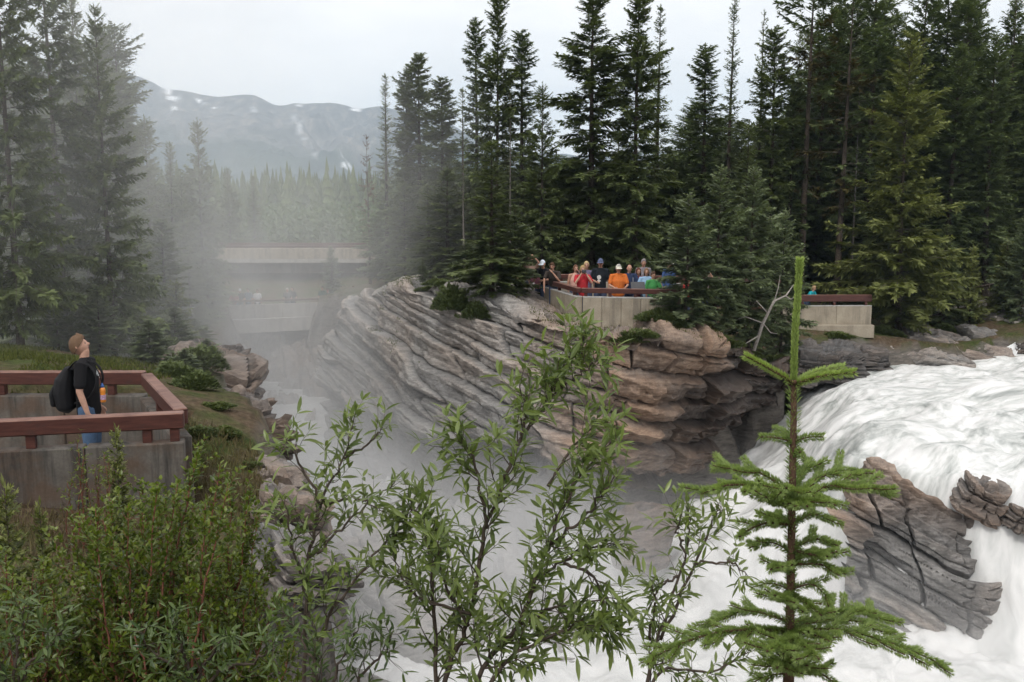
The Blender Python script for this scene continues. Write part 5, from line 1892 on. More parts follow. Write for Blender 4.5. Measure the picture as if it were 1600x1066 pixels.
bt = empty('water_bottle', T(0.16, -0.09, 1.12), 'small orange drink bottle with blue cap hanging at the chest of the near platform man', 'bottle')
bc = T(0.185, -0.085, 1.09)
prof_b = [(0.0, -0.1), (0.026, -0.1), (0.031, -0.092), (0.031, -0.03), (0.027, -0.005), (0.031, 0.02), (0.030, 0.05), (0.018, 0.068), (0.0, 0.07)]


def lathe(mb, c, prof, n=16, mi=0):
    vs = [c + Vector((r * math.cos(2 * math.pi * k / n), r * math.sin(2 * math.pi * k / n), z)) for r, z in prof for k in range(n)]
    mb.add(vs, [(j * n + k, j * n + (k + 1) % n, (j + 1) * n + (k + 1) % n, (j + 1) * n + k) for j in range(len(prof) - 1) for k in range(n)], mi)


mb = MB(); lathe(mb, bc, prof_b); mb.build('bottle_body', simple_mat('orange_bottle', (0.75, 0.26, 0.04), 0.3, 0.1, 8, 0.5), bt, smooth=True)
mb = MB(); lathe(mb, bc, [(0.0316, -0.07), (0.0316, -0.015)]); mb.build('bottle_label', simple_mat('label_paper', (0.45, 0.3, 0.42), 0.5, 0.5, 60), bt, smooth=True)
mb = MB(); lathe(mb, bc, [(0.0, 0.066), (0.019, 0.066), (0.019, 0.095), (0.008, 0.1), (0.007, 0.118), (0.0, 0.118)]); mb.build('bottle_cap', cloth((0.05, 0.12, 0.35), 0.4), bt, smooth=True)
mb = MB(); mb.tube([bc + Vector((0, 0, 0.1)), T(0.15, -0.05, 1.32), T(0.10, -0.09, 1.45), T(0.0, -0.09, 1.49)], 0.006, 6); mb.build('cord', M_PACK, bt, smooth=True)

# ---- the crowd on the middle platform
fr = 28.55
person('visitor raising both hands to a camera at the left corner of the middle platform', W2(830, 32.9), FACE + 0.1, 1.68, top=(0.30, 0.20, 0.16), arms=('up', 'up'), hair=('short', BROWN), group=GR)
person('child in a pink top stooping beside the white capped visitor on the left wing', W2(843, 31.7), FACE - 0.5, 1.45, top=(0.62, 0.26, 0.36), arms=('rail', 'rail'), lean=0.35, hair=('long', BROWN), group=GR)
person('visitor in a pale cap and black shirt bending over the left wing rail', W2(853, 31.2), FACE - 0.45, 1.74, top=(0.016, 0.016, 0.02), arms=('rail', 'rail'), lean=0.42, cap=(0.66, 0.72, 0.8), hair=None, group=GR)
person('visitor in dark clothes leaning over the left wing rail with one arm dangling', W2(867, 30.5), FACE - 0.35, 1.72, top=(0.05, 0.04, 0.035), arms=('camera', 'hang'), lean=0.45, hair=('short', BROWN), sleeves='short', group=GR)
person('woman in a peach tank top behind the red shirted woman with the camera', W2(899, 29.6), FACE + 0.2, 1.63, top=(0.62, 0.36, 0.30), arms=('camera', 'down'), hair=('long', (0.14, 0.07, 0.04)), sleeves='none', group=GR)
rw = person('blonde woman in bright red shirt photographing at the middle platform corner', W2(910, 28.5), FACE + 0.12, 1.68, top=(0.45, 0.03, 0.04), legs=JEANS, arms=('camera', 'camera'), hair=('long', BLOND), group=GR)
person('person with light blonde hair hidden behind the red shirted woman', W2(916, 29.5), FACE, 1.74, top=(0.16, 0.14, 0.22), arms=('down', 'down'), hair=('long', (0.5, 0.38, 0.2)), group=GR)
person('man in a dark cap and black t-shirt with a round white chest picture', W2(938, 29.4), FACE - 0.15, 1.82, top=(0.014, 0.018, 0.024), arms=('down', 'hold'), cap=(0.10, 0.12, 0.20), hair=None, group=GR, pitch=0.0,
       print_col=((0.62, 0.62, 0.60), [(-0.02, 1.24, 0.07, 0.085), (-0.03, 1.14, 0.05, 0.05)]))
person('man in a white cap and orange polo shirt with hands on the front rail', W2(966, fr), FACE + 0.05, 1.70, top=(0.62, 0.165, 0.035), legs=(0.25, 0.32, 0.42), arms=('rail', 'rail'), cap=(0.78, 0.74, 0.62), hair=('short', GREYH), girth=1.18, group=GR)
person('bald man in a navy track jacket beside the orange shirted man', W2(983, 28.9), FACE + 0.1, 1.68, top=(0.03, 0.045, 0.10), arms=('rail', 'down'), hair=None, sleeves='long', group=GR,
       print_col=((0.7, 0.72, 0.76), [(-0.09, 1.30, 0.008, 0.09), (0.09, 1.30, 0.008, 0.09)]))
person('dark red haired woman between the navy jacket and the light blue top', W2(997, 29.0), FACE + 0.15, 1.58, top=(0.18, 0.05, 0.06), arms=('rail', 'rail'), hair=('long', (0.11, 0.04, 0.028)), group=GR)
person('grey haired person standing at the back between dark red hair and light blue top', W2(1005, 31.0), FACE, 1.72, top=(0.22, 0.2, 0.22), arms=('down', 'down'), hair=('short', (0.25, 0.22, 0.22)), group=GR)
person('woman in a light blue top at the front rail left of the green shirt', W2(1010, 28.8), FACE - 0.1, 1.58, top=(0.30, 0.46, 0.66), arms=('rail', 'rail'), hair=('long', (0.2, 0.12, 0.07)), group=GR)
person('child in a green shirt at the front rail near the information board', W2(1020, fr), FACE + 0.3, 1.50, top=(0.07, 0.30, 0.09), arms=('rail', 'down'), hair=('short', BROWN), group=GR)
person('visitor in a blue jacket with a pale hood behind the soft green spruce', W2(1045, 31.5), FACE + 0.5, 1.65, top=(0.06, 0.11, 0.26), arms=('down', 'down'), cap=(0.62, 0.6, 0.56), hair=None, sleeves='long', group=GR)
person('child in a red shirt on the walkway among the spruces', at(1074, 452, 35) * (1, 1, 0) + (0, 0, -4.0), FACE + 0.6, 1.35, top=(0.6, 0.05, 0.04), arms=('down', 'down'), hair=('short', BROWN), group=GR)
person('visitor in a tan top on the walkway right of the child in red', at(1101, 445, 35.5) * (1, 1, 0) + (0, 0, -3.9), FACE + 0.4, 1.62, top=(0.34, 0.26, 0.2), arms=('camera', 'camera'), hair=('long', (0.2, 0.1, 0.06)), group=GR)
person('child in a turquoise top leaning over the rail of the right platform', (at(1262, 455, 38.45)[0], 38.45, RP_FLOOR), FACE + 0.75, 1.46, top=(0.02, 0.36, 0.42), arms=('rail', 'rail'), lean=0.5, hair=('short', (0.36, 0.24, 0.14)))
cm = empty('camera_body', rw[0].location, 'small black camera held to the eyes by the woman in the red shirt', 'camera')
kM = Matrix.Translation(rw[0].location) @ Matrix.Rotation(FACE + 0.12, 4, 'Z') @ Matrix.Scale(1.68 / 1.75, 4)
mb = MB(); mb.box(kM @ Vector((0.235, 0, 1.60)), (0.13, 0.05, 0.085), FACE + 0.12 + math.pi / 2, bev=0.01); mb.build('camera_case', M_PLAQUE, cm)
mb = MB(); mb.tube([kM @ Vector((0.25, 0, 1.595)), kM @ Vector((0.31, 0, 1.595))], 0.032, 12); mb.build('lens', M_PLAQUE, cm)

# ---- the far, misty ones
FF, GF = FZ - 1.1, 'visitors on the far platform'
W3 = lambda px, d: (at(px, 460, d)[0], d, FF)
yb = lambda px: float(np.interp((px - 800) / FPX * 60, [g0[0], g1[0], g2[0], g3[0]], [g0[1], g1[1], g2[1], g3[1]]))
far_people = (
    (258, 'visitor in white at the left end of the far platform', (0.7, 0.7, 0.7), ('short', BROWN), ('rail', 'rail')),
    (271, 'visitor in dark blue beside the white one on the far platform left end', (0.05, 0.06, 0.11), ('short', DARK), ('down', 'down')),
    (288, 'visitor in beige on the left part of the far platform', (0.42, 0.38, 0.28), ('short', GREYH), ('rail', 'down')),
    (366, 'visitor in rust red left of the white shirt on the far platform', (0.28, 0.07, 0.05), ('long', DARK), ('rail', 'rail')),
    (375, 'visitor in black with a pale cap on the far platform', (0.02, 0.02, 0.025), None, ('rail', 'rail')),
    (388, 'visitor in grey blue beside the white shirt on the far platform', (0.16, 0.22, 0.3), ('short', BROWN), ('down', 'down')),
    (402, 'man in a bright white t-shirt on the far platform', (0.8, 0.8, 0.8), ('short', BROWN), ('down', 'down')),
    (449, 'grey haired visitor in dark clothes in the middle of the far platform', (0.1, 0.1, 0.1), ('short', (0.65, 0.64, 0.6)), ('rail', 'rail')),
    (457, 'tall visitor in black in the middle of the far platform', (0.02, 0.025, 0.03), ('short', BROWN), ('down', 'down')),
    (504, 'visitor in dark green on the right part of the far platform', (0.02, 0.06, 0.045), ('short', DARK), ('down', 'down')),
    (512, 'child in black on the right part of the far platform', (0.025, 0.025, 0.03), ('short', BROWN), ('rail', 'rail')),
    (553, 'visitor in a red shirt at the right end of the far platform', (0.6, 0.06, 0.06), ('short', BROWN), ('down', 'rail')),
    (577, 'visitor in orange red behind the top of the rock at the far platform', (0.7, 0.14, 0.08), ('short', BROWN), ('down', 'down')))
for i, (px_, lab, tc_, hr_, ar_) in enumerate(far_people):
    d_ = yb(px_) + 0.55
    person(lab, W3(px_, d_), FACE + 0.3 * math.sin(i * 2.1), 1.55 if 'child' in lab else 1.72 + 0.05 * math.sin(i * 1.7), top=tc_, hair=hr_, arms=ar_, group=GF, voxel=0.03, cap=(0.6, 0.6, 0.6) if hr_ is None else None)
pz = at(247, 475, 36)
person('visitor in a pale checked shirt pointing down to the right among the left spruces', (pz[0], 36, at(247, 441, 36)[2] - 1.75), R(-20), 1.75, top=(0.52, 0.58, 0.66), arms=('point', 'point'), hair=('short', (0.3, 0.3, 0.3)), lean=0.15, girth=1.1, sleeves='long')
pz = at(126, 418, 44)
person('visitor in pink half hidden on the upper path among the left spruces', (pz[0], 44, pz[2] - 1.6), FACE, 1.65, top=(0.6, 0.3, 0.34), hair=('short', BROWN))

bpy.context.view_layer.update()
_dg = bpy.context.evaluated_depsgraph_get()
for o in _pending:
    me = bpy.data.meshes.new_from_object(o.evaluated_get(_dg))
    o.modifiers.clear()
    o.data = me
for bo, hv, hf, hm in _heads:
    me = bo.data
    nv0 = len(me.vertices)
    v = np.empty(nv0 * 3, np.float32)
    me.vertices.foreach_get('co', v)
    # body faces (quads) and head faces together as one mesh
    fq = np.empty(len(me.loops), np.int32)
    me.loops.foreach_get('vertex_index', fq)
    lt = np.empty(len(me.polygons), np.int32)
    me.polygons.foreach_get('loop_total', lt)
    if (lt == 4).all():
        f0_ = fq.reshape(-1, 4)
    else:
        f0_ = np.array([list(p.vertices) for p in me.polygons if len(p.vertices) == 4])
    m2 = mesh_np('person_body', np.concatenate([v.reshape(-1, 3), np.array([tuple(p) for p in hv])]), np.concatenate([f0_, np.array(hf) + nv0]),
                 list(me.materials), np.concatenate([np.zeros(len(f0_), int), hm]), smooth=True)
    bo.data = m2
    del bo['_head']
# ================================================================== PLANTS NEAR AND LOW
M_WILLOW = leaf_mat('willow_leaf', (0.065, 0.105, 0.024), (0.20, 0.25, 0.075), back=(0.15, 0.19, 0.09), rough=0.34, trans=0.34, spec=0.5)
M_SHRUB = leaf_mat('shrub_leaf', (0.022, 0.050, 0.006), (0.15, 0.19, 0.022), back=(0.09, 0.125, 0.035), rough=0.36, trans=0.34, spec=0.5)
M_SPROUT = leaf_mat('sprout_leaf', (0.030, 0.062, 0.016), (0.12, 0.17, 0.05), back=(0.09, 0.125, 0.055), rough=0.34, trans=0.3, spec=0.5)
M_STEM = simple_mat('willow_stem', (0.085, 0.065, 0.052), 0.8, 0.35, 40, 0.25)
M_STEM_RED = simple_mat('reddish_stem', (0.15, 0.06, 0.04), 0.8, 0.35, 40, 0.25)
M_GRASS = leaf_mat('grass_blade', (0.035, 0.048, 0.012), (0.125, 0.135, 0.036), rough=0.6, trans=0.25, spec=0.2)
M_DRYGRASS = leaf_mat('dry_grass_blade', (0.07, 0.058, 0.03), (0.19, 0.16, 0.085), rough=0.7, trans=0.2, spec=0.15)
M_JUNIPER = leaf_mat('juniper_sprigs', (0.040, 0.062, 0.022), (0.16, 0.19, 0.065), rough=0.6, trans=0.15, spec=0.2)


def leaf_template(fold=0.25, curl=0.18):
    """leaf along +X, length 1, half width 1 along Y (scaled later); returns verts and faces"""
    xs = (0.0, 0.22, 0.55, 0.82, 1.0)
    ws = (0.0, 0.75, 1.0, 0.55, 0.0)
    v, f = [(0, 0, 0)], []
    for x, w in list(zip(xs, ws))[1:-1]:
        z = -curl * x * x
        v += [(x, w, z + fold * w * 0.12), (x, 0, z), (x, -w, z + fold * w * 0.12)]
    v.append((1, 0, -curl))
    for k in range(2):
        a = 1 + 3 * k
        f += [(a, a + 1, a + 4, a + 3), (a + 1, a + 2, a + 5, a + 4)]
    t = [(0, 2, 1), (0, 3, 2), (7, 8, 10), (8, 9, 10)]
    return np.array(v, float), np.array(f), np.array(t)


LV, LFQ, LFT = leaf_template()


def leaf_field(p, d, up, L, W):
    """frames for leaves -> (n,3,3) axes scaled"""
    d = unit(d)
    y = unit(np.cross(up, d))
    z = np.cross(d, y)
    return np.stack([d * L[:, None], y * W[:, None], z * L[:, None]], 1)


def leaves_mesh(name, p, A, tint, mat):
    n = len(p)
    v = np.einsum('kc,ncx->nkx', LV, A) + p[:, None, :]
    nvv = len(LV)
    o = (np.arange(n) * nvv)[:, None, None]
    fq = (LFQ[None] + o).reshape(-1, 4)
    ft = (LFT[None] + o).reshape(-1, 3)
    return mesh_np(name, v.reshape(-1, 3), [fq, ft], [mat], attrs={'tint': np.repeat(tint, nvv)})


_leafm = {}


def leaf_mesh_single(mat, q):
    k = (mat.name, q)
    if k not in _leafm:
        _leafm[k] = mesh_np('leaf', LV * (1, 0.5, 1), [LFQ, LFT], [mat], attrs={'tint': np.full(len(LV), q / 5.0)})
    return _leafm[k]


def spline(pts, n):
    return catmull(np.array(pts, float)[:, None, :], n)[:, 0]


def shrub(name, label, cat, stems, seed, mat, stem_mat, leafL, leafW, twig_n, twig_L, space, thick=0.012, nobj=300, start=0.3, spread=0.9, sub=0.5, upb=0.35, group=None, droop=0.12, lsd=0.2):
    """stems: world polylines from ground to tip. Side twigs and leaves grow from them."""
    rng = np.random.default_rng(seed)
    root_p = stems[0][0]
    root = empty(name, root_p, label, cat, group)
    tips = []                                            # (polyline, radius at start, leafy from)
    mb = MB()
    twigs = []
    for st in stems:
        P = spline(st, max(10, len(st) * 6))
        P[1:-1] += rng.normal(0, 0.006, (len(P) - 2, 3))
        L = np.linalg.norm(np.diff(P, axis=0), axis=1).sum()
        r0 = thick * min(1.4, 0.5 + 0.5 * L)
        rad = r0 * (1 - np.linspace(0, 1, len(P))) ** 0.8 + 0.0018
        mb.tube(P, list(rad), 7)
        tips.append(P[int(len(P) * 0.72):])
        n = max(2, int(twig_n * L))
        for k in range(n):
            t = start + (1 - start) * (k + rng.random()) / n
            i = min(len(P) - 2, int(t * (len(P) - 1)))
            base, ax = P[i], unit(P[i + 1] - P[i])
            a = rng.normal(0, 1, 3)
            a = unit(a - ax * (a @ ax))
            d = unit(ax + a * spread * rng.uniform(0.5, 1.3) + (0, 0, upb * 0.3))
            tl = twig_L * rng.uniform(0.5, 1.25) * (1.15 - 0.6 * t)
            m = base + d * tl * 0.5 + rng.normal(0, 0.015, 3)
            e = base + d * tl + np.array((0, 0, upb * tl * 0.5)) + rng.normal(0, 0.02, 3)
            tw = spline([base, m, e], 8)
            twigs.append((tw, max(0.0022, rad[i] * 0.45)))
            if tl > 0.18:
                for q in range(int(rng.poisson(sub * tl / 0.12))):
                    j = rng.integers(2, 7)
                    ax2 = unit(tw[j] - tw[j - 1])
                    a = rng.normal(0, 1, 3)
                    a = unit(a - ax2 * (a @ ax2))
                    d2 = unit(ax2 + a * spread * 0.9)
                    l2 = tl * rng.uniform(0.3, 0.6)
                    e2 = tw[j] + d2 * l2 + np.array((0, 0, upb * l2 * 0.5))
                    twigs.append((spline([tw[j], (tw[j] + e2) / 2 + rng.normal(0, 0.008, 3), e2], 6), 0.0018))
    for tw, r in twigs:
        mb.tube(tw, list(r * (1 - 0.75 * np.linspace(0, 1, len(tw)))), 5, cap=False)
        tips.append(tw[1:])
    mb.build('stems', stem_mat, root, smooth=True)
    pp, dd, tt = [], [], []
    for tw in tips:
        seg = np.linalg.norm(np.diff(tw, axis=0), axis=1)
        L = seg.sum()
        n = max(3, int(L / space))
        cum = np.concatenate([[0], np.cumsum(seg)])
        s = np.sort(rng.uniform(0.05, 1, n)) * L
        s[-3:] = L * np.array((0.96, 0.985, 1.0))
        s = np.clip(s, 0, L * 0.9999)
        i = np.clip(np.searchsorted(cum, s, side='right') - 1, 0, len(tw) - 2)
        f = (s - cum[i]) / (seg[i] + 1e-9)
        p = tw[i] * (1 - f)[:, None] + tw[i + 1] * f[:, None]
        ax = unit(tw[i + 1] - tw[i])
        ph = np.arange(n) * 2.4 + rng.uniform(0, 6)
        ref = unit(np.cross(ax, np.array((0.2, 0.35, 0.9))))
        ref2 = np.cross(ax, ref)
        out = ref * np.cos(ph)[:, None] + ref2 * np.sin(ph)[:, None]
        d = ax * rng.uniform(0.5, 1.0, n)[:, None] + out * rng.uniform(0.5, 1.0, n)[:, None] + np.array((0, 0, -droop)) + rng.normal(0, 0.12, (n, 3))
        pp.append(p); dd.append(unit(d)); tt.append(0.35 + 0.4 * s / L + rng.normal(0, lsd, n))
    p, d, tint = np.concatenate(pp), np.concatenate(dd), np.clip(np.concatenate(tt), 0, 1)
    n = len(p)
    up = np.array((0, 0, 1.0)) + rng.normal(0, 0.45, (n, 3))
    L = leafL * rng.uniform(0.6, 1.2, n)
    W = leafW * 0.5 * rng.uniform(0.75, 1.2, n)
    A = leaf_field(p, d, up, L, W)
    # the leaves that show largest: single objects; the rest joined
    order = np.argsort(np.linalg.norm(p, axis=1) / L)
    lead = order[:nobj]
    rest = order[nobj:]
    tag(link('foliage', leaves_mesh(name + '_foliage', p[rest], A[rest], tint[rest], mat), root), kind='stuff')
    rp = np.array(root.location)
    for k in lead:
        o = link('leaf', leaf_mesh_single(mat, int(np.clip(round(tint[k] * 5), 0, 5))), root)
        M = np.eye(4)
        M[:3, 0], M[:3, 1], M[:3, 2] = A[k, 0], A[k, 1] * 2, A[k, 2]
        M[:3, 3] = p[k]
        o.matrix_parent_inverse = Matrix.Identity(4)
        M[:3, 3] -= rp
        o.matrix_basis = Matrix(M.tolist())
    return root, n


def stem_px(pts, d0, d1=None, base_dx=0.0):
    """photo polyline -> world stem with a root in the ground"""
    d1 = d1 if d1 is not None else d0
    W = [at(px, py, d0 + (d1 - d0) * i / max(1, len(pts) - 1)) for i, (px, py) in enumerate(pts)]
    if pts[0][1] > 1040:                                # runs out of the frame: continue down to the ground
        b = W[0] + (W[0] - W[1]) * 0.3
        by = min(4.55, b[1]) if -0.6 < b[0] < 8 else b[1]
        W = [np.array((b[0], by, gz(b[0], by) - 0.05))] + W
    return W


WB = [([(694, 1063), (732, 978), (761, 826), (808, 698), (856, 622), (880, 570), (912, 532)], 4.75, 4.9), ([(746, 1063), (808, 978), (856, 854), (898, 759), (960, 683)], 4.65, 4.6),
      ([(761, 826), (742, 726), (713, 674)], 4.76, 4.7), ([(680, 1063), (675, 892), (656, 811), (640, 790)], 4.8, 4.9), ([(808, 978), (875, 945), (970, 935)], 4.65, 4.5),
      ([(856, 854), (920, 800), (962, 742)], 4.64, 4.45), ([(732, 978), (690, 900), (684, 845)], 4.72, 4.6), ([(808, 698), (822, 640), (812, 600)], 4.8, 4.7),
      ([(856, 622), (900, 590), (935, 560)], 4.85, 4.8), ([(770, 1063), (880, 985), (960, 980)], 4.6, 4.4), ([(836, 905), (910, 860), (975, 850)], 4.65, 4.75),
      ([(856, 760), (900, 690), (945, 655)], 4.7, 4.85), ([(740, 960), (650, 930), (610, 870)], 4.7, 4.8), ([(880, 880), (930, 905), (950, 1000)], 4.6, 4.5)]
WA = [([(476, 1063), (481, 892), (500, 788), (538, 717), (556, 640)], 4.9, 5.0), ([(500, 788), (462, 712), (446, 684)], 4.93, 4.9), ([(495, 864), (542, 816), (618, 752)], 4.9, 5.0),
      ([(490, 1063), (520, 960), (600, 850), (630, 832)], 4.8, 4.9), ([(538, 717), (580, 690), (598, 668)], 4.97, 5.0), ([(484, 940), (455, 850), (445, 780)], 4.9, 4.8), ([(500, 788), (560, 780), (600, 800)], 4.93, 4.8)]
WC = [([(1012, 1064), (1032, 992), (1072, 864), (1078, 792)], 4.4, 4.4), ([(1032, 1000), (1100, 848), (1126, 786)], 4.4, 4.5), ([(1016, 1000), (1022, 944), (1018, 915)], 4.4, 4.3), ([(1020, 1064), (1112, 1050), (1172, 1012)], 4.4, 4.6),
      ([(1060, 900), (1030, 920), (1010, 960)], 4.4, 4.3), ([(1085, 880), (1140, 880), (1168, 900)], 4.45, 4.5), ([(1072, 864), (1058, 830), (1066, 800)], 4.4, 4.3)]
mk = lambda lst: [stem_px(p, a, b) for p, a, b in lst]
shrub('willow_shrub', 'tallest leafy willow shrub in front of the central cliff with narrow shiny leaves', 'shrub', mk(WB), 3, M_WILLOW, M_STEM, 0.098, 0.021, 21, 0.24, 0.0165, 0.0095, 300, 0.22, droop=0.12, sub=0.8)
shrub('willow_shrub', 'slender willow shrub left of the tallest willow, its thin stem before the misty gorge', 'shrub', mk(WA), 4, M_WILLOW, M_STEM, 0.084, 0.020, 16, 0.20, 0.018, 0.0085, 260, 0.3, sub=0.7)
shrub('willow_shrub', 'sparse willow shrub just left of the young spruce in front of the falls', 'shrub', mk(WC), 5, M_WILLOW, M_STEM, 0.078, 0.017, 17, 0.18, 0.017, 0.0075, 220, 0.28, sub=0.7)
for i, (lst, lab) in enumerate((
        ([([(300, 1075), (285, 1010), (270, 965)], 4.4, 4.3), ([(310, 1075), (340, 1010), (360, 985)], 4.4, 4.3), ([(290, 1075), (240, 1020), (215, 985)], 4.4, 4.4), ([(320, 1075), (400, 1030), (430, 1000)], 4.4, 4.3)], 'low willow sprout at the bottom under the red stemmed shrub'),
        ([([(20, 1075), (30, 1000), (40, 945)], 4.3, 4.3), ([(10, 1075), (-20, 1000), (-30, 950)], 4.3, 4.3), ([(30, 1075), (80, 1010), (100, 985)], 4.3, 4.3)], 'low willow sprout in the bottom left corner'),
        ([([(500, 1075), (470, 1000), (440, 950)], 4.5, 4.6), ([(520, 1075), (545, 1010), (560, 980)], 4.5, 4.4), ([(560, 1075), (600, 1020), (615, 985)], 4.5, 4.4)], 'low willow sprout at the bottom between the slender and the tallest willow'))):
    shrub('willow_shrub', lab, 'shrub', mk(lst), 20 + i, M_SPROUT, M_STEM, 0.07, 0.015, 16, 0.17, 0.016, 0.008, 60, 0.2)

# the dense red stemmed shrub at the lower left
rg = random.Random(5)
outl = lambda x: float(np.interp(x, [40, 90, 150, 200, 250, 300, 335, 380, 430, 475], [880, 830, 790, 765, 715, 685, 712, 750, 770, 880]))
st = []
for k in range(98):
    tx = rg.uniform(45, 472)
    ty = outl(tx) + (rg.random() ** 1.3) * 260
    bx = 270 + (tx - 260) * 0.45 + rg.uniform(-40, 40)
    d = rg.uniform(5.2, 6.6)
    b = at(bx, 1090, d - 0.2)
    b[2] = gz(b[0], b[1]) - 0.03
    e = at(tx, ty, d)
    m = b * 0.45 + e * 0.55 + np.array((rg.uniform(-.08, .08), rg.uniform(-.1, .1), -0.02))
    st.append([b, b * 0.72 + m * 0.28 + np.array((0, 0, 0.06)), m, e])
shrub('leafy_shrub', 'dense dark green shrub with reddish stems below the near platform', 'shrub', st, 8, M_SHRUB, M_STEM_RED, 0.040, 0.019, 16, 0.24, 0.0095, 0.008, 300, 0.22, spread=1.0, sub=0.9, upb=0.5, droop=-0.1)
st = []
for k in range(30):
    tx, ty = rg.uniform(-40, 110), rg.uniform(860, 1010)
    d = rg.uniform(5.0, 5.8)
    b = at(tx * 0.6 + 20, 1110, d)
    b[2] = gz(b[0], b[1]) - 0.03
    e = at(tx, ty, d)
    st.append([b, (b + e) / 2 + np.array((rg.uniform(-.05, .05), 0, 0)), e])
shrub('leafy_shrub', 'bright green low shrub under the yellow green seedlings at the left edge', 'shrub', st, 9, M_SHRUB, M_STEM_RED, 0.036, 0.016, 12, 0.22, 0.012, 0.007, 120, 0.2, sub=0.8)
st = []
for k in range(12):
    tx, ty = rg.uniform(100, 175), rg.uniform(690, 790)
    d = rg.uniform(8.6, 9.0)
    b = at(tx, 850, d); b[2] = gz(b[0], b[1]) - 0.05
    st.append([b, (b * 0.5 + at(tx, ty, d) * 0.5), at(tx + rg.uniform(-12, 12), ty, d)])
shrub('leafy_shrub', 'thin pale shrub against the stained wall left of the wall seedling', 'shrub', st, 10, M_SHRUB, M_STEM_RED, 0.04, 0.014, 9, 0.16, 0.022, 0.005, 0, 0.25)

# seedlings of spruce near the wall and at the left edge
tree('sapling', 181, 672, 8.75, 60, label='slim spruce seedling leaning before the front wall of the near platform', name='spruce_seedling')
tree('sapling', 8, 762, 6.2, 110, label='yellow green spruce seedling cut by the left edge below the wall', name='spruce_seedling')
tree('sapling', 62, 792, 6.4, 70, label='yellow green spruce seedling just right of the one at the left edge', name='spruce_seedling')

# ---- low junipers and bushes on the cliff
def mound(name, r, h, n, seed, mat, L=0.22):
    rng = np.random.default_rng(seed)
    a, q = rng.uniform(0, 6.283, n), rng.random(n) ** 0.5
    lump = 0.7 + 0.45 * vnoise(np.cos(a) * 1.7 + seed, np.sin(a) * 1.7, 0, seed)
    x, y = r * q * np.cos(a) * lump, r * q * np.sin(a) * lump
    z = h * (1 - q ** 2) * rng.uniform(0.35, 1.0, n) * (0.75 + 0.5 * vnoise(x * 2.2, y * 2.2, 0, seed + 3)) + 0.02
    p = np.stack([x, y, z], 1)
    d = unit(np.stack([x / r + rng.normal(0, 0.4, n), y / r + rng.normal(0, 0.4, n), rng.uniform(0.1, 0.8, n)], 1))
    Q = Quads()
    up = rng.normal(0, 0.4, (n, 3)) + (0, 0, 1)
    tl = L * rng.uniform(0.6, 1.2, n)
    tint = np.clip(0.25 + 0.5 * z / h + rng.normal(0, 0.15, n), 0, 1)
    sd = unit(np.cross(d, up))
    Q.kites(p, d, sd, tl, tl * 0.13, tint)
    for s2 in (-1, 1):
        d2 = unit(d + sd * s2 * 0.7 + rng.normal(0, 0.15, (n, 3)))
        Q.kites(p + d * (tl * 0.3)[:, None], d2, unit(np.cross(d2, up)), tl * 0.55, tl * 0.09, np.clip(tint + 0.1, 0, 1))
    v, f, t = Q.data()
    return mesh_np(name, v, f, [mat], attrs={'tint': t})


MOUND = [mound('juniper_sprays', 1.0, 0.55, 2600, 1, M_JUNIPER), mound('juniper_sprays', 1.0, 0.4, 2200, 2, M_JUNIPER), mound('bush_sprays', 1.0, 0.85, 2600, 3, M_NEEDLE, 0.2)]
cliff_ob = bpy.data.objects['cliff']
from mathutils.bvhtree import BVHTree
bpy.context.view_layer.update()
_bv = [BVHTree.FromObject(bpy.data.objects[n], bpy.context.evaluated_depsgraph_get()) for n in ('cliff', 'ground')]


def drop(x, y, z0=4.0):
    best = None
    for t in _bv:
        h = t.ray_cast(Vector((x, y, z0)), Vector((0, 0, -1)))[0]
        if h is not None and (best is None or h.z > best):
            best = h.z
    return best if best is not None else gz(x, y)


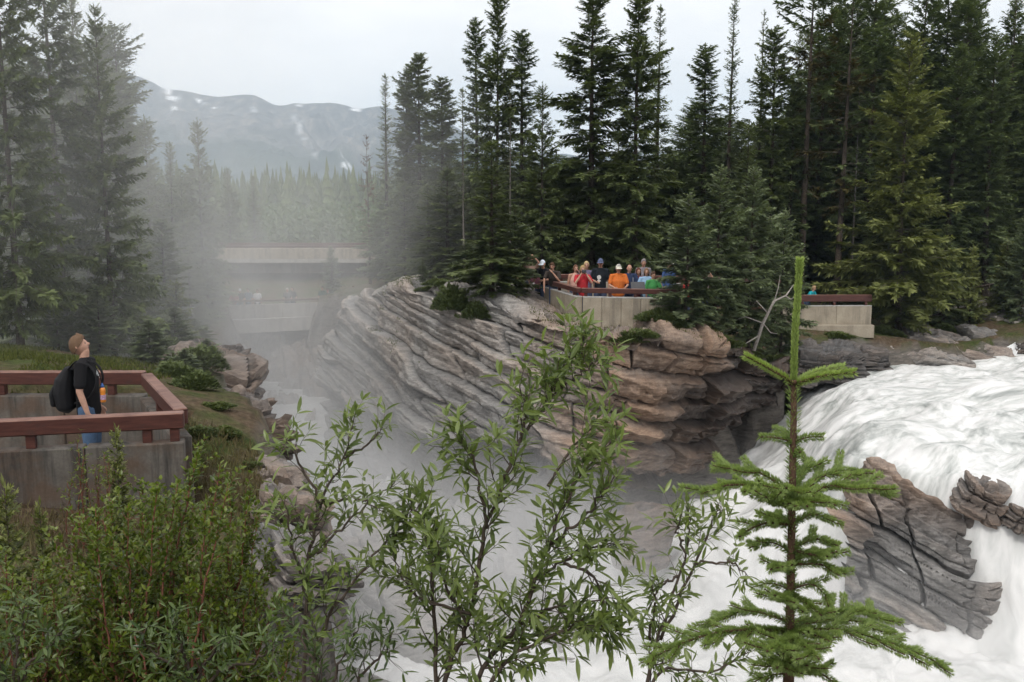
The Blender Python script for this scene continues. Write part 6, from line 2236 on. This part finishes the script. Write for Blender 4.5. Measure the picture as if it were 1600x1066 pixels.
for i, (px_, py_, d_, w_, k, sq, lab) in enumerate((
        (1032, 488, 27.0, 84, 0, 1.0, 'low bright juniper against the front wall of the middle platform'),
        (985, 515, 26.5, 92, 1, 1.1, 'spreading juniper on the ledge below the middle platform front wall'),
        (945, 522, 26.6, 56, 1, 0.9, 'small olive juniper left of the spreading one below the platform corner'),
        (715, 490, 29.8, 84, 2, 1.3, 'bushy green shrub hanging on the rock under the cliff edge spruce'),
        (745, 508, 29.2, 70, 2, 1.1, 'dark lower shrub at the foot of the cliff edge spruce'),
        (835, 478, 28.9, 50, 0, 0.8, 'small shrub at the foot of the left wing wall'),
        (896, 496, 27.6, 18, 2, 0.8, 'tiny green tuft at the corner of the middle platform wall'),
        (1092, 530, 27.3, 40, 0, 1.0, 'bright juniper on the ledge right of the spreading one'),
        (1140, 535, 28.4, 60, 0, 0.9, 'flat juniper below the broad soft green spruce'),
        (690, 458, 31.4, 70, 1, 0.8, 'low green mat on top of the grassy rock hump'),
        (1215, 570, 32.2, 60, 1, 0.9, 'dull shrub at the right end of the cliff above the fall'),
        (1310, 515, 37.0, 60, 1, 0.8, 'thin shrub on the bare slope below the right platform wall'),
        (1385, 528, 39.2, 60, 2, 0.7, 'dark shrub at the left foot of the bright pyramid spruce'),
        (1480, 515, 41.6, 70, 2, 0.6, 'dark shrub on the right bank between spruce and path'),
        (1545, 492, 43.2, 40, 0, 0.8, 'bright low shrub beside the stacked slabs'),
        (300, 590, 17.5, 120, 2, 0.9, 'misty shrub on the slope behind the end rail of the near platform'),
        (255, 572, 20, 110, 2, 1.0, 'shaded shrub at the edge of the mossy bank behind the near platform'),
        (330, 640, 13.0, 70, 1, 0.7, 'low shrub right of the end rail of the near platform'),
        (318, 668, 11.9, 70, 2, 0.8, 'dark shrub touching the corner of the near platform'),
        (352, 690, 12.2, 80, 0, 0.7, 'olive shrub on the grassy knob right of the near platform'),
        (300, 622, 14.2, 90, 2, 0.9, 'dark bush on the slope below the end rail'),
        (385, 712, 11.6, 60, 1, 0.6, 'brownish low shrub at the tip of the grassy knob'),
        (278, 596, 15.2, 90, 2, 0.9, 'shaded bush close behind the back corner of the near platform'),
        (1062, 506, 26.8, 56, 2, 0.8, 'green bush at the right end of the middle platform front wall'),
        (868, 488, 28.2, 44, 1, 0.8, 'low mat below the left wing of the middle platform'),
        (915, 508, 26.9, 46, 1, 0.7, 'dull mat on the ledge right under the platform corner'),
        (1010, 535, 26.0, 60, 0, 0.8, 'juniper hanging over the brown blocks below the spreading one'),
        (668, 452, 32.2, 50, 0, 0.6, 'small green mat at the bare top of the rock hump'),
        (1180, 556, 30.0, 50, 0, 0.8, 'juniper at the foot of the bleached dead branch'))):
    p = at(px_, py_, d_)
    z = drop(p[0], p[1])
    r = w_ / FPX * d_ * 0.5
    e = empty('juniper_shrub' if k < 2 else 'low_shrub', (p[0], p[1], z - 0.03), lab, 'shrub')
    e['_local'] = 1
    e.scale = (r * 1.1, r * 0.9, r * sq)
    e.rotation_euler = (0, 0, i * 1.3)
    link('foliage', MOUND[k], e)

# ---- grass
def grass(name, regions, n, seed, mat, hmin, hmax, w=0.006):
    rng = np.random.default_rng(seed)
    P = []
    for (x0, x1, y0, y1, dens, keep) in regions:
        m = int(n * dens)
        x, y = rng.uniform(x0, x1, m), rng.uniform(y0, y1, m)
        k = fbm(x * 0.9, y * 0.9, 0, seed, 3) > keep
        x, y = x[k], y[k]
        z = np.array([drop(a, b_) for a, b_ in zip(x, y)])
        P.append(np.stack([x, y, z], 1))
    p = np.concatenate(P)
    ok = (p[:, 2] > -5.0)
    for poly in (LP_POLY, MP_POLY, RP_POLY):
        ok &= poly_sd(p[:, 0], p[:, 1], poly) < -0.12
    p = p[ok]
    m = len(p)
    d = unit(np.stack([rng.normal(0, 0.4, m), rng.normal(0, 0.4, m), np.ones(m)], 1))
    h = rng.uniform(hmin, hmax, m)
    a = rng.uniform(0, 6.283, m)
    sd = np.stack([np.cos(a), np.sin(a), 0 * a], 1)
    Q = Quads()
    Q.kites(p - (0, 0, 0.02), d, sd, h, w, np.clip(rng.normal(0.5, 0.25, m), 0, 1))
    v, f, t = Q.data()
    tag(link(name, mesh_np(name, v, f, [mat], attrs={'tint': t})), kind='stuff')


grass('grass', [(-12, -5.2, 12.8, 18, 0.8, -0.3), (-9, -5.4, 13.5, 18, 0.15, 0.0), (-5, -0.6, 30.5, 36, 0.35, 0.0), (0.5, 7, 26.2, 29, 0.22, 0.1)], 34000, 3, M_GRASS, 0.03, 0.10, 0.011)
grass('dry_grass', [(-4.6, -2.7, 9.6, 12.2, 0.6, -0.1), (-8, -3.3, 8.2, 9.5, 0.5, -0.4), (0, 8, 26, 30, 0.4, -0.1), (11, 20, 36, 41, 0.4, -0.1), (-6, -1, 6.3, 9, 0.5, -0.1)], 9000, 4, M_DRYGRASS, 0.05, 0.17, 0.006)

# ---- bleached dead branch
db = MB()
B = lambda *l: [at(*q) for q in l]
db.tube(B((1178, 548, 29.4), (1192, 505, 29.3), (1210, 470, 29.2), (1228, 462, 29.2), (1240, 445, 29.2)), [0.055, 0.05, 0.04, 0.025, 0.008], 7)
for l in (((1210, 470, 29.2), (1216, 450, 29.3), (1219, 430, 29.3)), ((1192, 505, 29.3), (1165, 495, 29.4), (1150, 500, 29.4)), ((1185, 525, 29.3), (1160, 540, 29.2), (1152, 560, 29.2)),
          ((1200, 490, 29.3), (1182, 470, 29.4), (1176, 478, 29.4)), ((1192, 505, 29.3), (1204, 520, 29.1), (1214, 522, 29)), ((1226, 462, 29.2), (1236, 468, 29.1), (1243, 462, 29.1))):
    db.tube(B(*l), [0.022, 0.014, 0.005], 5)
tag(db.build('dead_branch', simple_mat('bleached_wood', (0.34, 0.31, 0.28), 0.9, 0.3, 20), smooth=True), 'bleached forked dead branch standing on the cliff edge beside the broad soft green spruce', 'branch')
db = MB()
db.tube(B((300, 590, 20), (330, 600, 20), (352, 612, 20.2)), [0.05, 0.045, 0.02], 6)
tag(db.build('fallen_log', bpy.data.materials['bleached_wood'], smooth=True), 'pale fallen log in the mist at the gorge edge behind the near platform', 'log')

# ================================================================== THE YOUNG SPRUCE IN FRONT OF THE FALL
M_SPR = leaf_mat('sapling_needles', (0.14, 0.20, 0.07), (0.38, 0.46, 0.19), rough=0.45, trans=0.4, spec=0.4)
M_SPR_NEW = leaf_mat('new_shoot_needles', (0.19, 0.25, 0.075), (0.42, 0.51, 0.20), rough=0.45, trans=0.4, spec=0.4)
M_SBARK = simple_mat('sapling_bark', (0.10, 0.06, 0.04), 0.9, 0.4, 60, 0.15, 0.004)
SD = 3.0
_nr = np.random.default_rng(12)


def needles(path, dens, ln, ang, seed, r=0.004, wid=0.0010, lo=0.0, hi=1.0, up=0.25, tint=0.5):
    """needles set all round a shoot; ang = lean towards the tip (0 = square out)"""
    rng = np.random.default_rng(seed)
    seg = np.linalg.norm(np.diff(path, axis=0), axis=1)
    cum = np.concatenate([[0], np.cumsum(seg)])
    L = cum[-1]
    n = int(L * (hi - lo) * dens)
    s = rng.uniform(lo, hi, n) * L * 0.9999
    i = np.clip(np.searchsorted(cum, s, side='right') - 1, 0, len(path) - 2)
    f = (s - cum[i]) / (seg[i] + 1e-9)
    p = path[i] * (1 - f)[:, None] + path[i + 1] * f[:, None]
    ax = unit(path[i + 1] - path[i])
    a = rng.normal(0, 1, (n, 3)) + (0, 0, up)
    a = unit(a - ax * (a * ax).sum(1, keepdims=True))
    k = rng.normal(ang, 0.12, n)[:, None]
    d = unit(a * np.cos(k) + ax * np.sin(k))
    sd = unit(np.cross(d, rng.normal(0, 1, (n, 3))))
    return p + a * r, d, sd, ln * rng.uniform(0.75, 1.15, n), np.clip(tint + rng.normal(0, 0.2, n) + 0.25 * (s / L - 0.5), 0, 1)


def shoot_mesh(paths, seed, wid=0.0013):
    Q = Quads()
    for k, (path, dens, ln, ang, tint) in enumerate(paths):
        p, d, sd, l, t = needles(path, dens, ln, ang, seed * 31 + k, tint=tint)
        Q.kites(p, d, sd, l, wid, t)
        c = unit(np.cross(d, sd))
        Q.kites(p, d, c, l, wid * 0.8, t)
    v, f, t = Q.data()
    return v, f, t


sap = empty('spruce_sapling', (at(1236, 1066, SD)[0], SD, gz(at(1236, 1066, SD)[0], SD)), 'bright green young spruce with a tall upright leader in the right foreground', 'tree')
tp = [(1232, 1066), (1234, 985), (1236, 880), (1238, 760), (1240, 660), (1240, 597)]
TW = np.array([at(px_, py_, SD) for px_, py_ in tp])
base = np.array([sap.location[0], SD, sap.location[2] - 0.05])
trunk_path = spline(np.vstack([base, base * 0.5 + TW[0] * 0.5, TW]), 40)
mb = MB(); mb.tube(trunk_path, list(np.interp(np.linspace(0, 1, 40), [0, 0.5, 1], [0.024, 0.0135, 0.0085])), 10); tk = mb.build('trunk', M_SBARK, sap, smooth=True)
k0 = 14
p, d, sd, l, t = needles(trunk_path[k0:], 1500, 0.022, 0.7, 3, r=0.010, tint=0.1)
Q = Quads(); Q.kites(p, d, sd, l, 0.0015, t)
v, f, t = Q.data()
link('needles', mesh_np('trunk_needles', v, f, [M_SPR], attrs={'tint': t}), tk)
lp = spline([at(1240, 597, SD), at(1242, 530, SD), at(1247, 450, SD), at(1250, 406, SD)], 24)
mb = MB(); mb.tube(lp, list(np.linspace(0.007, 0.004, 24)), 8); ld_ = mb.build('leader', M_SPR_NEW, sap, smooth=True)
_ = ld_.data.attributes.new('tint', 'FLOAT', 'POINT')
p, d, sd, l, t = needles(lp, 6500, 0.015, 1.18, 4, r=0.006, tint=0.55)
p2, d2, sd2, l2, t2 = needles(lp[-5:], 6000, 0.014, 0.9, 5, r=0.006, tint=0.6)
Q = Quads()
Q.kites(p, d, sd, l, 0.0013, t); Q.kites(p2, d2, sd2, l2, 0.0013, t2)
v, f, t = Q.data()
link('needles', mesh_np('leader_needles', v, f, [M_SPR_NEW], attrs={'tint': t}), ld_)
mb = MB()
for k in range(9):
    a_ = k * 2.4
    mb.ball(at(1240, 598, SD) + np.array((0.012 * math.cos(a_), 0.012 * math.sin(a_), 0.004 * math.sin(k))), 0.006, 6, 5, sc=(1, 1, 1.3))
mb.build('buds', M_SBARK, sap, smooth=True)

# (photo polyline, depth change at the tip, young?)
SB = [
    ([(1240, 599), (1205, 578), (1164, 556)], -0.05, 1), ([(1242, 600), (1285, 588), (1336, 582)], -0.12, 1), ([(1243, 598), (1275, 582), (1318, 573)], 0.14, 1),
    ([(1238, 690), (1212, 684), (1187, 683)], 0.02, 0), ([(1240, 690), (1265, 683), (1287, 683)], -0.02, 0), ([(1238, 688), (1225, 676), (1212, 670)], 0.1, 0), ([(1240, 712), (1247, 708), (1251, 706)], -0.05, 0),
    ([(1234, 768), (1190, 740), (1150, 732), (1112, 733)], 0.14, 0), ([(1234, 778), (1190, 762), (1140, 758), (1096, 772)], -0.12, 0),
    ([(1240, 772), (1290, 742), (1325, 735), (1350, 746)], 0.12, 0), ([(1240, 770), (1300, 760), (1345, 760), (1392, 772)], -0.08, 0), ([(1242, 766), (1256, 735), (1268, 720)], 0.16, 0),
    ([(1240, 776), (1252, 780), (1262, 792)], -0.22, 0), ([(1240, 782), (1275, 776), (1306, 790)], -0.16, 0), ([(1236, 784), (1215, 786), (1196, 776)], -0.18, 0), ([(1238, 780), (1240, 770), (1228, 762)], -0.2, 0),
    ([(1236, 820), (1195, 818), (1158, 834)], -0.08, 0), ([(1238, 818), (1270, 804), (1300, 813)], 0.06, 0), ([(1238, 816), (1210, 808), (1196, 806)], 0.16, 0),
    ([(1236, 862), (1205, 848), (1171, 856)], 0.04, 0), ([(1238, 856), (1275, 842), (1310, 852)], 0.08, 0), ([(1238, 860), (1280, 868), (1308, 862)], -0.12, 0),
    ([(1236, 892), (1215, 884), (1204, 890)], -0.16, 0), ([(1238, 882), (1280, 882), (1321, 897)], -0.1, 0), ([(1238, 878), (1258, 866), (1282, 862)], 0.14, 0),
    ([(1236, 922), (1205, 912), (1174, 918)], 0.05, 0), ([(1238, 920), (1270, 914), (1298, 938)], -0.08, 0), ([(1238, 926), (1225, 935), (1210, 930)], -0.2, 0), ([(1240, 932), (1262, 944), (1284, 962)], -0.2, 0),
    ([(1234, 986), (1150, 985), (1080, 1000), (1002, 1036)], -0.16, 0), ([(1234, 972), (1180, 956), (1130, 962), (1098, 984)], 0.18, 0), ([(1236, 984), (1320, 985), (1400, 1008), (1482, 1042)], -0.12, 0),
    ([(1238, 974), (1300, 958), (1350, 954), (1394, 968)], 0.2, 0), ([(1238, 980), (1290, 970), (1350, 972), (1396, 988)], 0.08, 0), ([(1236, 990), (1250, 1005), (1280, 1030)], -0.34, 0), ([(1236, 990), (1222, 1005), (1198, 1018)], -0.32, 0),
    ([(1236, 988), (1270, 992), (1300, 1004)], -0.2, 0), ([(1234, 988), (1190, 984), (1150, 990)], -0.05, 0),
    ([(1234, 1052), (1200, 1056), (1170, 1070)], 0.0, 0), ([(1236, 1048), (1280, 1052), (1310, 1072)], -0.1, 0), ([(1236, 1050), (1240, 1040), (1262, 1040)], -0.3, 0), ([(1236, 1046), (1222, 1036), (1214, 1044)], -0.3, 0),
]
rs = np.random.default_rng(77)
for k, (pl, dz_, young) in enumerate(SB):
    nP = len(pl)
    W = [at(px_, py_, SD + dz_ * i / (nP - 1)) for i, (px_, py_) in enumerate(pl)]
    path = spline(W, 8 * nP)
    Lb = np.linalg.norm(np.diff(path, axis=0), axis=1).sum()
    mb = MB()
    mb.tube(path, list(np.linspace(0.0055 if Lb > 0.15 else 0.0035, 0.0022, len(path))), 6)
    paths = [(path, 3400, 0.0165, 0.72 if young else 0.6, 0.62 if young else 0.45)]
    if not young and Lb > 0.13:                           # forked side shoots
        ns = int(Lb / 0.055)
        for q in range(ns):
            i = int((0.22 + 0.7 * (q + rs.random()) / ns) * (len(path) - 1))
            ax = unit(path[min(i + 1, len(path) - 1)] - path[i - 1])
            sd = unit(np.cross(ax, (0, 0, 1.0))) * (1 if q % 2 else -1)
            d = unit(ax * 0.9 + sd * rs.uniform(0.6, 1.0) + np.array((0, 0, rs.uniform(-0.25, 0.3))))
            l_ = min(0.12, Lb * 0.42) * rs.uniform(0.5, 1.1) * (1.1 - 0.6 * i / len(path)) + 0.02
            e = path[i] + d * l_ + np.array((0, 0, 0.08 * l_))
            sp_ = spline([path[i], path[i] + d * l_ * 0.5, e], 8)
            mb.tube(sp_, [0.002] * 8, 5, cap=False)
            paths.append((sp_, 3400, 0.0155, 0.6, 0.55))
    br = mb.build('branch', M_SBARK, sap, smooth=True)
    v, f, t = shoot_mesh(paths, 100 + k)
    link('needles', mesh_np('branch_needles', v, f, [M_SPR_NEW if young else M_SPR], attrs={'tint': t}), br)
# ================================================================== AIR
# thin even haze over the whole place
hb = MB()
hb.add([(x, y, z) for z in (-60, 470) for x, y in ((-4400, -2700), (4400, -2700), (4400, 4700), (-4400, 4700))],
       [(0, 3, 2, 1), (4, 5, 6, 7), (0, 1, 5, 4), (1, 2, 6, 5), (2, 3, 7, 6), (3, 0, 4, 7)])


def vol_mat(name, dens, col, aniso):
    m = bpy.data.materials.new(name)
    m.use_nodes = True
    nt = m.node_tree
    nt.nodes.remove(nt.nodes['Principled BSDF'])
    pv = nt.nodes.new('ShaderNodeVolumePrincipled')
    pv.inputs['Color'].default_value = col + (1,)
    pv.inputs['Density'].default_value = dens
    pv.inputs['Anisotropy'].default_value = aniso
    nt.links.new(pv.outputs['Volume'], nt.nodes['Material Output'].inputs['Volume'])
    return m, nt, pv


M_HAZE, nt, pv = vol_mat('haze_air', 0.00021, (0.66, 0.83, 1.0), 0.0)
tag(hb.build('haze', M_HAZE), kind='stuff')

# the spray that rises out of the gorge
M_MIST, nt, pv = vol_mat('spray_mist', 0.0, (0.97, 0.975, 0.985), 0.0)
tc = nt.nodes.new('ShaderNodeTexCoord')
obj = tc.outputs['Object']
puffs = [  # centre, radii, density
    ((-7.6, 30, -6.0), (3.6, 11, 6.5), 0.050),
    ((-8.0, 32, -1.0), (4.6, 10, 6.0), 0.024),
    ((-11.0, 26, 3.5), (6.0, 9, 6.0), 0.008),
    ((-6.8, 22, -8.0), (3.4, 7, 3.2), 0.12),
    ((-8.8, 19.5, 0.5), (5.0, 5.5, 7.0), 0.034),
    ((-4.0, 40, 0.5), (5.0, 6, 5.5), 0.017),
    ((-4.4, 22.5, -8.7), (4.2, 6, 3.0), 0.15),
    ((-0.8, 23.5, -8.9), (4.0, 4.2, 2.4), 0.34),
    ((4.2, 25, -11.2), (3.6, 4.5, 2.2), 0.38),
    ((5.5, 21.5, -10.4), (4.5, 3.5, 2.2), 0.26),
    ((7.0, 30, -9.5), (2.0, 5, 1.6), 0.06),
    ((11.0, 18.5, -10.2), (4.0, 2.5, 1.8), 0.16),
]
tot = None
for c, r, dn in puffs:
    sb = nt.nodes.new('ShaderNodeVectorMath'); sb.operation = 'SUBTRACT'
    nt.links.new(obj, sb.inputs[0]); sb.inputs[1].default_value = c
    dv_ = nt.nodes.new('ShaderNodeVectorMath'); dv_.operation = 'DIVIDE'
    nt.links.new(sb.outputs[0], dv_.inputs[0]); dv_.inputs[1].default_value = r
    dt = nt.nodes.new('ShaderNodeVectorMath'); dt.operation = 'DOT_PRODUCT'
    nt.links.new(dv_.outputs[0], dt.inputs[0]); nt.links.new(dv_.outputs[0], dt.inputs[1])
    g = math_n(nt, 'POWER', 2.718, math_n(nt, 'MULTIPLY', dt.outputs['Value'], -1.6))
    g = math_n(nt, 'MULTIPLY', g, dn)
    tot = g if tot is None else math_n(nt, 'ADD', tot, g)
mp = nt.nodes.new('ShaderNodeMapping')
mp.inputs['Scale'].default_value = (1.0, 0.7, 0.55)
nt.links.new(obj, mp.inputs['Vector'])
nn = noise(nt, mp.outputs['Vector'], 0.36, 4, 0.58, 0.9)
mr = nt.nodes.new('ShaderNodeMapRange')
nt.links.new(nn, mr.inputs['Value'])
mr.inputs['From Min'].default_value = 0.30
mr.inputs['From Max'].default_value = 0.72
mr.inputs['To Min'].default_value = 0.05
mr.inputs['To Max'].default_value = 2.3
tot = math_n(nt, 'MULTIPLY', tot, mr.outputs[0])
nt.links.new(math_n(nt, 'MAXIMUM', math_n(nt, 'SUBTRACT', tot, 0.0015), 0.0), pv.inputs['Density'])
hb = MB()
hb.add([(x, y, z) for z in (-13, 13) for x, y in ((-24, 12.2), (18, 12.2), (18, 56), (-24, 56))],
       [(0, 3, 2, 1), (4, 5, 6, 7), (0, 1, 5, 4), (1, 2, 6, 5), (2, 3, 7, 6), (3, 0, 4, 7)])
mist = tag(hb.build('mist', M_MIST), kind='stuff')
